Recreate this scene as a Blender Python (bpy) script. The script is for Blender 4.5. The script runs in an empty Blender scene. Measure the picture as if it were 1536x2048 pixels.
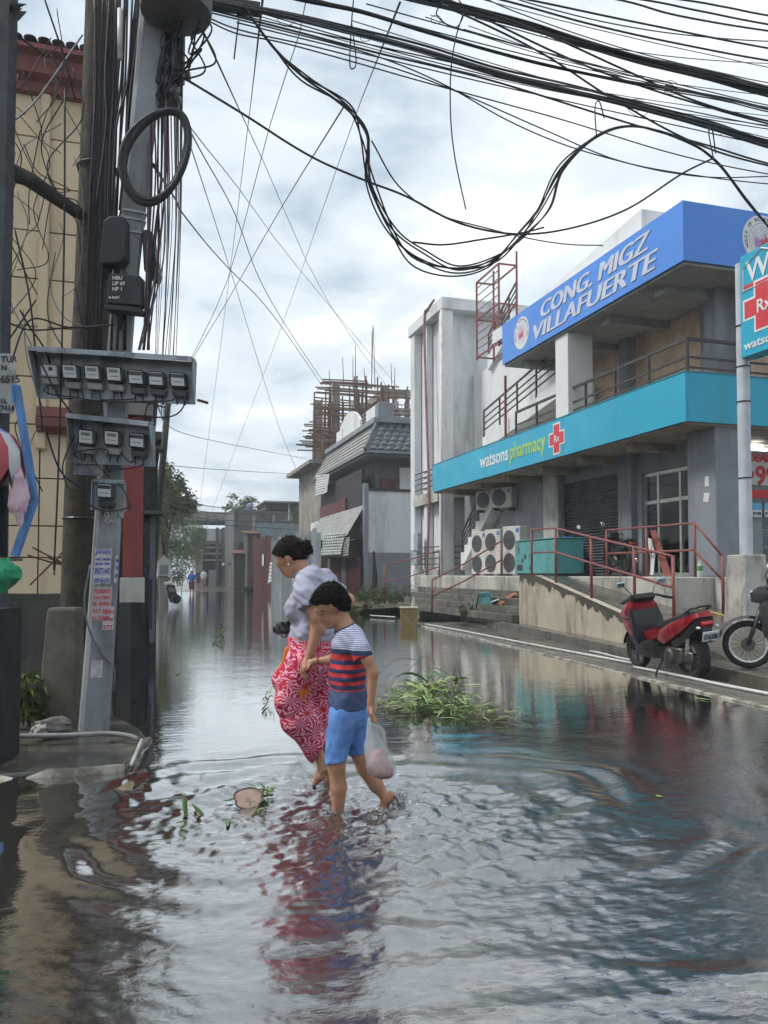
import bpy, bmesh, math, random
import numpy as np
from mathutils import Vector, Matrix, noise as mnoise
random.seed(7); RNG=np.random.default_rng(11)
SC=bpy.context.scene; COL=SC.collection
CAMH=1.38; FPX=1600.0; CXP=768.0; PITCH=math.radians(2.2); YAW=math.atan(483/1600.0)
CYP=1148-FPX*math.tan(PITCH)
_cy,_sy=math.cos(YAW),math.sin(YAW)
VF=np.array([_sy*math.cos(PITCH),_cy*math.cos(PITCH),math.sin(PITCH)])
VR=np.array([_cy,-_sy,0.0]); VU=np.cross(VR,VF); CAM=np.array([0,0,CAMH])
def ray(px,py): return VF+VR*((px-CXP)/FPX)+VU*((CYP-py)/FPX)
def G(px,py,z=0.0):
    d=ray(px,py); t=(z-CAMH)/d[2]; return CAM+d*t
def AX(px,py,x):
    d=ray(px,py); return CAM+d*(x/d[0])
def AY(px,py,y):
    d=ray(px,py); return CAM+d*(y/d[1])
def AD(px,py,dep):
    return CAM+ray(px,py)*dep
def proj(p):
    v=np.array(p)-CAM; w=v@VF; return CXP+FPX*(v@VR)/w, CYP-FPX*(v@VU)/w, w
# ---------------------------------------------------------------- camera, sky, sun, exposure
cd=bpy.data.cameras.new('camera'); cam=bpy.data.objects.new('camera',cd); COL.objects.link(cam); SC.camera=cam
cd.sensor_fit='HORIZONTAL'; cd.sensor_width=36.0; cd.lens=36.0*FPX/1536.0
cd.shift_y=(CYP-1024)/1536.0; cd.clip_end=2000; cd.clip_start=.05
cam.location=CAM; cam.rotation_euler=(math.pi/2+PITCH,0,-YAW)
SUN_EL,SUN_AZ=math.radians(52),math.radians(-74)      # azimuth measured from +Y towards +X
W=bpy.data.worlds.new('World'); SC.world=W; W.use_nodes=True
nt=W.node_tree; N=nt.nodes; L=nt.links; N.clear()
def nn(t,**k):
    n=N.new(t)
    for a,b in k.items(): setattr(n,a,b)
    return n
sky=nn('ShaderNodeTexSky',sky_type='NISHITA',sun_disc=False,sun_elevation=SUN_EL,sun_rotation=SUN_AZ)
sky.dust_density=2.0; sky.air_density=1.0
bg1=nn('ShaderNodeBackground'); bg1.inputs[1].default_value=.11; L.new(sky.outputs[0],bg1.inputs[0])
tc=nn('ShaderNodeTexCoord'); sep=nn('ShaderNodeSeparateXYZ'); L.new(tc.outputs['Generated'],sep.inputs[0])
def mth(op,a,b=None,c=None):
    n=nn('ShaderNodeMath',operation=op)
    for i,v in enumerate((a,b,c)):
        if v is None: continue
        if isinstance(v,(int,float)): n.inputs[i].default_value=v
        else: L.new(v,n.inputs[i])
    return n.outputs[0]
zz=mth('ADD',mth('MAXIMUM',sep.outputs[2],0.0),.16)
cmb=nn('ShaderNodeCombineXYZ'); L.new(mth('DIVIDE',sep.outputs[0],zz),cmb.inputs[0]); L.new(mth('DIVIDE',sep.outputs[1],zz),cmb.inputs[1])
n1=nn('ShaderNodeTexNoise'); n1.inputs['Scale'].default_value=2.1; n1.inputs['Detail'].default_value=9; n1.inputs['Roughness'].default_value=.56; n1.inputs['Distortion'].default_value=.35
L.new(cmb.outputs[0],n1.inputs['Vector'])
n2=nn('ShaderNodeTexNoise'); n2.inputs['Scale'].default_value=.55; n2.inputs['Detail'].default_value=4
mp=nn('ShaderNodeMapping'); mp.inputs['Location'].default_value=(3.1,7.7,0); L.new(cmb.outputs[0],mp.inputs[0]); L.new(mp.outputs[0],n2.inputs['Vector'])
mix=mth('ADD',mth('MULTIPLY',n1.outputs[0],.62),mth('MULTIPLY',n2.outputs[0],.38))
cr=nn('ShaderNodeValToRGB'); cr.color_ramp.interpolation='EASE'
e=cr.color_ramp.elements; e[0].position=.37; e[0].color=(.33,.42,.50,1); e[1].position=.63; e[1].color=(.98,.985,.985,1)
x=cr.color_ramp.elements.new(.5); x.color=(.63,.70,.755,1)
L.new(mix,cr.inputs[0])
bg2=nn('ShaderNodeBackground'); bg2.inputs[1].default_value=.78; L.new(cr.outputs[0],bg2.inputs[0])
cov=nn('ShaderNodeMapRange'); cov.inputs[1].default_value=.30; cov.inputs[2].default_value=.50; cov.inputs[3].default_value=.72; cov.inputs[4].default_value=.97
L.new(mix,cov.inputs[0])
mx=nn('ShaderNodeMixShader'); L.new(cov.outputs[0],mx.inputs[0]); L.new(bg1.outputs[0],mx.inputs[1]); L.new(bg2.outputs[0],mx.inputs[2])
wo=nn('ShaderNodeOutputWorld'); L.new(mx.outputs[0],wo.inputs[0])
sl=bpy.data.lights.new('sun','SUN'); sl.energy=1.5; sl.angle=math.radians(12); sl.color=(1,.95,.88)
so=bpy.data.objects.new('sun',sl); COL.objects.link(so)
sd=Vector((math.sin(SUN_AZ)*math.cos(SUN_EL),math.cos(SUN_AZ)*math.cos(SUN_EL),math.sin(SUN_EL)))
so.rotation_euler=sd.to_track_quat('Z','Y').to_euler(); so.location=(0,20,30)
vs=SC.view_settings; vs.view_transform='Standard'; vs.look='None'; vs.gamma=1.0; vs.exposure=0.84; vs.use_curve_mapping=False
SC.render.engine='CYCLES'
cy=SC.cycles; cy.use_denoising=True; cy.max_bounces=6; cy.diffuse_bounces=3; cy.glossy_bounces=3; cy.volume_bounces=0; cy.transparent_max_bounces=8; cy.caustics_reflective=False; cy.caustics_refractive=False
cy.use_adaptive_sampling=True; cy.adaptive_threshold=.03
# ---------------------------------------------------------------- helpers
MATS={}
def M(name,col,rough=.7,var=.18,scale=2.5,dirt=0.0,dirtcol=(.07,.065,.055),streak=1.0,dscale=1.2,bump=0.0,bscale=60,metal=0.0,spec=.4,coat=0.0,world=False,sat=1.0):
    """procedural surface: base colour, mottling, dirt or streak stains, fine relief"""
    if name in MATS: return MATS[name]
    m=bpy.data.materials.new(name); m.use_nodes=True; t=m.node_tree; n=t.nodes; l=t.links
    p=n['Principled BSDF']; p.inputs['Roughness'].default_value=rough; p.inputs['Metallic'].default_value=metal
    p.inputs['Specular IOR Level'].default_value=spec; p.inputs['Coat Weight'].default_value=coat
    if world:
        c=n.new('ShaderNodeNewGeometry').outputs['Position']
    else:
        tcn=n.new('ShaderNodeTexCoord'); oi=n.new('ShaderNodeObjectInfo')
        ad=n.new('ShaderNodeVectorMath'); ad.operation='MULTIPLY_ADD'; ad.inputs[1].default_value=(1,1,1)
        sc_=n.new('ShaderNodeMath'); sc_.operation='MULTIPLY'; sc_.inputs[1].default_value=37.0; l.new(oi.outputs['Random'],sc_.inputs[0])
        cb=n.new('ShaderNodeCombineXYZ'); l.new(sc_.outputs[0],cb.inputs[0]); l.new(sc_.outputs[0],cb.inputs[1])
        l.new(tcn.outputs['Object'],ad.inputs[0]); l.new(cb.outputs[0],ad.inputs[2]); c=ad.outputs[0]
    def noise(sc,det=6,vec=c,ro=.6):
        q=n.new('ShaderNodeTexNoise'); q.inputs['Scale'].default_value=sc; q.inputs['Detail'].default_value=det; q.inputs['Roughness'].default_value=ro; l.new(vec,q.inputs['Vector']); return q.outputs[0]
    def ramp(fac,a,b,lo=0.0,hi=1.0):
        q=n.new('ShaderNodeMapRange'); q.interpolation_type='SMOOTHSTEP'
        for i,v in enumerate((a,b,lo,hi)): q.inputs[i+1].default_value=v
        l.new(fac,q.inputs[0]); return q.outputs[0]
    def mixc(fac,a,b):
        q=n.new('ShaderNodeMix'); q.data_type='RGBA'
        l.new(fac,q.inputs[0]) if not isinstance(fac,float) else setattr(q.inputs[0],'default_value',fac)
        for i,v in ((6,a),(7,b)):
            if isinstance(v,tuple): q.inputs[i].default_value=(*v,1)
            else: l.new(v,q.inputs[i])
        return q.outputs[2]
    lo=tuple(max(0,x*(1-var)) for x in col); hi=tuple(min(1,x*(1+var*.7)) for x in col)
    out=mixc(ramp(noise(scale),.3,.7),lo,hi)
    if dirt>0:
        mpn=n.new('ShaderNodeMapping'); mpn.inputs['Scale'].default_value=(1,1,streak); l.new(c,mpn.inputs[0])
        f=ramp(noise(dscale,9,mpn.outputs[0],.72),.57-.20*dirt,.70-.12*dirt,0.0,min(1,.5+.55*dirt))
        out=mixc(f,out,tuple(dirtcol))
    l.new(out,p.inputs['Base Color'])
    rr=ramp(noise(scale*2.3,4),.3,.7,max(0,rough-.12),min(1,rough+.12)); l.new(rr,p.inputs['Roughness'])
    if bump>0:
        b=n.new('ShaderNodeBump'); b.inputs['Strength'].default_value=bump; b.inputs['Distance'].default_value=.02
        l.new(noise(bscale,5),b.inputs['Height']); l.new(b.outputs[0],p.inputs['Normal'])
    MATS[name]=m; return m
def glassmat(name,tint=(.75,.82,.85),rough=.03,ior=1.5,base=0.0):
    if name in MATS: return MATS[name]
    m=bpy.data.materials.new(name); m.use_nodes=True; t=m.node_tree; n=t.nodes; l=t.links; n.clear()
    tr=n.new('ShaderNodeBsdfTransparent'); tr.inputs[0].default_value=(*tint,1)
    gl=n.new('ShaderNodeBsdfGlossy'); gl.inputs['Roughness'].default_value=rough; gl.inputs[0].default_value=(1,1,1,1)
    fr=n.new('ShaderNodeFresnel'); fr.inputs[0].default_value=ior
    mxn=n.new('ShaderNodeMixShader'); o=n.new('ShaderNodeOutputMaterial')
    ad=n.new('ShaderNodeMath'); ad.operation='ADD'; ad.inputs[1].default_value=base; ad.use_clamp=True; l.new(fr.outputs[0],ad.inputs[0])
    l.new(ad.outputs[0],mxn.inputs[0]); l.new(tr.outputs[0],mxn.inputs[1]); l.new(gl.outputs[0],mxn.inputs[2]); l.new(mxn.outputs[0],o.inputs[0])
    MATS[name]=m; return m
def emitmat(name,col,st):
    if name in MATS: return MATS[name]
    m=bpy.data.materials.new(name); m.use_nodes=True; p=m.node_tree.nodes['Principled BSDF']
    p.inputs['Base Color'].default_value=(*col,1); p.inputs['Emission Color'].default_value=(*col,1); p.inputs['Emission Strength'].default_value=st
    MATS[name]=m; return m
ORG={}
def V(*a): return np.array(a,float)
def thing(name,label,cat,loc=(0,0,0),rz=0,group=None):
    o=bpy.data.objects.new(name,None); COL.objects.link(o); o.location=tuple(float(v) for v in loc); o.rotation_euler=(0,0,rz)
    o.empty_display_size=.1; ORG[o.name]=V(*loc) if rz==0 else V(0,0,0)
    o['label']=label; o['category']=cat
    if group: o['group']=group
    return o
def tag(o,label=None,cat=None,group=None,kind=None):
    for k,v in (('label',label),('category',cat),('group',group),('kind',kind)):
        if v: o[k]=v
    return o
def copy_tree(o,parent=None):
    c=o.copy(); COL.objects.link(c); c.parent=parent; ORG[c.name]=ORG.get(o.name,V(0,0,0))
    for ch in list(o.children): copy_tree(ch,c)
    return c
def unit(v): v=np.array(v,float); return v/max(1e-9,np.linalg.norm(v))
def frame(d,up=(0,0,1)):
    d=unit(d); u=np.array(up,float)
    if abs(d@u)>.97: u=V(1,0,0) if abs(d[0])<.9 else V(0,1,0)
    s=unit(np.cross(d,u)); return s,np.cross(s,d)
def rotz(p,a,c=(0,0,0)):
    p=np.array(p,float)-c; s,k=math.sin(a),math.cos(a)
    return np.stack([p[...,0]*k-p[...,1]*s,p[...,0]*s+p[...,1]*k,p[...,2]],-1)+c
def catmull(pts,n=8):
    P=[np.array(p,float) for p in pts]; P=[2*P[0]-P[1]]+P+[2*P[-1]-P[-2]]; out=[]
    for i in range(1,len(P)-2):
        for k in range(n):
            t=k/n; a,b,c,d=P[i-1:i+3]
            out.append(.5*((2*b)+(c-a)*t+(2*a-5*b+4*c-d)*t*t+(3*b-a-3*c+d)*t**3))
    out.append(P[-2]); return out
class MB:
    def __init__(s): s.v=[]; s.f=[]
    def add(s,v,f):
        k=len(s.v); s.v.extend([tuple(map(float,p)) for p in v]); s.f.extend([tuple(i+k for i in q) for q in f]); return s
    def box(s,a,b):
        x0,y0,z0=[min(a[i],b[i]) for i in range(3)]; x1,y1,z1=[max(a[i],b[i]) for i in range(3)]
        return s.add([(x0,y0,z0),(x1,y0,z0),(x1,y1,z0),(x0,y1,z0),(x0,y0,z1),(x1,y0,z1),(x1,y1,z1),(x0,y1,z1)],
            [(3,2,1,0),(4,5,6,7),(0,1,5,4),(1,2,6,5),(2,3,7,6),(3,0,4,7)])
    def obox(s,c,size,ax=None,rz=0):
        """box centred at c, sizes along axes (3x3 rows) or rotated about z"""
        h=np.array(size,float)/2; c=np.array(c,float)
        if ax is None: ax=[(math.cos(rz),math.sin(rz),0),(-math.sin(rz),math.cos(rz),0),(0,0,1)]
        A=np.array(ax,float); vs=[]
        for k in ((-1,-1,-1),(1,-1,-1),(1,1,-1),(-1,1,-1),(-1,-1,1),(1,-1,1),(1,1,1),(-1,1,1)): vs.append(c+sum(A[i]*h[i]*k[i] for i in range(3)))
        return s.add(vs,[(3,2,1,0),(4,5,6,7),(0,1,5,4),(1,2,6,5),(2,3,7,6),(3,0,4,7)])
    def bar(s,p0,p1,w,h,up=(0,0,1)):
        p0=np.array(p0,float); p1=np.array(p1,float); a,b=frame(p1-p0,up); v=[]
        for p in (p0,p1):
            for i,j in ((-1,-1),(1,-1),(1,1),(-1,1)): v.append(p+a*i*w/2+b*j*h/2)
        return s.add(v,[(3,2,1,0),(4,5,6,7),(0,1,5,4),(1,2,6,5),(2,3,7,6),(3,0,4,7)])
    def tube(s,pts,r,n=6,cap=True,closed=False):
        P=[np.array(p,float) for p in pts]; m=len(P); rr=r if hasattr(r,'__len__') else [r]*m
        v=[]; f=[]; pa=None
        for i,p in enumerate(P):
            d=(P[(i+1)%m]-P[i-1]) if closed else P[min(i+1,m-1)]-P[max(i-1,0)]
            if np.linalg.norm(d)<1e-9: d=V(0,0,1)
            d=unit(d)
            if pa is None: a,b=frame(d)
            else:
                a=unit(pa-d*(pa@d)); b=np.cross(a,d)
            pa=a
            for k in range(n):
                t=2*math.pi*k/n; v.append(p+(a*math.cos(t)+b*math.sin(t))*rr[i])
        for i in range(m if closed else m-1):
            j=(i+1)%m
            for k in range(n): q=(k+1)%n; f.append((i*n+k,i*n+q,j*n+q,j*n+k))
        if cap and not closed: f+= [tuple(range(n-1,-1,-1)),tuple(range((m-1)*n,m*n))]
        return s.add(v,f)
    def cyl(s,p0,p1,r0,r1=None,n=12): return s.tube([p0,p1],[r0,r0 if r1 is None else r1],n)
    def lathe(s,c,prof,n=16,axis=(0,0,1)):
        a,b=frame(axis); ax=unit(axis); c=np.array(c,float); v=[]; f=[]
        for r,z in prof:
            for k in range(n):
                t=2*math.pi*k/n; v.append(c+ax*z+(a*math.cos(t)+b*math.sin(t))*r)
        for i in range(len(prof)-1):
            for k in range(n): q=(k+1)%n; f.append((i*n+k,i*n+q,(i+1)*n+q,(i+1)*n+k))
        f+=[tuple(range(n-1,-1,-1)),tuple(range((len(prof)-1)*n,len(prof)*n))]
        return s.add(v,f)
    def prism(s,poly,off):
        """poly: 3D points of a planar outline, extruded by vector off"""
        n=len(poly); P=[np.array(p,float) for p in poly]; o=np.array(off,float)
        return s.add(P+[p+o for p in P],[tuple(range(n-1,-1,-1)),tuple(range(n,2*n))]+[(i,(i+1)%n,(i+1)%n+n,i+n) for i in range(n)])
    def quad(s,*p): return s.add(p,[tuple(range(len(p)))])
    def ball(s,c,r,n=10,m=7):
        r=r if hasattr(r,'__len__') else (r,r,r); c=np.array(c,float); v=[]; f=[]
        for i in range(1,m):
            a=math.pi*i/m
            for k in range(n): t=2*math.pi*k/n; v.append(c+V(r[0]*math.sin(a)*math.cos(t),r[1]*math.sin(a)*math.sin(t),r[2]*math.cos(a)))
        for i in range(m-2):
            for k in range(n): q=(k+1)%n; f.append((i*n+k,(i+1)*n+k,(i+1)*n+q,i*n+q))
        top=len(v); v+= [c+V(0,0,r[2]),c-V(0,0,r[2])]
        for k in range(n): q=(k+1)%n; f.append((top,k,q)); f.append((top+1,(m-2)*n+q,(m-2)*n+k))
        return s.add(v,f)
    def loft(s,rings,cap=True,closed=True):
        n=len(rings[0]); v=[p for r in rings for p in r]; f=[]
        for i in range(len(rings)-1):
            for k in range(n if closed else n-1): q=(k+1)%n; f.append((i*n+k,i*n+q,(i+1)*n+q,(i+1)*n+k))
        if cap and closed: f+=[tuple(range(n-1,-1,-1)),tuple(range((len(rings)-1)*n,len(rings)*n))]
        return s.add(v,f)
    def build(s,name,mat,parent=None,smooth=False,bevel=0.0,fix=True,local=False,**tg):
        P=np.array(s.v,float)
        if parent is not None: org=V(0,0,0) if local else ORG[parent.name]
        elif local: org=V(0,0,0)
        else:
            mn,mx_=P.min(0),P.max(0); org=V((mn[0]+mx_[0])/2,(mn[1]+mx_[1])/2,mn[2])
        me=bpy.data.meshes.new(name); me.from_pydata((P-org).tolist(),[],s.f)
        if fix or bevel>0:
            bm=bmesh.new(); bm.from_mesh(me)
            bmesh.ops.recalc_face_normals(bm,faces=bm.faces)
            if bevel>0:
                ed=[e for e in bm.edges if len(e.link_faces)==2 and e.calc_face_angle(0)>.6]
                bmesh.ops.bevel(bm,geom=ed,offset=bevel,segments=1,affect='EDGES',clamp_overlap=True)
            bm.to_mesh(me); bm.free()
        if smooth: me.polygons.foreach_set('use_smooth',[True]*len(me.polygons))
        if smooth=='auto':
            try: me.set_sharp_from_angle(angle=.7)
            except Exception: pass
        me.materials.append(mat); o=bpy.data.objects.new(name,me); COL.objects.link(o)
        if parent is not None: o.parent=parent; ORG[o.name]=org
        else: o.location=tuple(org); ORG[o.name]=org
        tag(o,tg.get('label'),tg.get('cat'),tg.get('group'),tg.get('kind')); return o
def text(name,s,mat,origin,xdir,ydir,size,parent=None,bold=0.0,shear=0.0,ext=.006,sx=1.0,align='LEFT',space=1.0,fit=None):
    """lettering as a thin mesh lying in the plane xdir/ydir; fit = wanted width in metres"""
    c=bpy.data.curves.new(name,'FONT'); c.body=s; c.size=size; c.shear=shear; c.offset=bold; c.extrude=ext; c.align_x=align; c.space_character=space; c.resolution_u=3
    to=bpy.data.objects.new(name,c); COL.objects.link(to); bpy.context.view_layer.update()
    me=bpy.data.meshes.new_from_object(to.evaluated_get(bpy.context.evaluated_depsgraph_get())); bpy.data.objects.remove(to)
    n=len(me.vertices); a=np.empty(n*3); me.vertices.foreach_get('co',a); a=a.reshape(-1,3)
    if fit and n:
        w=a[:,0].max()-a[:,0].min(); sx=fit/w
    X=unit(xdir); Y=unit(ydir); Z=np.cross(X,Y); org=ORG[parent.name] if parent is not None else V(0,0,0)
    b=np.array(origin,float)+a[:,:1]*sx*X+a[:,1:2]*Y+a[:,2:3]*Z-org
    me.vertices.foreach_set('co',b.ravel()); me.materials.clear(); me.materials.append(mat); me.name=name; me.update()
    o=bpy.data.objects.new(name,me); COL.objects.link(o)
    if parent is not None: o.parent=parent; ORG[o.name]=org
    return o
def cross_poly(c,xd,yd,w,t):
    X,Y=unit(xd)*w/2,unit(yd)*w/2; k=t/w; c=np.array(c,float)
    return [c+X*a+Y*b for a,b in ((-k,-1),(k,-1),(k,-k),(1,-k),(1,k),(k,k),(k,1),(-k,1),(-k,k),(-1,k),(-1,-k),(-k,-k))]
def disc(c,nrm,r,th,n=28):
    b=MB(); b.cyl(np.array(c,float),np.array(c,float)+unit(nrm)*th,r,r,n); return b
def colr(px,X): return AX(px,1000,X)[1]      # Y of an image column on the plane X
def colx(px,Y): return AY(px,1000,Y)[0]      # X of an image column on the plane Y
# shared materials
CONC=M('weathered concrete',(.26,.25,.225),.85,.25,1.6,.55,(.09,.085,.07),.35,1.3,.35,50)
CONCW=M('stained pale render',(.50,.49,.45),.8,.18,1.2,.5,(.13,.12,.10),.25,1.0,.2,70)
WHITE=M('white painted wall',(.72,.735,.75),.75,.06,.8,.3,(.38,.38,.37),.18,.8,.1,60)
GREYW=M('grey painted wall',(.25,.27,.30),.75,.15,1.0,.35,(.14,.145,.15),.3,.9,.1,60)
BLACKM=M('black metal',(.025,.025,.028),.5,.2)
DARKRAIL=M('dark brown rail paint',(.055,.045,.045),.5,.25,4)
REDRAIL=M('worn red rail paint',(.26,.075,.065),.5,.22,6,.4,(.13,.07,.06),1,6)
GALV=M('galvanised steel',(.36,.40,.43),.45,.2,5,.4,(.14,.14,.14),.6,3,0,40,.35)
RUST=M('rust',(.16,.065,.035),.85,.35,9,.4,(.05,.03,.02),1,4)
CABLE=M('black cable',(.018,.018,.022),.55,.2,8)
CABLEG=M('grey cable',(.16,.165,.18),.6,.2,8)
WOOD=M('weathered timber',(.20,.15,.11),.85,.3,6,.4,(.07,.06,.05),.2,4,.3,30)
PLY=M('plywood boarding',(.58,.43,.31),.75,.2,3,.4,(.36,.26,.18),.15,2.0)
TYRE=M('tyre rubber',(.016,.016,.017),.75,.25,12)
CHROME=M('bright metal',(.6,.6,.6),.25,.15,8,0,metal=.9)
PVCW=M('white pvc',(.62,.63,.62),.45,.1,5,.25,(.3,.29,.26),1,4)
# ---------------------------------------------------------------- ground, pavements, water
ASPH=M('wet asphalt and silt',(.085,.077,.064),.35,.35,.9,.5,(.16,.135,.10),1,.55,.25,35,spec=.5,world=True)
WETC=M('wet concrete',(.125,.115,.095),.22,.3,1.1,.5,(.05,.046,.038),1,1.3,.2,40,spec=.55,world=True)
KERBM=M('worn painted kerb',(.46,.44,.38),.6,.2,3,.85,(.14,.13,.10),1,4.5,.3,30,world=True)
b=MB(); b.quad((-250,-120,-.13),(250,-120,-.13),(250,400,-.13),(-250,400,-.13)); b.build('ground',ASPH,kind='structure')
# the street rises out of the flood far off
b=MB(); b.loft([[(-3,56,-.12),(9,56,-.12)],[(-3,66,.03),(9,66,.03)],[(-3,90,.25),(12,90,.25)],[(-3,140,.5),(20,140,.5)]],closed=False,cap=False); b.build('far_road',WETC,kind='structure')
def line(p,q):
    d=(q-p)/(q[1]-p[1]); return lambda y: p[0]+d[0]*(y-p[1])
kx=line(G(1240,1340,0.03),G(1536,1408,0.03)); k2=line(G(1180,1280,.2),G(1412,1328,.2)); wx=line(G(1060,1250,.2),G(1240,1285,.2))
def strip(name,fa,fb,z,ys,mat,zb=-.13):
    b=MB(); A=[(fa(y),y,z) for y in ys]; B=[(fb(y),y,z) for y in ys]
    rings=[[(p[0],p[1],zb),p,q,(q[0],q[1],zb)] for p,q in zip(A,B)]
    b.loft(rings); return b.build(name,mat,kind='structure',bevel=.012)
ys=[3,5,6.3,7.8,9.5,11,13,15,17,19,21]
strip('pavement',lambda y:kx(y)+.02*math.sin(y*3),lambda y:k2(y)+.3,.035,ys,WETC)
strip('kerb',lambda y:kx(y)-.09+.02*math.sin(y*3),lambda y:kx(y)+.018*math.sin(y*3),.02,ys,KERBM)
strip('upper_pavement',k2,lambda y:14.,.2,[4,7,9,11,13,15,17,19,22,26,30],WETC)
# weedy earth bank beside the grey house
b=MB(); rings=[]
for y in np.linspace(27,39,13):
    rings.append([(6.6+.5*math.sin(y*1.7)+(y-27)*.03,y,-.15),(7.6+.3*math.sin(y*2.3),y,.10+.05*math.sin(y*3.1)),(9,y,.22),(15,y,.3)])
b.loft(rings,closed=False,cap=False); b.build('earth_bank',M('damp earth',(.075,.065,.045),.8,.4,2,.4,(.04,.05,.02),1,2,.4,20),kind='structure',smooth=True)
# left pavement slab with its broken white kerb
kc=G(250,1534,.03)
b=MB(); pts=[(-9,kc[1]+.06),(-1.2,kc[1]+.05),(-.75,kc[1]+.10),(kc[0]-.05,kc[1]+.04),(.0,kc[1]+.55),(.05,6.96),(-.02,7.5),(-.25,8.2),(-.3,9.0),(-9,9.0)]
b.prism([(x,y,-.13) for x,y in pts],(0,0,.148)); b.build('sidewalk',M('wet dark slab',(.085,.08,.07),.1,.35,1.2,.5,(.20,.19,.165),1,1.6,.1,40,spec=.6,world=True),kind='structure',bevel=.015)
b=MB(); r=random.Random(3); kp=[]
for i in range(30):
    t=i/29; x=-5+(kc[0]+5)*t; kp.append(x)
rings=[]
for i,x in enumerate(kp):
    j=r.uniform(-.012,.012); d=.05 if abs(x+.83)<.06 else 0
    y=kc[1]+j; rings.append([(x,y-.05,-.1),(x,y-.04+j,.020-d),(x,y-.025,.042-d+j*.5),(x,y+.035,.042-d+j*.3),(x,y+.045,.0)])
b.loft(rings); b.build('kerb',KERBM,kind='structure',smooth='auto')
b=MB(); rings=[]
for i in range(14):
    t=i/13; c=V(kc[0]-.02,kc[1],0)*(1-t)+V(.06,6.98,0)*t; j=r.uniform(-.012,.012)
    rings.append([c+V(.045+j,0,-.1),c+V(.04+j,0,.005),c+V(.02,0,.03+j*.4),c+V(-.025,0,.028),c+V(-.035,0,.0)])
b.loft(rings); b.build('kerb',WETC,kind='structure',smooth='auto')
# slumped brown concrete apron where the water runs round the corner
b=MB(); p=[G(195,1545,0)[:2],G(275,1560,0)[:2],G(262,1612,0)[:2],G(195,1640,0)[:2]]
b.prism([(q[0],q[1],-.13) for q in p],(0,0,.125)); b.build('apron',M('brown silted concrete',(.25,.185,.11),.6,.3,3,.4,(.12,.09,.055),1,4,.2,40),kind='structure',bevel=.02)

# --- flood water: one rippled sheet
def perlin(x,y,seed=0):
    r=np.random.default_rng(seed); perm=r.permutation(256); g=r.normal(size=(256,2)); g/=np.linalg.norm(g,axis=1)[:,None]
    xi=np.floor(x).astype(int); yi=np.floor(y).astype(int); xf=x-xi; yf=y-yi
    def gr(ix,iy,dx,dy):
        h=perm[(perm[ix%256]+iy)%256]; return g[h,0]*dx+g[h,1]*dy
    u=xf**3*(xf*(xf*6-15)+10); v=yf**3*(yf*(yf*6-15)+10)
    a=gr(xi,yi,xf,yf); b_=gr(xi+1,yi,xf-1,yf); c=gr(xi,yi+1,xf,yf-1); d=gr(xi+1,yi+1,xf-1,yf-1)
    return (a*(1-u)+b_*u)*(1-v)+(c*(1-u)+d*u)*v
def sstep(a,b_,x): t=np.clip((x-a)/(b_-a),0,1); return t*t*(3-2*t)
BOYF=G(672,1628,0); BOYB=G(780,1605,0); WOMF=G(648,1572,0)
def water_h(x,y):
    h=np.zeros_like(x)
    # gentle long flow everywhere, finer far off
    h+=.0016*perlin(x*1.3,y*2.6,1)+.0007*perlin(x*3,y*7.5,2)
    near=(1-sstep(4.8,6.8,y-.25*(x-1)))*(1-.45*sstep(1.7,3.4,x-.3*(y-3)))                       # rough water nearer than the walkers
    wx_=x+.25*perlin(x*1.1,y*1.1,9); wy_=y+.25*perlin(x*1.1+9,y*1.1,10)
    a=math.radians(-18); s=wx_*math.cos(a)+wy_*math.sin(a); c=-wx_*math.sin(a)+wy_*math.cos(a)
    h+=near*(.0040*perlin(s*1.6,c*3.0,3)+.0030*perlin(s*4.2,c*8.5,4)+.0028*perlin(s*9,c*18,5)+.0010*perlin(s*21,c*36,6))
    # wash round the walkers' legs
    for p,amp,rad in ((BOYF,.013,1.0),(BOYB,.012,.9),(WOMF,.009,.8),((BOYF+V(.5,-.75,0)),.010,1.1)):
        q=np.exp(-((x-p[0])**2+(y-p[1])**2)/(rad*rad))
        h+=q*amp*(perlin(x*6.5,y*8,21)+.75*perlin(x*14,y*17,22)+.35*perlin(x*29,y*34,23))
    # ring wash spreading from the boy's front foot
    for p,k0,amp in ((BOYF,3.2,.013),(BOYB,4.1,.009)):
        r_=np.hypot((x-p[0])*.85,(y-p[1])*1.15)+.22*perlin(x*1.9,y*1.9,31)
        h+=amp*np.sin(r_*2*math.pi*k0*.75)*np.exp(-((r_-1.1)/.95)**2)*sstep(.15,.4,r_)*(.55+perlin(x*1.6,y*1.6,33))
    # bow wave running off to the right of the boy
    r_=np.hypot((x-BOYB[0])*.55,(y-BOYB[1])*1.0); h+=.011*np.exp(-((r_-.42)/.07)**2)*sstep(-.3,.3,x-BOYB[0])*sstep(-.1,.25,y-BOYB[1])
    # broad swell lines across the foreground
    d=y-(2.15+.10*np.sin(x*1.3+.5)+.06*x); h+=.013*np.exp(-(d/.12)**2)
    d=y-(2.75-.16*x+.12*np.sin(x*2.1)); h+=.008*np.exp(-(d/.09)**2)*sstep(.6,1.6,x)
    # chute round the pavement corner
    cx_,cy_=kc[0]+.15,kc[1]-.35; q=np.exp(-(((x-cx_)/.45)**2+((y-cy_)/.45)**2)); h+=q*(.016*perlin(x*7,y*3.4,41)+.007*perlin(x*17,y*9,42))
    # quiet brown shallows on the left
    q=sstep(-.15,-.5,x-.35*(y-4.0)*0-0.0)*sstep(5.7,5.3,y); h*=1-.75*q
    return h
rr=[.9]
while rr[-1]<5.5: rr.append(rr[-1]*1.0050)
while rr[-1]<130: rr.append(rr[-1]*1.0135)
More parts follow.
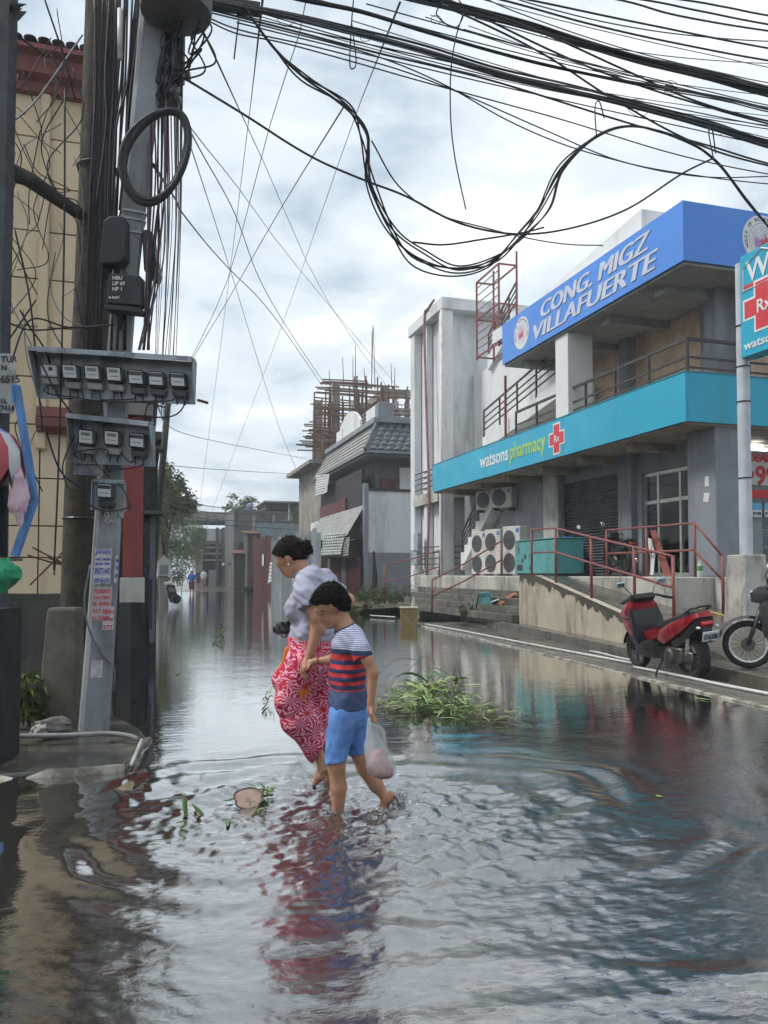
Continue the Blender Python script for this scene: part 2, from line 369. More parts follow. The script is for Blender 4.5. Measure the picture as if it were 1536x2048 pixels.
rr=np.array(rr); th=np.radians(np.arange(-62,74,.22)); Rg,Tg=np.meshgrid(rr,th,indexing='ij'); Xw=Rg*np.sin(Tg); Yw=Rg*np.cos(Tg)
Hw=water_h(Xw,Yw); nr,ntg=Rg.shape
me=bpy.data.meshes.new('water'); idx=np.arange(nr*ntg).reshape(nr,ntg)
fq=np.stack([idx[:-1,:-1],idx[:-1,1:],idx[1:,1:],idx[1:,:-1]],-1).reshape(-1,4)
me.vertices.add(nr*ntg); me.vertices.foreach_set('co',np.stack([Xw,Yw,Hw],-1).ravel())
me.loops.add(fq.size); me.loops.foreach_set('vertex_index',fq.ravel().astype(np.int32)); me.polygons.add(len(fq))
chop=(1-sstep(4.6,6.3,Yw-.25*(Xw-1)))*sstep(-.9,.2,Xw-.12*(Yw-3))*.5
for p_,rad_ in ((BOYF,1.0),(BOYB,1.1),(WOMF,.9),(BOYF+V(.7,-1.0,0),1.3)): chop=np.maximum(chop,np.exp(-((Xw-p_[0])**2+(Yw-p_[1])**2)/(rad_*rad_)))
me.polygons.foreach_set('loop_start',np.arange(0,fq.size,4,dtype=np.int32)); me.polygons.foreach_set('use_smooth',[True]*len(fq)); me.update(); me.validate()
at_=me.attributes.new('chop','FLOAT','POINT'); at_.data.foreach_set('value',chop.ravel().astype(np.float32))
m=bpy.data.materials.new('murky flood water'); m.use_nodes=True; t=m.node_tree; n=t.nodes; l=t.links; n.clear()
tr=n.new('ShaderNodeBsdfTransparent'); tr.inputs[0].default_value=(.55,.49,.40,1)
df=n.new('ShaderNodeBsdfDiffuse'); df.inputs[0].default_value=(.06,.054,.042,1)
gl=n.new('ShaderNodeBsdfGlossy'); gl.inputs['Roughness'].default_value=.02; gl.inputs[0].default_value=(.97,.97,.96,1)
fr=n.new('ShaderNodeFresnel'); fr.inputs[0].default_value=2.4
geo=n.new('ShaderNodeNewGeometry'); bmp=n.new('ShaderNodeBump'); bmp.inputs['Strength'].default_value=.12; bmp.inputs['Distance'].default_value=.02
mpn=n.new('ShaderNodeMapping'); mpn.inputs['Scale'].default_value=(3.5,9,1); l.new(geo.outputs['Position'],mpn.inputs[0])
nz=n.new('ShaderNodeTexNoise'); nz.inputs['Scale'].default_value=1.6; nz.inputs['Detail'].default_value=4; l.new(mpn.outputs[0],nz.inputs['Vector']); l.new(nz.outputs[0],bmp.inputs['Height'])
an=n.new('ShaderNodeAttribute'); an.attribute_name='chop'
mp2=n.new('ShaderNodeMapping'); mp2.inputs['Scale'].default_value=(9,15,1); mp2.inputs['Rotation'].default_value=(0,0,.3); l.new(geo.outputs['Position'],mp2.inputs[0])
nz2=n.new('ShaderNodeTexNoise'); nz2.inputs['Scale'].default_value=1.9; nz2.inputs['Detail'].default_value=5; nz2.inputs['Roughness'].default_value=.62; nz2.inputs['Distortion'].default_value=.6; l.new(mp2.outputs[0],nz2.inputs['Vector'])
bm2=n.new('ShaderNodeBump'); bm2.inputs['Distance'].default_value=.022; sm_=n.new('ShaderNodeMath'); sm_.operation='MULTIPLY'; sm_.inputs[1].default_value=.24; l.new(an.outputs['Fac'],sm_.inputs[0]); l.new(sm_.outputs[0],bm2.inputs['Strength']); l.new(nz2.outputs[0],bm2.inputs['Height']); l.new(bmp.outputs[0],bm2.inputs['Normal'])
for q in (gl,fr,df): l.new(bm2.outputs[0],q.inputs['Normal'])
m1=n.new('ShaderNodeMixShader'); m1.inputs[0].default_value=.5; l.new(tr.outputs[0],m1.inputs[1]); l.new(df.outputs[0],m1.inputs[2])
m2=n.new('ShaderNodeMixShader'); fm=n.new('ShaderNodeMath'); fm.operation='MULTIPLY'; fm.inputs[1].default_value=2.0; fm.use_clamp=True; l.new(fr.outputs[0],fm.inputs[0]); l.new(fm.outputs[0],m2.inputs[0]); l.new(m1.outputs[0],m2.inputs[1]); l.new(gl.outputs[0],m2.inputs[2])
oo=n.new('ShaderNodeOutputMaterial'); l.new(m2.outputs[0],oo.inputs[0]); me.materials.append(m)
wo_=bpy.data.objects.new('water',me); COL.objects.link(wo_); tag(wo_,kind='structure')
# ---------------------------------------------------------------- pharmacy building (right side)
FL=1.33; XF=9.9; Y0=12.86; Y1=26.79
TEAL=M('teal sign sheet',(.004,.37,.56),.38,.06,.5,.15,(.03,.26,.33),.2,.8,spec=.5)
BLUE=M('blue sign sheet',(.065,.25,.74),.4,.05,.5,.12,(.05,.18,.5),.2,.8,spec=.5)
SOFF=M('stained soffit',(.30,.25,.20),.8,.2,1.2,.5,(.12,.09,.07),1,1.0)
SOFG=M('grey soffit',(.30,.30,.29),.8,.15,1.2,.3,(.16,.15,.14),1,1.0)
COLG=M('blue grey column paint',(.22,.245,.28),.7,.15,1.2,.35,(.13,.14,.15),.2,1)
pb=thing('pharmacy_building','two storey corner building with teal lower fascia, blue upper fascia and boarded upper floor','building',(11,18,FL))
XG=11.3    # ground floor shopfront plane
YD0,YD1=colr(1400,XG),colr(1283,XG)      # glass door
YS0,YS1=colr(1236,XG),colr(1124,XG)      # shutter
b=MB(); b.box((9.35,Y0-.35,.0),(20,27.2,FL-.005)); b.box((10.2,11.9,.0),(20,Y0-.36,FL-.008)); b.build('plinth',CONCW,pb,bevel=.02)
b=MB()
b.box((XG,YD1,FL),(XG+.3,YS0,4.3)); b.box((XG,YS1,FL),(XG+.3,27.2,4.3)); b.box((XG+.02,YS0,3.9),(XG+.28,YS1,4.3)); b.box((XG+.02,YD0,3.75),(XG+.28,YD1,4.3))
b.box((XG+.3,26.9,FL),(20,27.2,4.3)); b.build('wall',GREYW,pb)
b=MB(); b.box((12.25,Y0+1.4,5.2),(19.9,20.9,7.3)); b.build('upper_core',GREYW,pb)
for px0,px1,X,d in ((1236,1262,XG-.16,.16),(1086,1116,XG-.2,.2)):
    b=MB(); ya,yb=colr(px1,X),colr(px0,X); b.box((X,ya,FL),(X+d-.003,yb,4.3)); b.build('pilaster',COLG if px0>1200 else CONCW,pb,bevel=.01)
b=MB(); yc=colr(1432,10.65); b.box((10.65,yc,FL),(11.32,yc+.85,4.3)); b.build('corner_column',COLG,pb,bevel=.015)
# slabs / canopies
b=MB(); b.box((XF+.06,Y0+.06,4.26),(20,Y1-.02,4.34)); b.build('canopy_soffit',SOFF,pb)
for yy in np.linspace(Y0+2.2,Y1-1.5,6):
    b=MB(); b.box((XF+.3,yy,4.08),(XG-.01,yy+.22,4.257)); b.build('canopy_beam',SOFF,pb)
b=MB(); b.box((XF+.06,Y0+.06,4.343),(20,Y1-.02,5.1)); b.build('balcony_slab',CONCW,pb)
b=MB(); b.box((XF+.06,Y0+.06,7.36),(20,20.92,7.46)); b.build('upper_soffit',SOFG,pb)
for yy in np.linspace(Y0+1.1,20.0,4):
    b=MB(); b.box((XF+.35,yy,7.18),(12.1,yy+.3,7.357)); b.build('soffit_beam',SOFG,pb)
b=MB(); b.box((XF+.06,Y0+.06,7.463),(20,20.92,8.45)); b.build('roof_slab',WHITE,pb)
# white roof upstand behind the blue fascia
b=MB(); ya=colr(1290,10.6); b.prism([(10.6,ya,8.45),(10.6,ya,9.55),(10.6,colr(1180,10.6),9.35),(10.6,22.4,8.95),(10.6,22.4,8.45)],(5,0,0)); b.build('roof_parapet',WHITE,pb)
b=MB(); b.box((10.25,14,8.45),(10.55,22.4,8.83)); b.build('gutter_ledge',WHITE,pb)
# upper floor: white column, dark columns, plywood boards
b=MB(); yb=colr(1113,10.0); b.box((10.0,yb-.62,5.1),(10.7,yb,7.36)); b.build('upper_column',WHITE,pb,bevel=.01)
XU=11.9
for px0,px1 in ((1240,1258),(1405,1440)):
    b=MB(); ya,yb=colr(px1,XU-.25),colr(px0,XU-.25); b.box((XU-.25,ya,5.1),(XU+.1,yb,7.36)); b.build('upper_column',COLG,pb,bevel=.01)
yy=13.4; k=0
while yy<20.4:
    b=MB(); b.box((XU+.003*(k%3),yy,5.12),(XU+.03+.003*(k%3),yy+1.19,7.35)); b.build('plywood_board',PLY,pb); yy+=1.21; k+=1
xx=11.95; k=0
while xx<18:
    b=MB(); b.box((xx,Y0+1.0+.003*(k%2),5.12),(xx+.88,Y0+1.04+.003*(k%2),7.35)); b.build('plywood_board',PLY,pb); xx+=.9; k+=1
b=MB(); b.box((11.35,Y0+.9,5.1),(11.93,Y0+1.25,7.36)); b.build('upper_column',COLG,pb,bevel=.01)
# balcony rail
b=MB()
for z,w in ((5.98,.06),(5.62,.04),(5.42,.035)):
    b.bar((XF+.25,Y0+.25,z),(XF+.25,20.6,z),w,w); b.bar((XF+.25,Y0+.25,z),(18,Y0+.25,z),w,w)
for y in np.linspace(Y0+.25,20.6,7): b.bar((XF+.25,y,5.1),(XF+.25,y,6.0),.05,.05)
for x in np.linspace(XF+1.7,18,5): b.bar((x,Y0+.25,5.1),(x,Y0+.25,6.0),.05,.05)
b.build('balcony_rail',DARKRAIL,pb)
# roller shutter with real slats
sh=MB(); nz_=34
for i in range(nz_):
    z=FL+i*(3.9-FL)/nz_; h=(3.9-FL)/nz_
    sh.add([(XG+.10,YS0,z),(XG+.10,YS1,z),(XG+.06,YS1,z+h*.5),(XG+.06,YS0,z+h*.5),(XG+.10,YS1,z+h*.96),(XG+.10,YS0,z+h*.96)],[(0,1,2,3),(3,2,4,5)])
sh.build('roller_shutter',M('grey shutter steel',(.10,.11,.125),.55,.15,2,.3,(.05,.055,.06),1,1.5,metal=.2),pb)
# glass shopfront on the street face
GLS=glassmat('shop glass',(.80,.84,.85),.0,1.3); ALU=M('aluminium frame',(.45,.45,.42),.4,.1,4,metal=.5)
dm=(YD0+YD1)/2
b=MB(); b.box((XG+.10,YD0+.02,FL+.05),(XG+.112,YD1-.02,3.72)); b.build('glass_pane',GLS,pb)
fr_=MB()
for y in (YD0+.03,YD0+(YD1-YD0)*.36,YD0+(YD1-YD0)*.74,YD1-.03): fr_.box((XG+.07,y-.035,FL),(XG+.15,y+.035,3.74))
for z in (FL+.04,3.05,3.70): fr_.box((XG+.075,YD0,z-.04),(XG+.145,YD1,z+.04))
fr_.build('door_frame',ALU,pb)
b=MB(); b.box((XG+.16,YD0,3.2),(XG+.2,YD1,3.72)); b.build('transom_panel',M('pale panel',(.42,.44,.43),.6,.1),pb)
# interior: floor light, back wall
b=MB(); b.box((XG+3.2,13.1,FL),(XG+3.3,YS0,4.25)); b.build('interior_wall',M('shop interior',(.25,.26,.27),.8,.1),pb)
# front (-Y) shop window
YW=13.75
b=MB(); b.box((11.33,YW,FL+.3),(18,YW+.012,4.25)); b.build('glass_pane',GLS,pb)
b=MB(); b.box((11.33,YW-.05,FL),(18,YW+.06,FL+.3)); b.build('window_base',COLG,pb)
for x in (11.36,12.9,15.2): 
    b=MB(); b.box((x,YW-.03,FL+.3),(x+.06,YW-.001,4.25)); b.build('mullion',ALU,pb)
PRODS=[M('product %d'%i,c,.45,.25,9) for i,c in enumerate([(.05,.30,.12),(.40,.13,.05),(.45,.42,.36),(.35,.04,.05),(.05,.12,.30),(.50,.35,.08),(.06,.22,.22)])]
SHELFW=M('white shelf',(.6,.6,.58),.5,.06)
def shelf(name,label,org,ux,uy,w,nrow,z0,dz,depth,seed):
    """shop shelf with its stock; stock too small to pick apart is one part per colour"""
    t=thing(name,label,'shelf',org); r=random.Random(seed); b=MB(); ux,uy=V(*ux),V(*uy); o=V(*org); bs=[MB() for _ in PRODS]
    for i in range(nrow+1): b.obox(o+ux*w/2+uy*depth/2+V(0,0,z0+i*dz-.015),(w,depth,.03),[ux,uy,(0,0,1)])
    for sgn in (0,1): b.obox(o+ux*(w*sgn)+uy*depth/2+V(0,0,z0+nrow*dz/2),(.03,depth+.02,nrow*dz+.1),[ux,uy,(0,0,1)])
    b.obox(o+ux*w/2+uy*(depth+.012)+V(0,0,z0+nrow*dz/2),(w,.02,nrow*dz+.1),[ux,uy,(0,0,1)])
    b.build('rack',SHELFW,t)
    for i in range(nrow):
        x=.06; c=r.randrange(len(PRODS)); left=0
        while x<w-.1:
            if left<=0: c=r.randrange(len(PRODS)); left=r.randint(2,5)
            bw=r.uniform(.07,.12); h=dz*r.uniform(.55,.85); p=o+ux*(x+bw/2)+uy*.09+V(0,0,z0+i*dz)
            if r.random()<.6: bs[c].lathe(p,[(bw*.42,0.002),(bw*.42,h*.65),(bw*.16,h*.85),(bw*.16,h)],7)
            else: bs[c].obox(p+V(0,0,h/2+.002),(bw*.9,.12,h),[ux,uy,(0,0,1)])
            x+=bw*1.04; left-=1
    for q,mm in zip(bs,PRODS):
        if q.v: o_=q.build('stock',mm,t); tag(o_,kind='stuff')
    return t
shelf('shop_shelf','stocked white shelf behind the front shop window under price cards',(11.75,YW+.25,FL),(1,0,0),(0,1,0),2.2,4,.28,.36,.3,5)
shelf('shop_shelf','tall stocked shelf seen through the glass street doors',(XG+1.0,YD1+.3,FL),(0,-1,0),(1,0,0),YD1-YD0+.6,6,.1,.36,.3,6)
for xx_,yy_ in ((XG+.7,14.2),(XG+.7,15.6),(12.6,14.6),(14.2,14.6)):
    b=MB(); b.box((xx_,yy_,4.16),(xx_+.9,yy_+.16,4.2)); b.build('ceiling_lamp',emitmat('shop lamp tube',(1,.97,.9),6.0),pb)
# price cards and deal poster in the window
CARD=M('white card',(.65,.66,.66),.6,.05); REDP=M('red print',(.55,.03,.03),.6,.05); DKP=M('dark print',(.03,.035,.05),.6,.05); CYANP=M('light blue print',(.12,.42,.66),.6,.05)
px2=lambda px,py:AY(px,py,YW-.02)
b=MB(); a=px2(1490,905); c=px2(1640,975); b.box((a[0],YW-.03,c[2]),(c[0],YW-.018,a[2])); po=b.build('deal_poster',M('grey poster',(.50,.51,.52),.6,.05),label='white and red price poster reading DEALS in shop window',cat='poster')
b=MB(); q=px2(1490,978); q2=px2(1640,1000); b.box((q[0],YW-.03,q2[2]),(q2[0],YW-.018,q[2]-.005)); b.build('band',REDP,po)
b=MB(); q=px2(1490,903); q2=px2(1640,925); b.box((q[0],YW-.034,q2[2]),(q2[0],YW-.031,q[2])); b.build('header',M('grey header',(.24,.24,.26),.6,.05),po)
q=px2(1497,922); text('lettering','DEALS',REDP,(q[0],YW-.036,q[2]),(1,0,0),(0,0,1),.22,po,.008)
q=px2(1494,972); text('lettering','P',REDP,(q[0],YW-.034,q[2]+.08),(1,0,0),(0,0,1),.34,po,.01); text('lettering','99',REDP,(q[0]+.2,YW-.034,q[2]+.04),(1,0,0),(0,0,1),.56,po,.015)
for i,px in enumerate((1504,1528)):
    a=px2(px,1006); c=px2(px+19,1034); b=MB(); b.box((a[0],YW-.03,c[2]),(c[0],YW-.018,a[2])); cd_=b.build('price_card',CARD,label='small blue and white price card above the bottle shelves',cat='price card',group='price cards in the shop window')
    b=MB(); b.box((a[0],YW-.034,(a[2]+c[2])/2),(c[0],YW-.031,a[2])); b.build('header',CYANP,cd_)
    text('lettering','P199',DKP,(a[0]+.015,YW-.034,c[2]+.03),(1,0,0),(0,0,1),.1,cd_,.002,fit=(c[0]-a[0])*.82)
# notices stuck on the corner column
for px,py,w,h,lab in ((1413,995,.16,.18,'torn pale notice stuck on the grey corner column'),(1414,963,.12,.20,'small white box fixed above the torn notice')):
    q=AX(px,py,10.645); b=MB(); b.obox(q,(.012,w,h),[(1,0,0),(0,.97,.2),(0,-.2,.97)] if py>980 else None); b.build('notice',CARD,label=lab,cat='notice')
# --- teal fascia sign
ts=thing('pharmacy_sign','long teal fascia sign with white and green lettering and red cross','sign',(XF,Y0,4.3))
for i in range(6):
    ya_,yb_=Y0+(Y1-Y0)*i/6,Y0+(Y1-Y0)*(i+1)/6; b=MB(); b.box((XF+.002*(i%2),ya_+.003*(i>0),4.30),(XF+.05,yb_-.003,5.25)); b.build('street_panel',TEAL,ts)
for i in range(4): b=MB(); b.box((XF+.053+2.5*i,Y0+.002*(i%2),4.30),(XF+.05+2.5*(i+1),Y0+.05,5.25)); b.build('front_panel',TEAL,ts)
b=MB(); b.box((XF-.012,Y0-.012,5.252),(XF+.06,Y1,5.275)); b.box((XF+.063,Y0-.012,5.252),(20,Y0+.06,5.275)); b.build('top_trim',M('teal trim',(.01,.22,.30),.4,.1),ts)
WPR=M('white print',(.72,.74,.75),.5,.04); GPR=M('lime green print',(.36,.58,.16),.5,.05); RPR=M('red cross print',(.62,.045,.06),.5,.05)
def onX(px,py,x): return AX(px,py,x)
q=onX(960,934,XF-.005); q2=onX(1017,920,XF-.005); text('lettering','watsons',WPR,(XF-.004,q[1],4.62),(0,-1,0),(0,0,1),.60,ts,.008,fit=q[1]-q2[1])
q=onX(1020,915,XF-.005); q2=onX(1091,898,XF-.005); text('lettering','pharmacy',GPR,(XF-.004,q[1],4.62),(0,-1,0),(0,0,1),.60,ts,.016,fit=q[1]-q2[1])
qc=onX(1113,878,XF-.01)
b=MB(); b.prism(cross_poly((XF-.002,qc[1],4.77),(0,-1,0),(0,0,1),.80,.36),(-.006,0,0)); b.build('cross_border',WPR,ts)
b=MB(); b.prism(cross_poly((XF-.010,qc[1],4.77),(0,-1,0),(0,0,1),.70,.27),(-.006,0,0)); b.build('cross',RPR,ts)
text('lettering','Rx',WPR,(XF-.018,qc[1]+.12,4.68),(0,-1,0),(0,0,1),.26,ts,.002)
# --- blue fascia sign
bs_=thing('fascia_sign','long blue fascia sign with white slanted capitals and round seals','sign',(XF,Y0,7.42))
YB=20.95
b=MB(); b.box((XF,Y0,7.42),(XF+.05,YB,8.59)); b.build('street_panel',BLUE,bs_); b=MB(); b.box((XF+.053,Y0,7.42),(20,Y0+.05,8.59)); b.build('front_panel',BLUE,bs_)
SPR=M('silver white print',(.55,.60,.70),.5,.05)
def trow(s,pa,pb,size,z):
    a=onX(*pa,XF)[1]; c=onX(*pb,XF)[1]; [text('lettering',s,SPR,(XF-.004-.002*k_,a-.028*k_,z),(0,-1,0),(0,0,1),size,bs_,.0,.22,fit=a-c-.09) for k_ in range(4)]
trow('CONG. MIGZ',(1078,620),(1298,490),.56,8.06); trow('VILLAFUERTE',(1062,670),(1310,530),.56,7.58)
SEALB=M('seal blue print',(.30,.33,.46),.6,.1,8); SEALR=M('seal red print',(.60,.10,.12),.6,.1)
def seal(c,nrm,xd,R,txt=None):
    c=V(*c); nrm=V(*nrm)
    disc(c,nrm,R,.005).build('seal_disc',WPR,bs_)
    b=MB()
    for k in range(40):
        t0=2*math.pi*k/40; t1=2*math.pi*(k+.8)/40; X=unit(xd); Z=V(0,0,1)
        b.quad(*[c+nrm*.007+(X*math.cos(t)+Z*math.sin(t))*r for t,r in ((t0,R*.69),(t1,R*.69),(t1,R*.66),(t0,R*.66))])
    b.build('seal_ring',SEALB,bs_,fix=False)
    disc(c+nrm*.006,nrm,R*.58,.003).build('seal_field',M('seal pale field',(.60,.58,.66),.6,.2,6),bs_)
    b=MB(); X=unit(xd); b.prism([c+nrm*.011+X*R*a+V(0,0,1)*R*e_ for a,e_ in ((-.12,-.34),(.30,-.30),(.24,.0),(.10,.22),(.06,.02),(-.1,.0))],nrm*.003); b.build('seal_flame',SEALR,bs_)
    b=MB(); b.prism([c+nrm*.010+X*R*a+V(0,0,1)*R*e_ for a,e_ in ((-.42,-.30),(-.13,-.36),(-.12,.0),(-.40,.08))],nrm*.003); b.build('seal_mark',M('seal mauve print',(.42,.25,.48),.6,.1),bs_)
    s='HOUSE OF REPRESENTATIVES'; 
    for k,ch in enumerate(s):
        if ch==' ': continue
        t=math.radians(205-k*10.0); p=c+nrm*.006+(X*math.cos(t)+V(0,0,1)*math.sin(t))*R*.77
        xd2=X*math.sin(t)-V(0,0,1)*math.cos(t); yd2=X*math.cos(t)+V(0,0,1)*math.sin(t)
        text('seal_lettering',ch,DKP,p-xd2*R*.05,xd2,yd2,R*.2,bs_,.001,ext=.002)
q=onX(1043,665,XF); seal((XF-.001,q[1],8.0),(-1,0,0),(0,-1,0),.44)
q=AY(1526,480,Y0); seal((q[0],Y0-.001,q[2]),(0,-1,0),(1,0,0),.50)
# --- white stair tower left of the pharmacy
st=thing('stair_tower','white three storey stair tower with open landings and dark stair rails','building',(12,29,.2))
XT=10.6; YT=27.55; YT1=31.3; ZT=AX(892,588,10.6)[2]
def box(name,a,b_,mat,par,bevel=0,**k):
    q=MB(); q.box(a,b_); return q.build(name,mat,par,bevel=bevel,**k)
box('pillar',(XT,YT,.2),(XT+.42,YT+.42,ZT-.45),WHITE,st,.01)
box('pillar',(XT,YT1-.5,.2),(XT+.3,YT1,ZT-.45),WHITE,st,.01)
box('pillar',(XT+.05,YT+1.9,.2),(XT+.3,YT+2.25,ZT-.45),WHITE,st,.01)
box('roof',(XT-.08,YT-.1,ZT-.45),(17,YT1+.1,ZT),WHITE,st,.02)
box('back_wall',(XT+2.2,YT1-.25,.2),(17,YT1-.05,ZT-.46),WHITE,st); box('street_wall',(XT+.32,YT+.65,.2),(XT+.5,YT1-.26,ZT-.46),WHITE,st); box('stair_back_wall',(12.0,20.98,5.11),(12.2,YT+.43,8.9),WHITE,st); box('side_wall',(XT+.43,YT+.45,.2),(17,YT+.6,ZT-.46),WHITE,st)
for z in (1.55,4.55,):
    box('landing',(XT+.02,YT+.02,z-.32),(12.2,YT1-.27,z),CONCW,st); box('landing_edge',(XT-.05,YT+.43,z-.45),(XT-.003,YT1-.5,z-.02),CONCW,st)
for z0 in (1.75,4.75):
    b=MB()
    for i in range(4): b.bar((XT+.02,YT+.42,z0+.22*i),(XT+.02,YT1-.5,z0+.22*i),.035,.035); b.bar((XT+.45,YT+.05,z0+.22*i),(XT+1.75,YT+.05,z0+.22*i),.035,.035)
    for x in (XT+1.1,XT+1.75): b.bar((x,YT+.05,z0-.2),(x,YT+.05,z0+.75),.035,.035)
    for i in range(3):
        za=z0-.15+i*.27; b.bar((XT+1.1,YT+.05,za),(XT+1.75,YT+.05,za+.27),.02,.02); b.bar((XT+1.1,YT+.05,za+.27),(XT+1.75,YT+.05,za),.02,.02)
    b.build('landing_rail',DARKRAIL,st)
# a stair flight climbing towards the camera behind the sign, saw-tooth white string
def flight(p0,p1,nst,x0,x1,name='stair_flight'):
    y0,z0=p0; y1,z1=p1; poly=[]; dy=(y1-y0)/nst; dz=(z1-z0)/nst
    poly=[(x0,y0,z0)]
    for i in range(nst): poly+=[(x0,y0+dy*i,z0+dz*(i+1)),(x0,y0+dy*(i+1),z0+dz*(i+1))]
    poly+=[(x0,y1,z1-.42),(x0,y0,z0-.38)]
    b=MB(); b.prism(poly,(x1-x0,0,0)); b.build(name,WHITE,st)
    b=MB()
    for h,w in ((.85,.05),(.62,.035),(.42,.035),(.22,.035)): b.bar((x0+.05,y0,z0+h+.1),(x0+.05,y1,z1+h+.1),w,w)
    for i in range(5): t=i/4; b.bar((x0+.05,y0+(y1-y0)*t,z0+(z1-z0)*t),(x0+.05,y0+(y1-y0)*t,z0+(z1-z0)*t+.97),.045,.045)
    b.build('stair_rail',DARKRAIL,st)
pA=AX(965,880,XT); pB=AX(1112,765,XT)
flight((pA[1],pA[2]),(pB[1],pB[2]),9,XT,XT+1.2)
pA=AX(975,720,XT+1.25); pB=AX(1030,620,XT+1.25)
flight((pA[1],pA[2]),(pB[1],pB[2]),6,XT+1.25,XT+2.3)
flight((26.6,1.9),(23.6,4.2),9,XT+.3,XT+1.3)
# red maintenance cage ladder
rc=thing('cage_ladder','red steel cage ladder standing above the white stair tower','ladder',AX(985,700,XT-.2))
b=MB(); yA=colr(958,XT-.25); yB=colr(1003,XT-.25); zt=AX(980,545,XT-.25)[2]; zb=AX(980,700,XT-.25)[2]
xs=(XT-.3,XT+.3); ys_=(yA,yB)
for i,x in enumerate(xs):
    for y in ys_: b.bar((x,y,zb-.1),(x,y,zt+(.45 if (i==1) else 0)),.05,.05)
for z in np.linspace(zb,zt,3):
    for x in xs: b.bar((x,yA,z),(x,yB,z),.045,.045)
    for y in ys_: b.bar((xs[0],y,z),(xs[1],y,z),.045,.045)
b.build('frame',REDRAIL,rc)
for i,z in enumerate(np.linspace(zb+.25,zt-.2,9)): b=MB(); b.bar((xs[0],yA,z),(xs[0],yB,z),.022,.022); b.build('rung',REDRAIL,rc)
b=MB(); b.bar((XT-.1,colr(1012,XT-.1),4.6),(XT-.1,colr(1012,XT-.1),7.4),.06,.06); b.build('support_post',REDRAIL,rc)
# red drain pipe on the tower's street face
b=MB(); b.tube(catmull([AX(852,1180,XT-.12),AX(858,1000,XT-.12),AX(852,800,XT-.12),AX(849,640,XT-.12),AX(856,618,XT-.1),AX(868,600,XT-.08)],6),.05,8); b.build('drain_pipe',M('faded red pipe',(.36,.17,.16),.5,.15,3,.3,(.2,.12,.11)),smooth=True,label='faded red drain pipe down the edge of the white stair tower',cat='pipe')
b=MB(); b.tube([(XT-.08,YT-.06,.25),(XT-.08,YT-.06,ZT-.5)],.055,8); b.build('drain_pipe',PVCW,smooth=True,label='white drain pipe on the front pillar of the stair tower',cat='pipe')
# --- steps up to the shop
sp=thing('steps','broad wet concrete steps rising from street to shop floor','steps',(9.2,22,.2))
ysn=17.62; nst=6; x0=8.55
for i in range(nst):
    b=MB(); zz_=.2+(FL-.2)/nst*(i+1); xa=x0+.25*i
    y_=[ysn,19,20.5,22,23.5,25,26.7]
    b.loft([[(xa+random.uniform(-.008,.008),y,.2),(xa+random.uniform(-.008,.008),y,zz_-.002*i),(xa+.3 if i<nst-1 else 9.9,y,zz_-.002*i),(xa+.3 if i<nst-1 else 9.9,y,.2)] for y in y_])
    b.build('step',M('wet mossy step',(.085,.075,.057),.35,.35,1.8,.55,(.16,.145,.115),1,1.6,.3,30,spec=.5),sp,bevel=.012)
# --- ramp with its stained wall
rp=thing('ramp','concrete access ramp with peeling cream wall beside the steps','ramp',(9,14,.2))
rz_=lambda y: max(.21,min(FL,1.33-.148*(16.4-y)))
yr=[17.6,16.4,15,13.5,12,10.5,9.2,8.8]
b=MB(); b.loft([[(wx(y)+.16,y,.19),(wx(y)+.16,y,rz_(y)-.004),(9.9 if y>12.4 else 10.6,y,rz_(y)-.004),(9.9 if y>12.4 else 10.6,y,.19)] for y in yr]); b.build('ramp_surface',WETC,rp)
RW=M('peeling cream wall',(.50,.45,.36),.8,.15,1.3,.45,(.17,.15,.115),.25,1.5,.2,50,world=True)
b=MB(); b.loft([[(wx(y),y,.15),(wx(y),y,rz_(y)+.02),(wx(y)+.16,y,rz_(y)+.02),(wx(y)+.16,y,.15)] for y in yr[:-2]]); b.build('ramp_wall',RW,rp)
# dark algae run along the top of the wall, ragged lower edge
r=random.Random(4); top=[]; bot=[]
for y in np.linspace(17.55,10.9,110):
    top.append((wx(y)-.004,y,rz_(y)+.022)); bot.append((wx(y)-.004,y,rz_(y)-.05-.20*max(0,.4+.6*mnoise.noise((y*1.3,0,0))+.7*mnoise.noise((y*3.7,3,0))+.5*mnoise.noise((y*9.1,7,0)))))
b=MB()
for i in range(109): b.quad(top[i],top[i+1],bot[i+1],bot[i])
b.build('algae_stain',M('black algae',(.085,.078,.058),.8,.35,5,.4,(.04,.04,.03),1,4),rp,fix=False)
b=MB(); b.prism([(wx(y)*0+9.86 if False else 9.84,y,rz_(y)+.004) for y in (12.6,11.6)]+[(9.76,11.6,rz_(11.6)+.004),(9.76,12.6,rz_(12.6)+.004)],(0,0,.004)); b.build('yellow_line',M('worn yellow paint',(.52,.36,.06),.7,.2,6,.5,(.2,.17,.1),1,8),rp)
# --- red hand rails (pixel columns measured on the photograph, distances from the wall and floor they stand on)
def rail(label,posts,rails,mat=REDRAIL,pw=.055,rw=.045,name='hand_rail'):
    t=thing(name,label,'handrail',posts[0][0])
    for a,c in posts: b=MB(); b.tube([a,c],pw/2,8); b.build('post',mat,t,smooth=True)
    for pl in rails: b=MB(); b.tube(pl,rw/2,8); b.build('rail',mat,t,smooth=True)
def onwall(px,py): # point above the ramp wall line
    lo,hi=8.0,24.0
    for _ in range(40):
        m_=(lo+hi)/2
        if proj((wx(m_)+.08,m_,.8))[0]>px: lo=m_
        else: hi=m_
    y=(lo+hi)/2; d=ray(px,py); t=(y)/d[1]; return CAM+d*t
P_=[onwall(1063,1059),onwall(1111,1056),onwall(1182,1074),onwall(1268,1094),onwall(1346,1113)]
Pm=[onwall(1063,1105),onwall(1111,1104),onwall(1182,1126),onwall(1268,1151),onwall(1346,1175)]
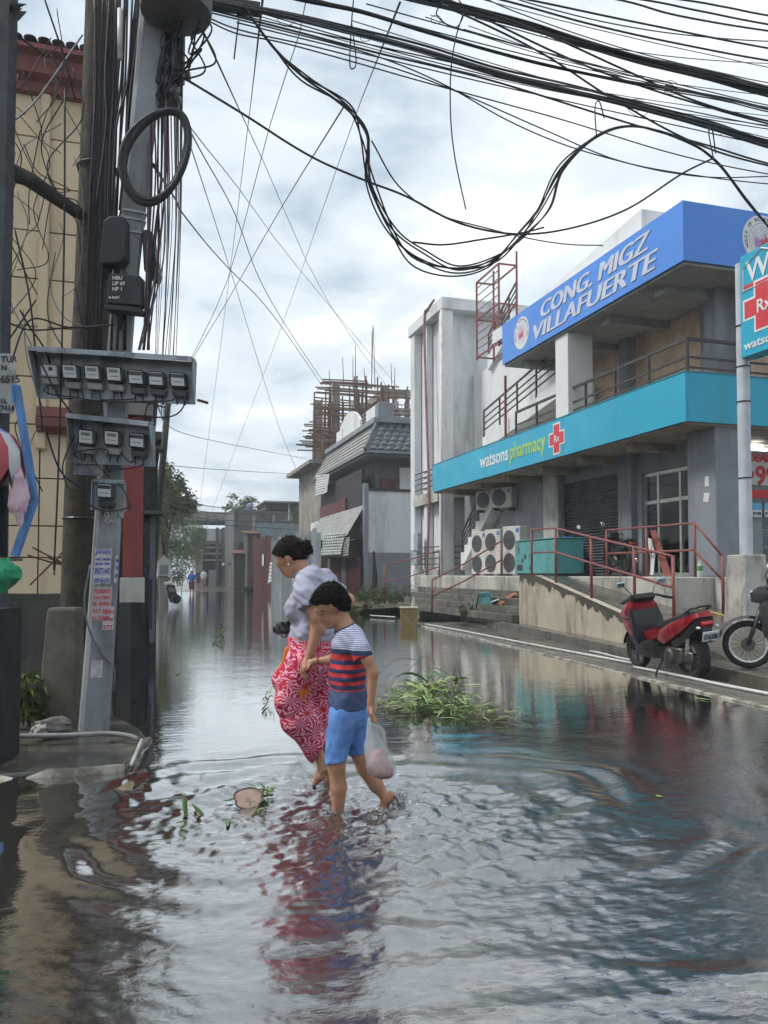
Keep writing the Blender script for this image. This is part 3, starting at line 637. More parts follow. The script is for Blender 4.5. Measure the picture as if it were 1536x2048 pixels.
rail('worn red pipe handrail on top of the peeling ramp wall',[(V(p[0],p[1],rz_(p[1])),p+V(0,0,.01)) for p in P_],[P_,Pm])
XR=9.93
Q=[AX(1213,1061,XR),AX(1293,1054,XR),AX(1389,1046,XR)]; Qm=[AX(1213,1107,XR),AX(1293,1104,XR),AX(1389,1100,XR)]
R2=[AX(1445,1112,XR+.05),AX(1445,1160,XR+.05)]
rail('red pipe handrail along the shop floor edge above the ramp',[(V(p[0],p[1],FL-.01),p+V(0,0,.01)) for p in Q]+[(V(R2[0][0],R2[0][1],rz_(R2[0][1])-.02),R2[0])],[Q+[R2[0]],Qm+[R2[1]]])
def steprail(lab,b0,b1,t0,t1,m0,m1,xb,xt):
    A=AX(*b0,xb); Bq=AX(*b1,xb); C=AX(*t0,xt); D=AX(*t1,xt); mA=AX(*m0,xb); mC=AX(*m1,xt)
    rail(lab,[(V(A[0],A[1],.19),Bq),(V(C[0],C[1],FL-.02),D)],[[Bq,Bq*.55+D*.45-V(0,0,.05),D],[mA,mA*.55+mC*.45-V(0,0,.05),mC]])
steprail('rusty red handrail rising across the middle of the steps',(864,1225),(864,1160),(1003,1140),(1003,1082),(864,1192),(1003,1120),8.35,9.95)
steprail('rusty red handrail on the far side of the steps beside grey house',(769,1190),(769,1130),(879,1140),(879,1101),(769,1165),(879,1133),9.0,10.4)
# --- air conditioners, generator
ACW=M('ac casing',(.58,.57,.52),.5,.08,2,.3,(.36,.33,.28),.4,2); ACD=M('ac grille',(.07,.075,.085),.5,.2); 
def make_ac(two=True):
    h=1.62 if two else .8; t=thing('air_conditioner','','air conditioner')
    b=MB(); b.box((-.17,-.47,0.05),(.17,.47,h)); b.build('casing',ACW,t,bevel=.02,local=True)
    for z in ((.43,1.18) if two else (.42,)):
        f=disc((-.171,.1,z),(-1,0,0),.31,.012,24).build('fan_grille',ACD,t,local=True)
        b=MB()
        for rr_ in (.31,.22,.12):
            b.tube([(-.188,.1+rr_*math.cos(a),z+rr_*math.sin(a)) for a in np.linspace(0,2*math.pi,25)[:-1]],.006,4,closed=True)
        for a in np.linspace(0,math.pi,7)[:-1]: b.bar((-.187,.1-.3*math.cos(a),z-.3*math.sin(a)),(-.187,.1+.3*math.cos(a),z+.3*math.sin(a)),.006,.006)
        b.build('guard_ring',M('grille wire',(.13,.13,.135),.5,.1),f,local=True)
        b=MB(); b.lathe((-.19,.1,z),[(.045,0),(.045,.01)],12,(-1,0,0)); b.build('hub',ACD,f,local=True)
    b=MB(); b.box((-.178,-.42,h-.2),(-.1725,-.27,h-.08)); b.build('badge',M('blue badge',(.05,.16,.5),.5,.1),t,local=True)
    b=MB(); b.box((-.15,-.4,0),(.15,-.32,.05)); b.box((-.15,.32,0),(.15,.4,.05)); b.build('foot',BLACKM,t,local=True)
    return t
ac=make_ac(); acs=make_ac(False)
accol=[(AX(964,1148,10.6),'far one of the row, beside the stair tower'),(AX(992,1148,10.45),'middle one of the row'),(AX(1030,1148,10.3),'next to the teal generator')]
for i,(p,w) in enumerate(accol):
    o=ac if i==0 else copy_tree(ac); o.location=(p[0],p[1],FL); o.scale=(.82,.82,.88); o.rotation_euler=(0,0,math.radians(14)); o['label']='tall twin-fan air conditioner, '+w; o['group']='tall air conditioners beside the generator'
for i,(px,py,w) in enumerate(((976,1022,'nearer the stair tower'),(1008,1018,'farther from the stair tower'))):
    o=acs if i==0 else copy_tree(acs); q=AX(px,py,XG-.35); o.location=(q[0],q[1],q[2]); o.scale=(.85,.85,.85); o.rotation_euler=(0,0,math.radians(28)); o['label']='single-fan air conditioner on wall bracket under the teal canopy, '+w; o['group']='wall air conditioners under the canopy'
    b=MB()
    for s_ in (-.3,.3): b.bar((-.15,s_,-.03),(.35,s_,-.03),.04,.04)
    b.build('bracket',BLACKM,o,local=True)
gp=AX(1012,1143,9.75); gq=AX(1062,1143,9.75)
gn=thing('generator','teal enclosed generator box with vents standing on shop floor','generator',(10.2,gp[1]-.6,FL)); gy0=gq[1]; 
TG=M('teal generator paint',(.085,.32,.33),.45,.12,2,.3,(.06,.16,.16),.4,3)
b=MB(); b.box((9.75,gq[1]-1.3,FL+.06),(10.55,gp[1]-.55,FL+.92)); b.build('casing',TG,gn,bevel=.02)
b=MB(); b.box((9.73,gq[1]-1.32,FL+.93),(10.57,gp[1]-.53,FL+.96)); b.build('lid',TG,gn,bevel=.008)
b=MB(); b.box((9.78,gq[1]-1.2,FL),(10.5,gp[1]-.65,FL+.06)); b.build('skid',BLACKM,gn)
for dy,dz,w,h in ((-.25,.62,.05,.16),(-.95,.62,.05,.18),(-.6,.45,.12,.12),(-.3,.16,.3,.16),(-.85,.15,.06,.12),(-.45,.35,.1,.1)):
    b=MB(); b.box((9.744,gp[1]-.55+dy*1.05-w/2,FL+dz-h/2+.06),(9.749,gp[1]-.55+dy*1.05+w/2,FL+dz+h/2+.06)); b.build('vent',BLACKM,gn)
# --- lamp post with concrete base and hanging sign
lp=V(9.75,11.15,rz_(11.15)); q=proj(lp); 
lpt=thing('lamp_post','white steel post in tapered concrete footing beside the ramp','lamp post',lp)
b=MB(); 
def rect(c,w,z): return [(c[0]-w,c[1]-w,z),(c[0]+w,c[1]-w,z),(c[0]+w,c[1]+w,z),(c[0]-w,c[1]+w,z)]
b.loft([rect(lp,.27,lp[2]-.05),rect(lp,.215,lp[2]+1.15)]); b.build('footing',M('pale cracked concrete',(.42,.41,.38),.85,.2,2,.45,(.15,.13,.11),.4,2.5,.3,40),lpt,bevel=.015)
zt_=AX(1480,530,lp[0])[2]
b=MB(); b.cyl(lp+V(0,0,1.15),V(lp[0],lp[1],zt_),.105,.10,16); b.build('post',M('white post paint',(.52,.56,.62),.5,.1,3,.3,(.28,.29,.30),.3,3),lpt,smooth='auto')
for z in (3.0,4.3,4.9,5.6): b=MB(); b.tube([lp*V(1,1,0)+V(math.cos(a)*.108,math.sin(a)*.108,z) for a in np.linspace(0,6.28,13)[:-1]],.012,5,closed=True); b.build('strap',BLACKM,lpt)
hs=thing('hanging_sign','teal box sign with red cross hung on brackets from the white post','sign',(lp[0],lp[1]-.1,0))
ya=colr(1499,lp[0]-.02); zt2=AX(1499,513,lp[0])[2]; zb2=AX(1499,718,lp[0])[2]; yb=ya-1.0
b=MB(); b.box((lp[0]-.14,yb,zb2),(lp[0]+.14,ya,zt2)); b.build('box',TEAL,hs,bevel=.012); xs_=lp[0]-.143
for z in (zb2+.25,zt2-.35): b=MB(); b.bar((lp[0],ya+.01,z),(lp[0],lp[1],z),.05,.05); b.build('bracket',GALV,hs)
cz=(zb2*.55+zt2*.45); ymid=(ya+yb)/2
b=MB(); b.prism(cross_poly((xs_,ymid,cz),(0,-1,0),(0,0,1),.86,.36),(-.004,0,0)); b.build('cross_border',WPR,hs)
b=MB(); b.prism(cross_poly((xs_-.005,ymid,cz),(0,-1,0),(0,0,1),.78,.28),(-.004,0,0)); b.build('cross',RPR,hs)
text('lettering','Rx',WPR,(xs_-.011,ymid+.12,cz-.12),(0,-1,0),(0,0,1),.3,hs,.004); text('lettering','watsons',WPR,(xs_-.001,ya-.08,zb2+.12),(0,-1,0),(0,0,1),.2,hs,.003,fit=.84)
w_=text('lettering','W',WPR,(xs_-.001,ya-.16,zt2-.5),(0,-1,0),(0,0,1),.5,hs,.005)
b=MB(); hz=zt2-.62; poly=[(xs_,ya-.08,hz),(xs_,yb+.08,hz),(xs_,yb+.08,hz+.38),(xs_,ymid,hz+.58),(xs_,ya-.08,hz+.38)]
b.tube(poly,.018,4,closed=True); b.build('house_outline',WPR,hs); b=MB(); b.box((xs_-.003,yb+.1,hz+.03),(xs_-.001,ya-.1,hz+.09)); b.build('red_band',RPR,hs)
# ---------------------------------------------------------------- left side: tan building, poles, meters, stall
TAN=M('tan wall paint',(.68,.55,.38),.8,.07,.6,.4,(.50,.39,.27),.15,.9,.08,60); MAROON=M('maroon moulding',(.25,.09,.08),.65,.2,2,.3,(.16,.05,.045),1,2)
YTAN=11.6; XTE=colx(186,YTAN); 
tb=thing('tan_building','tan panelled building with maroon cornice and tiled roof edge','building',(-4,YTAN+2,0))
ztop=AY(100,195,YTAN)[2]
zs=[.2]+[AY(100,y,YTAN)[2] for y in (1115,1052,957,850,755,655,560,465,375,278)]+[ztop]
xsn=[-9.5,-7.6,-5.4,-3.6,colx(78,YTAN),XTE]
b=MB(); b.box((-9.5,YTAN+.04,.0),(XTE-.03,YTAN+9,ztop)); b.build('core_wall',M('dark joint',(.17,.11,.08),.9,.2),tb)
for i in range(len(zs)-1):
    for j in range(len(xsn)-1):
        b=MB(); g=.010; b.box((xsn[j]+g,YTAN+random.uniform(0,.006),zs[i]+g),(xsn[j+1]-g,YTAN+.05,zs[i+1]-g)); b.build('wall_panel',TAN,tb)
for j in range(len(zs)-1): b=MB(); b.box((XTE-.028,YTAN+.06,zs[j]+.016),(XTE+.005,YTAN+9,zs[j+1]-.016)); b.build('wall_panel',TAN,tb)
xa,xb=colx(68,YTAN-.12),colx(88,YTAN-.12)
b=MB(); b.box((xa,YTAN-.10,AY(78,900,YTAN)[2]),(xb,YTAN-.008,ztop)); b.build('pilaster',TAN,tb,bevel=.02)
def mould(prof,x0,x1,y,name,mat,par):
    b=MB(); b.loft([[(x,y-d,z) for d,z in prof] for x in (x0,x1)]); return b.build(name,mat,par)
zc=AY(100,195,YTAN)[2]; h_=AY(100,135,YTAN)[2]-zc
mould([(0.0,zc),(.10,zc),(.14,zc+h_*.25),(.30,zc+h_*.35),(.36,zc+h_*.8),(.5,zc+h_*.85),(.5,zc+h_),(0,zc+h_)],-9.5,XTE+.25,YTAN,'cornice',MAROON,tb)
rt=M('grey brown roof tile',(.19,.13,.12),.8,.3,5,.5,(.36,.34,.33),1,6)
for i in range(34):
    x=XTE+.2-i*.17
    for k in range(2):
        b=MB(); pts=[]
        for a in np.linspace(0,math.pi,6): pts.append((math.cos(a)*.08,math.sin(a)*.05))
        b.loft([[(x+u,YTAN-.55+k*.28,zc+h_+.02+k*.10+v) for u,v in pts],[(x+u,YTAN-.2+k*.28,zc+h_+.14+k*.10+v) for u,v in pts]],closed=False,cap=False); b.build('roof_tile',rt,tb,smooth=True,fix=False)
b=MB(); b.box((-9.5,YTAN+.25,zc+h_+.02),(XTE-.25,YTAN+8,zc+h_+.5)); b.build('roof_ridge',MAROON,tb)
# maroon corbel on the wall
a0=AY(72,812,YTAN-.2); a1=AY(142,865,YTAN-.2); z0,z1=a1[2],a0[2]; hh=z1-z0
mould([(0,z0),(.12,z0),(.15,z0+hh*.14),(.24,z0+hh*.2),(.26,z0+hh*.5),(.18,z0+hh*.56),(.2,z0+hh*.62),(.2,z0+hh),(0,z0+hh)],a0[0],a1[0],YTAN-.008,'corbel',MAROON,tb)
DKS=M('shade dark footing',(.045,.043,.04),.7,.3,2)  # shade of the void under the porch, put into the footing colour
# red porch column
pc=thing('porch_column','red painted square column on a cream plinth behind the poles','column',(colx(266,11.9),11.9,0))
xa,xb=colx(246,11.7),colx(287,11.7)
b=MB(); b.box((xa,11.7,1.33),(xb,12.0,3.6)); b.build('shaft',M('red column paint',(.27,.055,.05),.7,.15,2,.3,(.16,.045,.04),.3,2),pc,bevel=.01)
b=MB(); b.box((xa-.03,11.67,.98),(xb+.03,12.03,1.33)); b.build('base',CONCW,pc,bevel=.01); b=MB(); b.box((xa-.05,11.65,-.1),(xa+.12,12.05,.98)); b.build('footing',DKS,pc)
b=MB(); b.box((xa-.35,11.6,3.6),(xb+.1,12.5,3.78)); b.build('beam',CONC,pc)
# shop row on the left of the street
sr=thing('shop_row','dark two storey row of shops along the left of the flooded street','building',(-1.5,20,0))
xr=colx(319,13.2); DK=M('dark shop front',(.05,.053,.058),.7,.3,1.5,.3,(.10,.10,.10),.3,2)
b=MB(); b.box((-4,13.2,-.1),(xr-.03,26,3.5)); b.build('lower_wall',DK,sr)
b=MB(); b.box((-4,13.0,3.5),(xr+.02,26.2,3.62)); b.build('floor_slab',M('dark slab',(.10,.09,.085),.8,.2),sr)
b=MB(); b.box((-4,13.1,3.62),(xr-.12,26,4.35)); b.build('upper_wall',M('lilac grey wall',(.36,.37,.42),.8,.1),sr)
b=MB(); b.box((-4,12.9,4.35),(xr-.02,26.2,4.44)); b.build('roof',BLACKM,sr)
for y,z0,z1 in ((13.19,2.4,3.2),(13.19,.9,2.2)):
    b=MB(); b.box((colx(288,13.2),y-.03,z0),(colx(300,13.2),y,z1)); b.build('window',M('dark window',(.03,.035,.04),.25,.2),sr)
b=MB(); b.box((colx(301,13.2),13.14,.3),(colx(312,13.2),13.197,2.35)); b.build('door',M('blue grey door',(.17,.19,.23),.6,.2,2),sr)
for i,z in enumerate((2.3,3.3)): b=MB(); b.box((colx(288,13),12.7,z),(xr+.05,13.19,z+.05)); b.build('awning',M('old awning',(.15,.16,.15),.7,.3,3),sr)
# slatted dark gate leaning by the shops
gt=thing('slatted_gate','dark metal gate of slanted slats standing in the flood by shops','gate',G(292,1232,0))
p0=AD(286,1136,12.4); p1=AD(301,1165,12.4); p2=AD(301,1232,12.4); p3=AD(286,1215,12.4)
GT=M('dark gate',(.05,.055,.065),.5,.2)
for i in range(10):
    t=i/9; b=MB(); b.bar(p0*(1-t)+p3*t,p1*(1-t)+p2*t,.05,.03); b.build('slat',GT,gt)
for a,c in ((p0,p3),(p1,p2)): b=MB(); b.bar(a+V(0,0,.05),c-V(0,0,.2),.04,.05); b.build('stile',GT,gt)
# low mossy wall behind the poles
b=MB(); y=9.15; rings=[]
for x in np.linspace(-5.5,-.62,14): rings.append([(x,y,-.1),(x,y-.01,1.17+random.uniform(-.015,.015)),(x,y+.2,1.18+random.uniform(-.015,.015)),(x,y+.2,-.1)])
b.loft(rings); b.build('low_wall',M('blackened wall',(.085,.083,.078),.85,.35,1.5,.6,(.03,.033,.03),.3,1.4,.35,40),label='low blackened concrete wall behind the utility poles',cat='wall')
# --- utility poles
D1=7.55
wp=thing('wooden_pole','thick dark wooden utility pole behind the meter boards','utility pole',G(160,1446,.05))
WP=M('creosoted pole timber',(.06,.052,.044),.9,.35,7,.6,(.035,.032,.028),.06,5,.5,40)
b=MB(); path=[(155,1450),(160,1250),(168,1000),(178,760),(187,560),(197,300),(207,0),(212,-180)]
b.tube([AD(px,py,D1) for px,py in path],[.185,.182,.178,.172,.168,.165,.16,.155],18); b.build('shaft',WP,wp,smooth='auto')
b=MB()
for k,z in enumerate((1.9,3.4,5.2)):
    y=1148-(z-1.38)*1600/D1; c=AD(np.interp(y,[0,560,1000,1450],[207,187,168,155]),y,D1); b.tube([c+V(.18*math.cos(a),.18*math.sin(a),0) for a in np.linspace(0,6.28,17)[:-1]],.012,5,closed=True)
tag(b.build('strap',BLACKM,wp),kind='stuff')
D2=6.98
cp=thing('concrete_pole','tapered grey concrete utility pole covered in torn paper notices','utility pole',G(188,1462,.07))
CP=M('grey pole concrete',(.29,.315,.335),.75,.22,1.8,.6,(.13,.135,.14),.25,1.6,.25,60)
def sq(c,w,ch=.25):
    k=w/2; e_=k*(1-ch); X=V(_cy,-_sy,0); Yv=V(_sy,_cy,0); a=math.radians(24); X2=X*math.cos(a)+Yv*math.sin(a); Y2=-X*math.sin(a)+Yv*math.cos(a)
    return [c+X2*u+Y2*v for u,v in ((-e_,-k),(e_,-k),(k,-e_),(k,e_),(e_,k),(-e_,k),(-k,e_),(-k,-e_))]
cpath=[(187,1464,.245),(199,1300,.232),(209,1150,.220),(218,1000,.208),(232,800,.20),(244,640,.195),(262,460,.20),(280,300,.21),(300,100,.215),(312,-60,.21)]
b=MB(); b.loft([sq(AD(px,py,D2),w) for px,py,w in cpath]); b.build('shaft',CP,cp,smooth='auto')
def cpx(y): return np.interp(y,[p[1] for p in cpath][::-1],[p[0] for p in cpath][::-1])
for y in (430,445,470): b=MB(); b.loft([sq(AD(cpx(y+dy),y+dy,D2),.222,.3) for dy in (0,4)]); b.build('band',GALV,cp)
PAP=M('white paper notice',(.60,.61,.63),.7,.1,6,.5,(.36,.37,.38),1,7); BLP=M('blue ink',(.05,.07,.42),.7,.2,9); RDP=M('red ink',(.55,.06,.08),.7,.3,9); PKP=M('pinkish paper',(.55,.42,.42),.7,.2,8,.5,(.40,.40,.41),1,6)
a_=math.radians(24); Xc=V(_cy,-_sy,0)*math.cos(a_)+V(_sy,_cy,0)*math.sin(a_); Nc=-(-V(_cy,-_sy,0)*math.sin(a_)+V(_sy,_cy,0)*math.cos(a_))
lean=unit(AD(cpx(1000),1000,D2)-AD(cpx(1300),1300,D2))
def face(y,u=0,proud=.004):
    w=np.interp(y,[640,800,1000,1150,1300,1464],[.195,.2,.208,.22,.232,.245]); return AD(cpx(y),y,D2)+Nc*(w/2+proud)+Xc*u
def notice(label,y0,y1,u0,u1,mat,lines,ink,ragged=.0):
    c=(face(y0)+face(y1))/2; r=random.Random(int(y0)); n=7; poly=[]
    for i in range(n): t=i/(n-1); poly.append(face(y1,u0+(u1-u0)*t)+lean*r.uniform(-ragged,ragged))
    for i in range(n): t=i/(n-1); poly.append(face(y0,u1+(u0-u1)*t)+lean*r.uniform(-ragged,ragged))
    b=MB(); b.prism(poly,Nc*.002); o=b.build('paper_notice',mat,label=label,cat='notice')
    for s,fy,sz in lines:
        q=face(y0+(y1-y0)*fy,u0+.006,.0068); text('lettering',s,ink,q,Xc,lean,sz,o,.0015,ext=.0006,fit=(u1-u0)*.9)
notice('white paper notice with blue printed phone numbers on the concrete pole',1098,1168,-.098,.04,PAP,[('JANAN',.16,.062),('HARI L SABADO',.33,.024),('AM PO TIPO',.46,.024),('09057714453',.72,.075),('0909 841695',.97,.06)],BLP,.008)
notice('faded pinkish notice with red printed numbers on the concrete pole',1172,1240,-.095,.06,PKP,[('TUBERO',.2,.05),('CALL TEXT',.36,.03),('0 095',.56,.04),('017 151',.76,.04),('01 5529',.98,.045)],RDP,.010)
notice('small red printed strip overlapping the faded notice on the pole',1212,1258,.0,.09,M('white strip',(.58,.55,.55),.7,.1),[('ZU 303',.3,.035),('00180',.62,.035),('577',.95,.04)],RDP,.005)
notice('blank weathered paper square low on the concrete pole',1318,1352,-.07,.025,PAP,[],BLP,.003)
notice('torn strip of blue printed paper on the edge of the pole',1112,1165,.07,.095,PAP,[('M',.25,.05),('S',.5,.04),('B',.8,.04)],BLP,.004)
q=face(1036,-.04,.004); text('lettering','SIN',M('white stencil',(.6,.62,.62),.7,.2,9),q,Xc,lean,.11,cp,.003,ext=.0006); q=face(1046,-.035,.004); text('lettering','CARE',M('white stencil',(.6,.62,.62)),q,Xc,lean,.05,cp,.002,ext=.0006)
# short concrete stub post
sb=thing('stub_post','short broken concrete post with a round hole beside the poles','post',G(120,1440,.07))
c0=G(122,1440,.07)
def rct(c,w,d,z): X=V(_cy,-_sy,0)*w/2; Yv=V(_sy,_cy,0)*d/2; c=V(c[0],c[1],z); return [c-X-Yv,c+X-Yv,c+X+Yv,c-X+Yv]
STB=M('mossy post concrete',(.17,.155,.13),.85,.35,2,.7,(.055,.055,.035),.3,2,.35,45)
b=MB(); b.loft([rct(c0,.33,.22,.0),rct(c0+V(.01,0,0),.30,.21,.55),rct(c0+V(.025,0,0),.265,.19,1.05),rct(c0+V(.03,0,0),.24,.17,1.08)]); b.build('post',STB,sb,bevel=.012)
hc=AD(118,1303,7.63-.13); b=MB(); b.lathe(hc+V(_sy,_cy,0)*.02,[(.047,0),(.044,.012)],16,-VF); b.build('hole',M('dark hole',(.015,.014,.012),.9,.2),sb)
b=MB(); b.tube(catmull([AD(118,1310,7.47),AD(116,1330,7.45),AD(128,1338,7.44),AD(141,1343,7.45)],5),.006,5); b.build('hook_wire',RUST,sb)
# --- meter boards
BRD=M('galvanised board',(.33,.375,.41),.5,.15,2.5,.7,(.11,.115,.12),.5,3.2,metal=.3)
def board(name,label,tl,tr,br,bl,dep,hood=.16,drop=.03):
    P=[AD(*p,dep) for p in (tl,tr,br,bl)]; ux=unit(P[1]-P[0]); n_=unit(np.cross(ux,P[0]-P[3])); 
    if n_@VF>0: n_=-n_
    t=thing(name,label,'meter board',(P[3]+P[2])/2)
    b=MB(); b.prism(P,-n_*.03); b.build('back_plate',BRD,t)
    b=MB(); up=unit(P[0]-P[3]); hp=[P[0]+up*.01,P[1]+up*.01,P[1]+up*.01+n_*hood-up*.012,P[0]+up*.01+n_*hood-up*.012]; b.prism(hp,up*.012); 
    b.prism([hp[3],hp[2],hp[2]-up*drop,hp[3]-up*drop],n_*.01); b.build('hood',BRD,t)
    for a,c in ((0,3),(1,2)): b=MB(); s=1 if a==1 else -1; b.prism([P[a],P[a]+n_*hood*.95-up*.01,P[c]+n_*.05,P[c]],ux*.008*s); b.build('side_cheek',BRD,t)
    return t,P,ux,up,n_
DB=6.72
B1=board('meter_board','wide galvanised board with hood carrying seven electric meters','',0,0,0,0) if False else board('meter_board','wide galvanised hooded board carrying seven electric meters',(72,703),(392,724),(389,808),(80,796),DB)
B2=board('meter_board','narrower rusty hooded board carrying three electric meters',(147,834),(308,851),(309,933),(147,926),DB+.02)
b=MB(); P=[AD(*p,DB+.05) for p in ((146,925),(205,930),(205,952),(146,948))]; b.prism(P,-B2[4]*.02); b.build('lower_flange',BRD,B2[0])
b=MB(); b.bar(AD(395,800,DB-.02),AD(416,806,DB-.02),.025,.02); b.build('bracket_arm',RUST,B1[0])
B3=board('meter_board','small grey backing board carrying a single electric meter',(187,962),(250,966),(250,1022),(187,1020),DB+.05,.03,.01)
MDK=M('meter dark casing',(.035,.038,.042),.35,.15,6,spec=.5); MWH=M('meter face plate',(.55,.57,.58),.5,.06); MLC=M('meter display',(.16,.18,.17),.3,.1); MGR=M('meter terminal cover',(.24,.25,.255),.4,.2,6); MGL=glassmat('meter glass',(.9,.92,.93))
def meter(p,ux,up,nn_,kind,label,group):
    t=thing('electric_meter',label,'electric meter',p,group=group); A=[ux,nn_,up]; w=.145; h=.155
    def bx(name,c,s,mat,bev=.006,par=None):
        q=MB(); q.obox(p+ux*c[0]+nn_*c[1]+up*c[2],s,A); return q.build(name,mat,par or t,bevel=bev)
    bx('base',(0,.012,.01),(w*.96,.022,h*1.15),MGR)
    if kind=='old': 
        bx('case',(0,.045,.03),(w*.92,.05,h*.62),MWH,.01); bx('terminal_block',(0,.04,-.055),(w*.9,.04,.055),MGR)
        bx('badge',(.02,.0725,.045),(.03,.004,.03),MDK,0)
    else:
        cs=bx('case',(0,.05,.03),(w,.075,h*.86),MDK,.018); bx('face_plate',(0,.0895,.032),(w*.74,.004,h*.66),MWH,0,cs)
        if kind=='a': bx('display',(0,.0935,.055),(w*.5,.004,.026),MLC,0,cs)
        else: bx('display',(0,.0935,.062),(w*.72,.004,.03),MDK,0,cs); 
        bx('print',(0,.0935,.012),(w*.5,.003,.006),MLC,0,cs)
        bx('terminal_cover',(0,.035,-.075),(w*.86,.045,.06),MGR if kind=='a' else MDK,.008)
    b=MB()
    for k in (-.03,.03): b.tube([p+ux*k+nn_*.03+up*(-.1),p+ux*(k*1.1)+nn_*.03+up*(-.17)],.006,5)
    tag(b.build('lead_wires',CABLE,t),kind='stuff')
    return t
ords=['first','second','third','fourth','fifth','sixth','seventh']
for i,(px,py,k) in enumerate(((104,752,'old'),(148,755,'a'),(192,757,'a'),(235,760,'a'),(278,766,'b'),(318,769,'b'),(361,771,'b'))):
    lab='small unframed grey electric meter on the wide board' if k=='old' else '%s electric meter from the unframed grey one, wide board, %s'%(ords[i-1],'white face with display' if k=='a' else 'dark banded top')
    meter(AD(px,py,DB-.005),B1[2],B1[3],B1[4],k,lab,'electric meters on the wide board')
for px,py,k,lab in ((179,884,'a','electric meter on the narrow board farthest from its dark banded one'),(230,886,'a','middle electric meter on the narrow three-meter board'),(280,891,'b','dark banded electric meter on the narrow three-meter board')):
    meter(AD(px,py,DB+.012),B2[2],B2[3],B2[4],k,lab,'electric meters on the narrow board')
meter(AD(216,990,DB+.045),B3[2],B3[3],B3[4],'b','lone electric meter under both boards on the concrete pole','electric meters on the narrow board')
# --- telecom boxes, coil, transformer
TBX=M('dark plastic box',(.022,.027,.034),.5,.15,4,.3,(.04,.045,.05),.5,4)
def pbox(name,label,P,dep,th,mat=TBX,lip=None):
    q=[AD(*p,dep) for p in P]; b=MB(); b.prism(q,VF*th); o=b.build(name,mat,label=label,cat='terminal box',bevel=.012); return o
nb=pbox('terminal_box','black square telecom box with white lettering on the concrete pole',((217,545),(281,550),(279,612),(212,607)),6.68,.14)
b=MB(); q=[AD(*p,6.66) for p in ((208,608),(281,615),(279,624),(209,617))]; b.prism(q,VF*.16); b.build('bottom_lip',TBX,nb)
for i,(s,py,sz) in enumerate((('NBU',557,.042),('LIP 69',568,.042),('NP 1',579,.042))): text('lettering',s,WPR,AD(224,py+2,6.675),VR,unit(AD(224,py,6.675)-AD(223,py+10,6.675)),sz,nb,.0008,ext=.001)
text('lettering','PLDT',WPR,AD(224,597,6.675),VR,VU,.026,nb,.001,ext=.001); disc(AD(220,595,6.678),-VF,.009,.003,12).build('logo_dot',WPR,nb)
pbox('terminal_box','tall black wedge-topped junction box above the lettered telecom box',((206,440),(222,430),(248,432),(248,512),(240,525),(198,528)),6.72,.16)
pbox('terminal_box','narrow black junction box tilted against the concrete pole',((283,458),(301,459),(316,545),(313,560),(300,556),(287,540)),6.85,.14)
cc=AD(310,312,6.7); coil=thing('cable_coil','large coil of black cable hanging on the concrete pole','cable coil',cc)
for i in range(9):
    b=MB(); r=random.Random(i); pts=[]; j=[r.uniform(-.012,.012) for _ in range(6)]; rad=(.26+r.uniform(-.012,.012),.405+r.uniform(-.012,.012))
    for a in np.linspace(0,2*math.pi,41)[:-1]:
        u=math.cos(a)*rad[0]; v=math.sin(a)*rad[1]+.03*math.sin(2*a); tl=math.radians(17); u2=u*math.cos(tl)+v*math.sin(tl)*.9; v2=-u*math.sin(tl)*.6+v*math.cos(tl)
        pts.append(cc+VR*(u2+j[0])+VU*(v2+j[1])+VF*(j[2]+.03*math.sin(a+j[3]*50)))
    b.tube(pts,.023,6,closed=True); b.build('cable_turn',CABLE,coil,smooth=True)
TRM=M('transformer paint',(.12,.135,.15),.5,.2,3,.4,(.16,.07,.055),.6,3)
def transformer(label,c,R,h):
    t=thing('transformer',label,'transformer',c)
    b=MB(); b.lathe(c,[(R*.85,0),(R*.97,.02),(R,.07),(R,h-.05),(R*.96,h)],24); b.build('tank',TRM,t,smooth='auto')
    for k in range(5):
        a=math.radians(-150+k*28); b=MB(); b.obox(c+V(math.cos(a)*(R+.03),math.sin(a)*(R+.03),h*.5),(.07,.025,h*.75),rz=a); b.build('cooling_fin',TRM,t)
    for k in (-1,1): b=MB(); b.lathe(c+V(k*R*.5,0,h),[(.05,0),(.03,.04),(.05,.07),(.03,.11),(.045,.14),(.02,.2)],10); b.build('bushing',M('brown porcelain',(.10,.05,.035),.25,.2),t,smooth=True)
    b=MB(); b.lathe(c+VR*(R+.0)+V(0,0,h*.28),[(.028,0),(.04,.05),(.04,.08)],10,VR); b.build('valve',TRM,t)
transformer('grey drum transformer with rusty rim beside the pole tops',AD(322,172,6.95)+V(0,.25,0),.185,.85)
transformer('wide dark drum transformer overhanging the cable bundle at the pole top',AD(352,32,6.75),.30,.95)
b=MB(); b.bar(AD(235,-25,7.2),AD(520,20,7.4),.09,.09); b.build('cross_arm',M('dark steel arm',(.05,.055,.06),.6,.2),label='dark steel cross arm carrying the cable bundles at pole top',cat='cross arm')
b=MB(); q0=AD(240,118,6.86); q1=AD(240,18,6.86); b.tube([q0,q1],.022,8); b.build('fuse_tube',PVCW,smooth=True,label='white porcelain fuse tube between the two poles',cat='fuse')
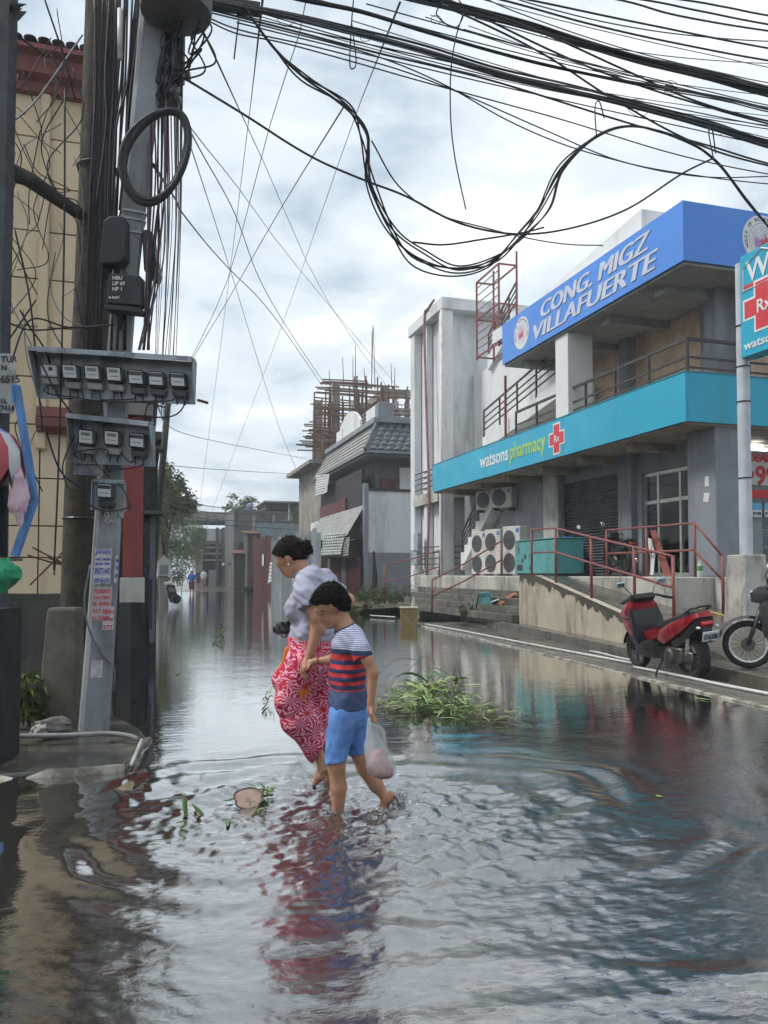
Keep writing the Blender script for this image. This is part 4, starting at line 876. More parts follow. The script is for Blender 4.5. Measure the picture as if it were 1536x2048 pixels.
# --- left edge: dark post, stencilled plate, diagonal arm
lpz=thing('steel_post','dark steel post with tattered top wrapped in wires beside tan wall','post',AD(-2,1100,6.1))
b=MB(); b.loft([rct(AD(x,y,6.1),w,.14,AD(x,y,6.1)[2]) for x,y,w in ((-8,1440,.10),(-3,900,.10),(0,600,.105),(4,300,.13),(8,0,.15),(10,-80,.15))]); b.build('shaft',M('dark post steel',(.05,.058,.068),.6,.25,4),lpz)
b=MB(); r=random.Random(2)
for k in range(7):
    q=AD(18+r.uniform(-5,5),5+k*3,6.05); b.prism([q,q+VR*r.uniform(.06,.12)-VU*.01,q+VR*.05-VU*r.uniform(.04,.12)],VF*.004)
b.build('tattered_sheet',BLACKM,lpz)
b=MB(); b.tube([AD(-20,325,6.1),AD(60,360,6.6),AD(110,395,7.0),AD(160,428,7.4)],[.075,.065,.06,.055],8); b.build('diagonal_arm',M('bark arm',(.06,.055,.05),.9,.3,8,bump=.5),smooth=True,label='rough dark diagonal arm bracing the steel post to the wooden pole',cat='brace')
sp_=thing('stencil_plate','mouldy grey plate with black stencilled lettering fixed to the steel post','sign',AD(5,825,5.95))
STN=M('mouldy grey plate',(.36,.37,.35),.8,.25,5,.5,(.12,.13,.10),1,7); b=MB(); b.prism([AD(*p,5.95) for p in ((-60,705),(19,707),(30,738),(28,815),(24,826),(-60,826))],VF*.02); b.build('plate',STN,sp_)
for s,px,py,sz in (('TUR',2,724,.062),('N',2,740,.055),('6515',0,765,.075),('LL',2,806,.045),('7416',0,821,.055)): text('lettering',s,DKP,AD(px,py,5.945),VR,VU,sz,sp_,.002,ext=.001)
# --- street stall: blue frame, striped umbrella, bags
BLF=M('blue painted timber',(.10,.25,.55),.55,.15,4,.4,(.05,.11,.22),.3,4)
sf=thing('blue_frame','bent blue painted timber frame of a street stall','stall frame',AD(34,1110,5.6))
for a,c,w in (((33,772),(69,1000),.042),((69,998),(30,1112),.046),((31,770),(30,805),.03)): b=MB(); b.bar(AD(*a,5.6),AD(*c,5.6),w,.05,VF); b.build('timber',BLF,sf)
um=thing('stall_umbrella','drooping red, white and blue striped stall umbrella','umbrella',AD(-70,1250,5.6))
UC=[M('umbrella white',(.55,.56,.58),.8,.1),M('umbrella red',(.42,.09,.10),.8,.15)]; UB=M('umbrella blue',(.12,.16,.34),.8,.15)
ap=AD(-75,838,5.6)
for k in range(20):
    b=MB(); a0_,a1_=2*math.pi*k/20,2*math.pi*(k+1)/20; am=(a0_+a1_)/2; rg=[]
    for rr_,z in ((.0,0),(.2,-.03),(.33,-.10),(.41,-.22),(.42,-.34)):
        rg.append([ap+V(rr_*math.cos(a0_),rr_*math.sin(a0_),z),ap+V(rr_*1.04*math.cos(am),rr_*1.04*math.sin(am),z-.012),ap+V(rr_*math.cos(a1_),rr_*math.sin(a1_),z)])
    rg.append([rg[-1][0]+V(0,0,-.02),ap+V(.40*math.cos(am),.40*math.sin(am),-.47),rg[-1][2]+V(0,0,-.02)])
    up=MB(); up.loft(rg[:3],closed=False,cap=False); up.build('crown_gore',UB,um,smooth=True,fix=False)
    b.loft(rg[2:],closed=False,cap=False); b.build('gore',UC[k%2],um,smooth=True,fix=False)
b=MB(); b.tube([ap,V(ap[0],ap[1],.1)],.018,8); b.build('pole',GALV,um)
def crumple(name,label,cat,c,r3,mat,seed,amp=.35,n=18,m=12,sag=0,group=None):
    b=MB(); b.ball((0,0,0),1.0,n,m); vv=[]
    for p in b.v:
        p=V(*p); q=unit(p); d=1+amp*mnoise.noise((q[0]*1.7+seed,q[1]*1.7,q[2]*1.7))+amp*.6*mnoise.noise((q[0]*4+seed,q[1]*4,q[2]*4))
        vv.append(tuple(V(*c)+q*d*V(*r3)+V(0,0,-sag*max(0,q[2])**2)))
    b.v=vv; return b.build(name,mat,smooth='auto',label=label,cat=cat,group=group)
PINKB=M('pink plastic film',(.60,.42,.50),.4,.25,6,.3,(.35,.15,.22),1,5); GRNB=M('green plastic film',(.02,.30,.14),.3,.25,6)
crumple('plastic_bag','crumpled pink plastic bag hanging beside the striped umbrella','plastic bag',AD(37,995,5.5),(.055,.04,.16),PINKB,4,.55)
crumple('plastic_bag','shiny green plastic bag on the stall counter','plastic bag',AD(6,1148,5.4),(.11,.1,.10),GRNB,8,.4)
sc_=thing('stall_cart','dark stall cart draped in cloth with blue corner post','stall cart',AD(-60,1440,5.6))
b=MB(); q0=AD(-40,1170,5.5); b.obox(V(q0[0]-.15,q0[1]+.3,.58),(.55,.6,1.1),rz=-YAW); b.build('cabinet',M('dark cabinet cloth',(.02,.02,.022),.9,.3,4),sc_)
b=MB(); q=AD(-10,1060,5.75); b.obox(V(q[0]-.12,q[1],q[2]),(.42,.05,.62),rz=-YAW); b.build('hanging_cloth',M('black cloth',(.012,.015,.022),.95,.3,5),sc_)
b=MB(); q=AD(-7,1260,5.3); b.bar(V(q[0],q[1],.1),V(q[0],q[1],1.25),.03,.03); b.build('corner_post',BLF,sc_)
b=MB(); q=AD(-8,1130,5.5); b.obox(q+V(-.1,.1,.04),(.42,.3,.02),rz=-YAW); b.build('counter',WOOD,sc_)
# stand pipe with blue water meter, pavement conduit
tp=thing('stand_pipe','thin white stand pipe topped by a blue water meter','water meter',G(10,1472,.07))
b=MB(); b.tube([AD(12,1475,6.75),AD(20,1385,6.75)],.016,8); b.tube([AD(-4,1440,6.8),AD(10,1390,6.75)],.014,8); tag(b.build('pipe',PVCW,tp,smooth=True),kind='stuff')
b=MB(); q=AD(20,1384,6.75); b.lathe(q,[(.035,0),(.05,.02),(.05,.085),(.045,.09)],14); b.build('meter_body',M('faded blue meter',(.08,.22,.40),.5,.25,8),tp,smooth='auto'); b=MB(); b.lathe(q+V(0,0,.092),[(.056,0),(.056,.03),(.05,.034)],14); b.build('lid',M('cream lid',(.5,.44,.33),.6,.15),tp,smooth='auto')
b=MB(); b.tube(catmull([G(-60,1474,.09),G(60,1472,.09),G(150,1470,.09),G(215,1467,.09),G(255,1471,.085),G(275,1478,.06)],5),.02,8); b.build('conduit_pipe',M('grey conduit',(.22,.23,.24),.5,.2,5),smooth=True,label='grey conduit pipe lying across the pavement before the poles',cat='pipe')
b=MB(); b.tube([G(283,1480,.03),G(262,1530,.03)],.014,6); b.build('conduit_pipe',PVCW,smooth=True,label='broken white pipe lying at the pavement corner in the water',cat='pipe')
b=MB(); b.tube(catmull([face(1130,-.13,.02),face(1200,-.16,.03),face(1260,-.10,.03),face(1310,.03,.03),face(1335,.12,.02),face(1380,.13,.0)],6),.009,6); b.build('conduit_pipe',CABLEG,smooth=True,label='grey cable drooping across the face of the concrete pole',cat='cable')
# ---------------------------------------------------------------- middle and far buildings
YH=38.8; XH=10.75
GH=thing('grey_house','grey and white house with slate mansard roof and awnings over street','house',(12.5,43,.2))
ROOF=M('slate grey roof tile',(.13,.155,.17),.55,.2,3,.35,(.075,.085,.09),.4,2); ROOFL=M('pale grey roof sheet',(.30,.30,.285),.6,.18,2,.4,(.16,.155,.14),.3,2)
def fy(px,py): return AY(px,py,YH)
xR=fy(842,1000)[0]; zW=fy(760,982)[2]; zG=fy(760,1105)[2]
DKR=M('maroon house wall',(.11,.035,.035),.75,.25,2,.3,(.05,.025,.025),.3,2)
box('garden_wall_upper',(XH+.1,YH,zG),(xR,YH+.2,zW),WHITE,GH); box('garden_wall_lower',(XH+.1,YH-.02,.1),(xR,YH+.2,zG-.002),GREYW,GH); box('wall_cap',(XH+.05,YH-.06,zW),(xR,YH+.25,zW+.12),BLACKM,GH)
box('corner_post',(XH-.12,YH-.1,.1),(XH+.12,YH+.2,zW+.35),GREYW,GH,.02)
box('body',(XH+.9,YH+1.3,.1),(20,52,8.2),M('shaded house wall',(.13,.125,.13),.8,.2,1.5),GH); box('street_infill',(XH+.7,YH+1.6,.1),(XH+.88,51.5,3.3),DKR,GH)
box('recess_wall',(XH+2.2,YH+1.2,zW),(xR+.5,YH+1.29,7.0),WHITE,GH)
box('door',(XH+1.15,YH+1.2,zW-.3),(XH+1.95,YH+1.28,6.4),M('maroon door',(.12,.03,.03),.6,.2),GH)
# mansard: front and street slopes with courses
zt=fy(800,842)[2]; zb=fy(790,903)[2]; 
cT=V(XH+.85,YH+.75,zt); cB=V(XH-.1,YH-.25,zb); eT=V(XH+.85,51,zt); eB=V(XH-.1,51,zb); fT=V(21,YH+.75,zt); fB=V(21,YH-.25,zb)
nC=6
for i in range(nC):
    a,c=i/nC,(i+1)/nC
    b=MB(); n_=unit(V(-1,0,.8)); p=lambda s,T,Bq:Bq*(1-s)+T*s
    q=[p(a,cT,cB)+n_*.05,p(a,eT,eB)+n_*.05,p(c,eT,eB),p(c,cT,cB)]; b.prism(q,-n_*.05); b.build('roof_course',ROOFL,GH)
    nt_=16; n2_=unit(V(0,-1,.8))
    for k in range(nt_):
        u0=k*.42; L0=p(a,cT,cB); L1=p(c,cT,cB); b=MB(); cols_=[]
        for uu,hh in ((0,.0),(.1,.06),(.2,.085),(.3,.06),(.40,.0)): cols_.append([L0+V(u0+uu+.2,0,0)+n2_*(hh+.04),L1+V(u0+uu+.2,0,0)+n2_*hh])
        b.loft(cols_,closed=False,cap=False); b.build('roof_tile',ROOF,GH,fix=False,smooth=True)
b=MB(); b.prism([cB,fB,fT,cT],(0,.12,.0)); b.build('roof_deck',ROOF,GH)
b=MB(); b.tube([cB+V(-.03,-.03,.05),cT+V(-.03,-.03,.08)],.09,6); b.build('hip_ridge',ROOF,GH)
b=MB(); b.bar(cT+V(-.1,-.15,.12),fT+V(0,-.15,.12),.3,.26); b.bar(cT+V(-.1,-.15,.12),eT+V(-.1,0,.12),.3,.26); b.build('cornice',GREYW,GH)
b=MB(); b.bar(cB+V(.1,.1,-.08),fB+V(0,.1,-.08),.3,.14); b.bar(cB+V(.1,.1,-.08),eB+V(.1,0,-.08),.3,.14); b.build('eaves_gutter',GREYW,GH)
box('eaves_soffit',(XH,YH,zb-.25),(20,51,zb-.18),SOFG,GH)
za=zt+.25
box('parapet',(XH+.9,YH+.8,za),(fy(797,830)[0],YH+1.4,za+.85),GREYW,GH,.02); box('parapet_side',(XH+.9,YH+1.42,za),(XH+1.2,YH+3.2,za+.8),WHITE,GH)
box('parapet_side',(XH+.9,47.5,za),(XH+1.2,49,za+.8),WHITE,GH)
g0=AX(680,870,XH+1); g1=AX(722,850,XH+1); ytA,ytB=g1[1],g0[1]; poly=[(XH+.95,ytB,za)]+[(XH+.95,ytB+(ytA-ytB)*t,za+.4+1.15*math.sin(math.pi*min(1,t*.95+.05))**.6) for t in np.linspace(0.04,.97,9)]+[(XH+.95,ytA,za)]
b=MB(); b.prism(poly,(.15,0,0)); b.build('curved_gable',WHITE,GH)
b=MB()
for k in range(4):
    b.bar((XH+1,YH+3.2,za+.2+.2*k),(XH+1,ytA,za+.2+.2*k),.04,.04); b.bar((XH+1,ytB,za+.2+.2*k),(XH+1,47.5,za+.2+.2*k),.04,.04); b.bar((fy(797,830)[0],YH+1,za+.15+.22*k),(20,YH+1,za+.15+.22*k),.05,.05)
tag(b.build('roof_rail',GALV,GH),kind='stuff')
# lower awning on the street face, tarps, window
a0=AX(733,985,XH); a1=AX(733,1042,XH-.8); e0=AX(655,1008,XH); e1=AX(645,1064,XH-.8)
for i in range(6):
    s,s1=i/6,(i+1)/6; q=[V(XH-.9*(s),a0[1]+.3,4.9-1.5*s),V(XH-.9*s,49.5,4.9-1.5*s),V(XH-.9*s1,49.5,4.9-1.5*s1-.03),V(XH-.9*s1,a0[1]+.3,4.9-1.5*s1-.03)]
    b=MB(); b.prism(q,(-.03,0,-.04)); b.build('awning_sheet',ROOFL,GH)
box('upper_screen',(XH+.2,YH+1.5,5.0),(XH+.35,50,6.9),M('dark screen',(.035,.03,.035),.8,.3),GH); box('balcony_front',(XH+.05,YH+4.5,4.9),(XH+.2,50,5.6),DKR,GH)
box('street_window',(XH+.8,44,2.3),(XH+.88,46,3.4),M('dark window',(.03,.035,.04)),GH); box('pale_shutter',(XH-.2,49.2,3.0),(XH+.2,51.6,4.7),WHITE,GH)
TARP=M('printed tarpaulin',(.48,.52,.50),.6,.2,3,.5,(.22,.25,.24),1,6)
def sheet(name,label,cat,P,mat,nu=10,nv=8,amp=.06,th=.008,seed=0):
    """hanging cloth: warped quad with thickness"""
    A,B_,C,D=[V(*p) for p in P]; nrm=unit(np.cross(B_-A,D-A)); b=MB(); top=[]; 
    for j in range(nv+1):
        row=[]
        for i in range(nu+1):
            u,v=i/nu,j/nv; p=(A*(1-u)+B_*u)*(1-v)+(D*(1-u)+C*u)*v; row.append(p+nrm*amp*(mnoise.noise((u*3+seed,v*2.5,seed))+.5*math.sin(u*9+seed)*v))
        top.append(row)
    for j in range(nv):
        for i in range(nu): b.quad(top[j][i],top[j][i+1],top[j+1][i+1],top[j+1][i])
    o=b.build(name,mat,label=label,cat=cat,fix=False,smooth=True); md=o.modifiers.new('thick','SOLIDIFY'); md.thickness=th; return o
tp1=sheet('tarpaulin','pale printed tarpaulin hung below the awning of the grey house','tarpaulin',[AX(648,1068,9.85),AX(691,1064,9.85),AX(682,1110,9.8),AX(640,1112,9.8)],TARP,seed=1)
sheet('tarpaulin','white tarpaulin rag hanging under the mansard roof of the grey house','tarpaulin',[AX(632,952,10.6),AX(659,948,10.6),AX(655,985,10.5),AX(630,994,10.5)],M('white rag',(.55,.57,.58),.8,.15,4),seed=2)
sheet('tarpaulin','grey side flap hung beside the printed tarpaulin','tarpaulin',[AX(690,1076,9.9),AX(700,1074,9.9),AX(697,1112,9.9),AX(682,1114,9.9)],M('grey rag',(.30,.31,.32),.8,.15,4),seed=3)
# corrugated fences: each sheet its own part
def corrugated(b,p0,p1,z0,z1,wave=.06,amp=.02,tilt=0):
    p0=V(*p0,0); p1=V(*p1,0); L_=np.linalg.norm(p1-p0); d=(p1-p0)/L_; n_=V(-d[1],d[0],0); k=max(4,int(L_/wave)*2); pts=[]
    for i in range(k+1): t=i/k*L_; pts.append(p0+d*t+n_*amp*(1 if i%2 else -1))
    b.loft([[q+V(0,0,z0) for q in pts],[q+V(0,0,z1)+n_*tilt for q in pts]],closed=False,cap=False)
REDS=[M('maroon sheet %d'%i,c,.6,.25,1.5,.5,(.07,.04,.035),.15,2) for i,c in enumerate([(.11,.035,.035),(.14,.045,.042),(.085,.032,.032)])]; GRS=[M('zinc sheet %d'%i,c,.5,.2,1.5,.5,(.13,.13,.13),.15,2,metal=.3) for i,c in enumerate([(.30,.33,.35),(.24,.27,.29)])]
def fence(label,pts,z0,htop,mats,seed,w=.85):
    t=thing('corrugated_fence',label,'fence',(*pts[0],z0)); r=random.Random(seed)
    for a,c in zip(pts[:-1],pts[1:]):
        a,c=V(*a),V(*c); L_=np.linalg.norm(c-a); k=max(1,int(L_/w))
        for i in range(k):
            b=MB(); q0=a+(c-a)*i/k; q1=a+(c-a)*(i+1.03)/k; corrugated(b,q0,q1,z0,htop*r.uniform(.94,1.05),wave=.09,amp=.022,tilt=r.uniform(-.06,.06)); o=b.build('sheet',r.choice(mats),t,fix=False)
    return t
fence('tall patched fence of maroon and grey corrugated sheets at the water edge',[(8.15,37.5),(7.8,50.3)],-.12,3.5,GRS,3)
fence('tall maroon corrugated hoarding with torn notices farther up the street',[(7.8,50.4),(7.35,55.5)],-.12,3.9,REDS,4,.95)
fence('lower maroon corrugated fence before the grey house',[(10.45,YH-.1),(10.4,47)],.1,2.2,REDS+GRS[:1],5)
sheet('notice','pale torn banner on the maroon hoarding','banner',[AX(540,1125,7.7),AX(546,1125,7.8),AX(543,1165,7.8),AX(536,1168,7.7)],CARD,4,6,.04,seed=5); 
for px,py in ((526,1120),(588,1150)):
    q=AX(px,py,7.55 if px<560 else 8.0); b=MB(); b.obox(q,(.02,.5,.75),rz=.06); b.build('notice',CARD,label='small white notice nailed to the maroon hoarding' if px<560 else 'small white notice on the grey corrugated sheets',cat='notice')
# --- unfinished concrete building bristling with timber props
UB_=thing('unfinished_building','unfinished concrete building bristling with timber scaffolding poles and steel bars','building',(12,56,0))
BC=M('raw concrete',(.30,.27,.235),.9,.2,1,.4,(.16,.14,.12),.3,1.2,.2,40); PR=M('brown scaffold timber',(.20,.115,.08),.9,.3,2)
xa=AY(643,940,52)[0]; zs_=[AY(617,920,52)[2],AY(640,800,52)[2]]
box('lower_wall',(xa,52.2,0),(24,60,zs_[0]-.25),BC,UB_); box('slab',(xa-.9,51.6,zs_[0]-.25),(24,60.5,zs_[0]),BC,UB_)
zR=AY(740,770,52)[2]
for x in (xa+.9,xa+4.4,xa+9.5):
    for y in (52.6,58.5): box('column',(x,y,zs_[0]),(x+.5,y+.5,zR+.2),BC,UB_)
for y in (52.6,58.5): box('roof_beam',(xa+4.4,y+.05,zR-.55),(24,y+.45,zR),BC,UB_)
box('roof_beam',(xa+4.45,52.7,zR-.55),(xa+4.85,58.5,zR-.01),BC,UB_); box('mid_wall',(xa+1.5,57.5,zs_[0]),(24,57.7,zs_[0]+2.3),BC,UB_)
r=random.Random(12)
for i in range(84):
    x=xa-.5+r.uniform(0,1)*9.5; y=r.choice((51.8,52.4,53.4,54.8,56,57.2)); top=zR+r.uniform(-1.2,.9)
    if x<xa+2: top-=r.uniform(.3,2.0)*(1-(x-xa+.5)/2.5)
    b=MB(); b.bar((x,y,zs_[0]),(x+r.uniform(-.08,.08),y,top),.085,.085); b.build('timber_prop',PR,UB_)
for i in range(50):
    y=r.choice((51.75,52.35,53.3,54.6)); z=zs_[0]+.5+r.random()*(zR-zs_[0]-.2); f=(z-zs_[0])/(zR-zs_[0]); x0_=xa-1.6+1.9*f+r.uniform(-.4,.5); L_=r.uniform(2.5,5.5)
    b=MB(); b.bar((x0_,y,z),(x0_+L_,y+r.uniform(-.1,.1),z+r.uniform(-.12,.12)),.09,.075); b.build('timber_ledger',PR,UB_)
for i in range(14):
    x=xa+.5+r.random()*7; z=zs_[0]+r.random()*2; b=MB(); b.bar((x,52.1,z),(x+r.uniform(-1.4,1.4),52.1,z+r.uniform(1,2)),.07,.06); b.build('timber_brace',PR,UB_)
for i,(px,py) in enumerate(((746,650),(744,662),(711,690),(706,712),(685,715),(658,740),(728,735),(782,725),(790,735),(835,755),(747,655))):
    top=AY(px,py,52.8); b=MB(); b.cyl((top[0]+r.uniform(-.15,.15),52.8,zR-.1),top,.035,.02,5); b.build('steel_bar',RUST,UB_)
# --- far end of the street
FH=thing('far_grey_house','grey two storey house with flat dark roof at street end','house',(9,72,0))
DG=M('dark grey far wall',(.12,.125,.13),.8,.3,.6,.4,(.05,.05,.055),.3,.7); LG=M('light far wall',(.34,.35,.36),.8,.2,.5,.4,(.16,.16,.16),.3,.6)
def py_box(px0,px1,py0,py1,Y,dy,name,mat,par,**k):
    a=AY(px0,py0,Y); c=AY(px1,py1,Y); return box(name,(a[0],Y,c[2]),(c[0],Y+dy,a[2]),mat,par,**k)
py_box(468,612,1020,1190,72,8,'wall',DG,FH); py_box(532,608,1003,1020,72.5,6,'roof_room',DG,FH); py_box(528,605,1001,1006,71.5,7,'roof_edge',LG,FH); py_box(513,600,1046,1080,71.9,.09,'upper_window',M('pale blue far glass',(.25,.32,.36),.3,.2),FH)
for px in (505,545,580): py_box(px,px+5,1030,1180,71.8,.15,'column',LG,FH)
py_box(478,500,1085,1120,71.9,.09,'window',M('dark window',(.03,.035,.04)),FH); py_box(474,500,1128,1165,71.5,.3,'shop_sign',M('faded blue board',(.22,.30,.36),.7,.2),FH); py_box(448,486,1125,1131,69,2,'awning',LG,FH)
F2=thing('far_concrete_house','pale concrete house with roof deck and dark open ground floor at street end','house',(6,84,0))
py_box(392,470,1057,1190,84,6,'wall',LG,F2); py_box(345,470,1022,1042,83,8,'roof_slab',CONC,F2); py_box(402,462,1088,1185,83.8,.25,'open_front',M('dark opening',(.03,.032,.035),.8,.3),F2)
py_box(414,460,1058,1082,83.8,.15,'pale_panel',WHITE,F2)
for py in (1093,1105,1118): py_box(400,465,py,py+4,83.5,.2,'balcony_rail',LG,F2)
for px in (400,432,444,462): py_box(px,px+5,1055,1185,83.4,.3,'column',DG if px>430 and px<460 else LG,F2)
py_box(418,432,1140,1180,83.3,.4,'door',LG,F2)
for lab,px0,px1,py0,py1,Y in (('low shed with rusty roof against the street-end house',468,512,1100,1180,66),('dark lean-to shed beside the maroon hoarding',495,520,1060,1175,64)):
    t=thing('shed',lab,'shed',AY((px0+px1)/2,py1,Y)); py_box(px0,px1,py0+8,py1,Y,2.5,'wall',M('brown shed wall',(.10,.085,.075),.85,.3,1.2),t); a=AY(px0-4,py0+8,Y-.6); c=AY(px1+3,py0,Y-.6)
    b=MB(); b.prism([(a[0],Y-.7,a[2]),(c[0],Y-.7,a[2]),(c[0],Y+2.6,c[2]),(a[0],Y+2.6,c[2])],(0,0,.08)); b.build('roof',RUST,t)
b=MB(); q=AY(578,1042,69); b.tube([q,AY(578,1007,69)],[.12,.03],8); b.tube([AY(570,1040,69),AY(586,1040,69)],.04,6); b.build('antenna',GALV,label='slim pointed antenna on the far rooftops',cat='antenna')
b=MB(); q=AY(500,1020,71); b.lathe(q,[(.25,0),(.3,.2),(.3,.5),(.1,.62)],12); b.build('water_tank',M('blue tank',(.20,.26,.36),.5,.1),label='small blue water tank on the far rooftops',cat='water tank')
# street end: lamp with globe, white kennel-like shrine, tipped sidecar
gl_=thing('street_lamp','slim white garden lamp with round globe beside the trees','street lamp',G(363,1178,.02)); q=G(363,1178,.02); dd=q[1]/ray(363,1100)[1]
b=MB(); b.tube([q,CAM+ray(364,1103)*dd],[.07,.05],8); b.build('post',PVCW,gl_); b=MB(); b.ball(CAM+ray(364,1094)*dd,.2,14,10); b.build('globe',M('milky globe',(.75,.75,.74),.3,.03),gl_,smooth=True); b=MB(); b.lathe(CAM+ray(364,1104)*dd,[(.12,0),(.16,.1)],10); b.build('collar',GALV,gl_)
kn=thing('shrine','small white gabled wayside box below the trees','shrine',G(328,1190)); Yk=42.; a=AY(315,1152,Yk); c=AY(341,1130,Yk)
b=MB(); xm=(a[0]+c[0])/2; b.prism([(a[0],Yk,a[2]),(c[0],Yk,a[2]),(c[0],Yk,c[2]+.15),(xm,Yk,c[2]+.5),(a[0],Yk,c[2]+.15)],(0,1,0)); b.build('housing',M('off white box',(.48,.48,.45),.8,.15),kn); box('niche',(a[0]+.12,Yk-.02,a[2]+.1),(c[0]-.12,Yk-.003,c[2]),M('grey niche',(.2,.21,.21),.8,.2),kn); box('stand',(a[0]+.1,Yk+.1,-.1),(c[0]-.1,Yk+.9,a[2]-.003),CONC,kn)
sd_=thing('sidecar','tipped black sidecar with white roof edge standing in the flood','sidecar',G(344,1203))
Ys=35.; 
def sp3(px,py): return AY(px,py,Ys)
b=MB(); P=[sp3(*p) for p in ((331,1168),(350,1170),(357,1200),(341,1206),(334,1190))]; b.prism(P,(0,.9,0)); b.build('body',M('black sidecar paint',(.02,.02,.024),.4,.2),sd_,bevel=.03)
b=MB(); P=[sp3(*p) for p in ((329,1166),(345,1163),(346,1167),(331,1170))]; b.prism(P,(0,1,0)); b.build('roof_edge',PVCW,sd_); b=MB(); P=[sp3(*p) for p in ((337,1175),(350,1177),(351,1184),(339,1183))]; b.prism(P,(0,-.02,0)); b.build('panel',M('grey panel',(.2,.2,.21),.5,.2),sd_)
b=MB(); c_=sp3(352,1198); b.tube([c_+V(.13*math.cos(a_),0,.13*math.sin(a_)) for a_ in np.linspace(0,6.28,17)[:-1]],.09,6,closed=True); b.build('wheel',TYRE,sd_)
# leaning far utility pole on the left
b=MB(); Yp=27.; b.tube([AY(300,1215,Yp),AY(312,1060,Yp),AY(325,930,Yp),AY(336,805,Yp)],[.13,.12,.11,.1],8); b.build('utility_pole',WP,smooth=True,label='thin dark leaning utility pole in front of the street trees',cat='utility pole')
# --- trees
LEAF=[M('leaf green %d'%i,c,.6,.3,1.5) for i,c in enumerate([(.12,.17,.055),(.20,.25,.09),(.08,.12,.045)])]; BARK=M('bark',(.10,.075,.055),.9,.3,4)
def leaf(b,p,d,l,w,r,droop=.3):
    d=unit(d); s=unit(np.cross(d,V(r.uniform(-.4,.4),r.uniform(-.4,.4),1))); n_=np.cross(s,d); m_=p+d*l*.5+n_*w*.25; t=p+d*l-V(0,0,l*droop)
    k=len(b.v); b.v+= [tuple(p),tuple(m_+s*w/2),tuple(t),tuple(m_-s*w/2)]; b.f+=[(k,k+1,k+2),(k,k+2,k+3)]
def tree(label,base,h,crowns,nl,lsz,seed,name='tree',narrow=.35,droop=.3):
    t=thing(name,label,'tree',base,group='trees at the far end of the street'); r=random.Random(seed); base=V(*base)
    b=MB(); top=base+V(0,0,h*.75); b.tube([base-V(0,0,.2),base+V(.1,0,h*.35),top],[h*.03,h*.024,h*.008],8); 
    for c,rad in crowns: b.tube([base+V(.1,0,h*.3),(base+V(0,0,h*.4)+V(*c))/2,V(*c)],[h*.014,h*.01,h*.004],5)
    tag(b.build('trunk',BARK,t,smooth=True),kind='stuff')
    bs=[MB() for _ in LEAF]; tot=sum(rd[0]*rd[1]*rd[2] for _,rd in crowns)
    for c,rad in crowns:
        k=int(nl*rad[0]*rad[1]*rad[2]/tot); cl=[]
        for _ in range(max(6,k//45)):
            u=unit(V(r.gauss(0,1),r.gauss(0,1),r.gauss(0,1)))*r.uniform(.35,1)**.5; cl.append(V(*c)+u*V(*rad))
        for _ in range(k):
            q=r.choice(cl); p=q+V(r.gauss(0,.16)*rad[0],r.gauss(0,.16)*rad[1],r.gauss(0,.14)*rad[2]); d=V(r.gauss(0,1),r.gauss(0,1),r.gauss(.1,.6)); leaf(bs[int(abs(hash((round(q[0],2),round(q[2],2)))))%3 if r.random()<.7 else r.randrange(3)],p,d,lsz*r.uniform(.6,1.3),lsz*narrow*r.uniform(.8,1.3),r,droop)
    for q,mm in zip(bs,LEAF): tag(q.build('foliage',mm,t,fix=False),kind='stuff')
def at(px,py,Y): return tuple(AY(px,py,Y))
tree('broad leafy tree overhanging the left bank near the street end',(1.2,62,-.1),7,[(at(332,1060,62),(1.8,1.8,2.3)),(at(342,1115,60),(1.6,1.6,1.9)),(at(366,1075,64),(1.5,1.6,1.9)),(at(325,1140,52),(1.0,1.0,1.3)),(at(388,1085,80),(1.4,1.5,2.4))],11000,.21,3)
tree('tall feathery bamboo rising above the left bank',(1.0,44,-.1),8,[(at(330,990,44),(.7,.8,1.4)),(at(345,965,44),(.45,.6,1.1)),(at(360,1000,45),(.8,.8,.9)),(at(318,1020,42),(.5,.6,1.3))],3800,.28,5,narrow=.16,droop=.5)
tree('thin wind-stripped tree above the far rooftops',(at(478,1040,90)[0],90,0),11,[(at(480,1005,90),(1.6,1.2,1.2)),(at(468,1018,90),(1.3,1,.7)),(at(495,1015,90),(1.2,1,.6))],700,.42,6,narrow=.4)
tree('low green shrub tree behind the hoarding',(at(612,1040,66)[0],66,0),5.5,[(at(608,1030,66),(1.2,1.1,.9))],900,.25,8)
def shrub(label,base,rad,h,n,seed,name='shrub',lsz=.14,mats=LEAF):
    t=thing(name,label,'shrub',base,group='weeds and shrubs on the banks'); r=random.Random(seed); bs=[MB() for _ in mats]; st=MB(); base=V(*base)
    for _ in range(max(5,n//25)):
        q=base+V(r.gauss(0,.4)*rad,r.gauss(0,.4)*rad,0); tip=q+V(r.gauss(0,.25)*rad,r.gauss(0,.25)*rad,h*r.uniform(.5,1.1)); st.tube([q-V(0,0,.05),tip],[.008,.003],4)
        for _ in range(25): s_=r.random(); p=q*(1-s_)+tip*s_; leaf(r.choice(bs),p,V(r.gauss(0,1),r.gauss(0,1),r.uniform(-.2,.8)),lsz*r.uniform(.6,1.3),lsz*.3,r,.35)
    tag(st.build('stems',BARK,t),kind='stuff')
    for q,mm in zip(bs,mats):
        if q.v: tag(q.build('leaves',mm,t,fix=False),kind='stuff')
WEED=[M('weed green %d'%i,c,.6,.3,3) for i,c in enumerate([(.10,.17,.045),(.16,.21,.07),(.06,.11,.03)])]
shrub('bright green weeds on the bank below the lower maroon fence',G(745,1205,.15),1.6,.75,1100,2,mats=WEED); shrub('weeds around the foot of the far step handrail',G(790,1212,.12),1.3,.6,700,3,mats=WEED); shrub('green weeds by the stair tower foot',V(9.4,27.8,.25),.7,.7,350,4,mats=WEED)
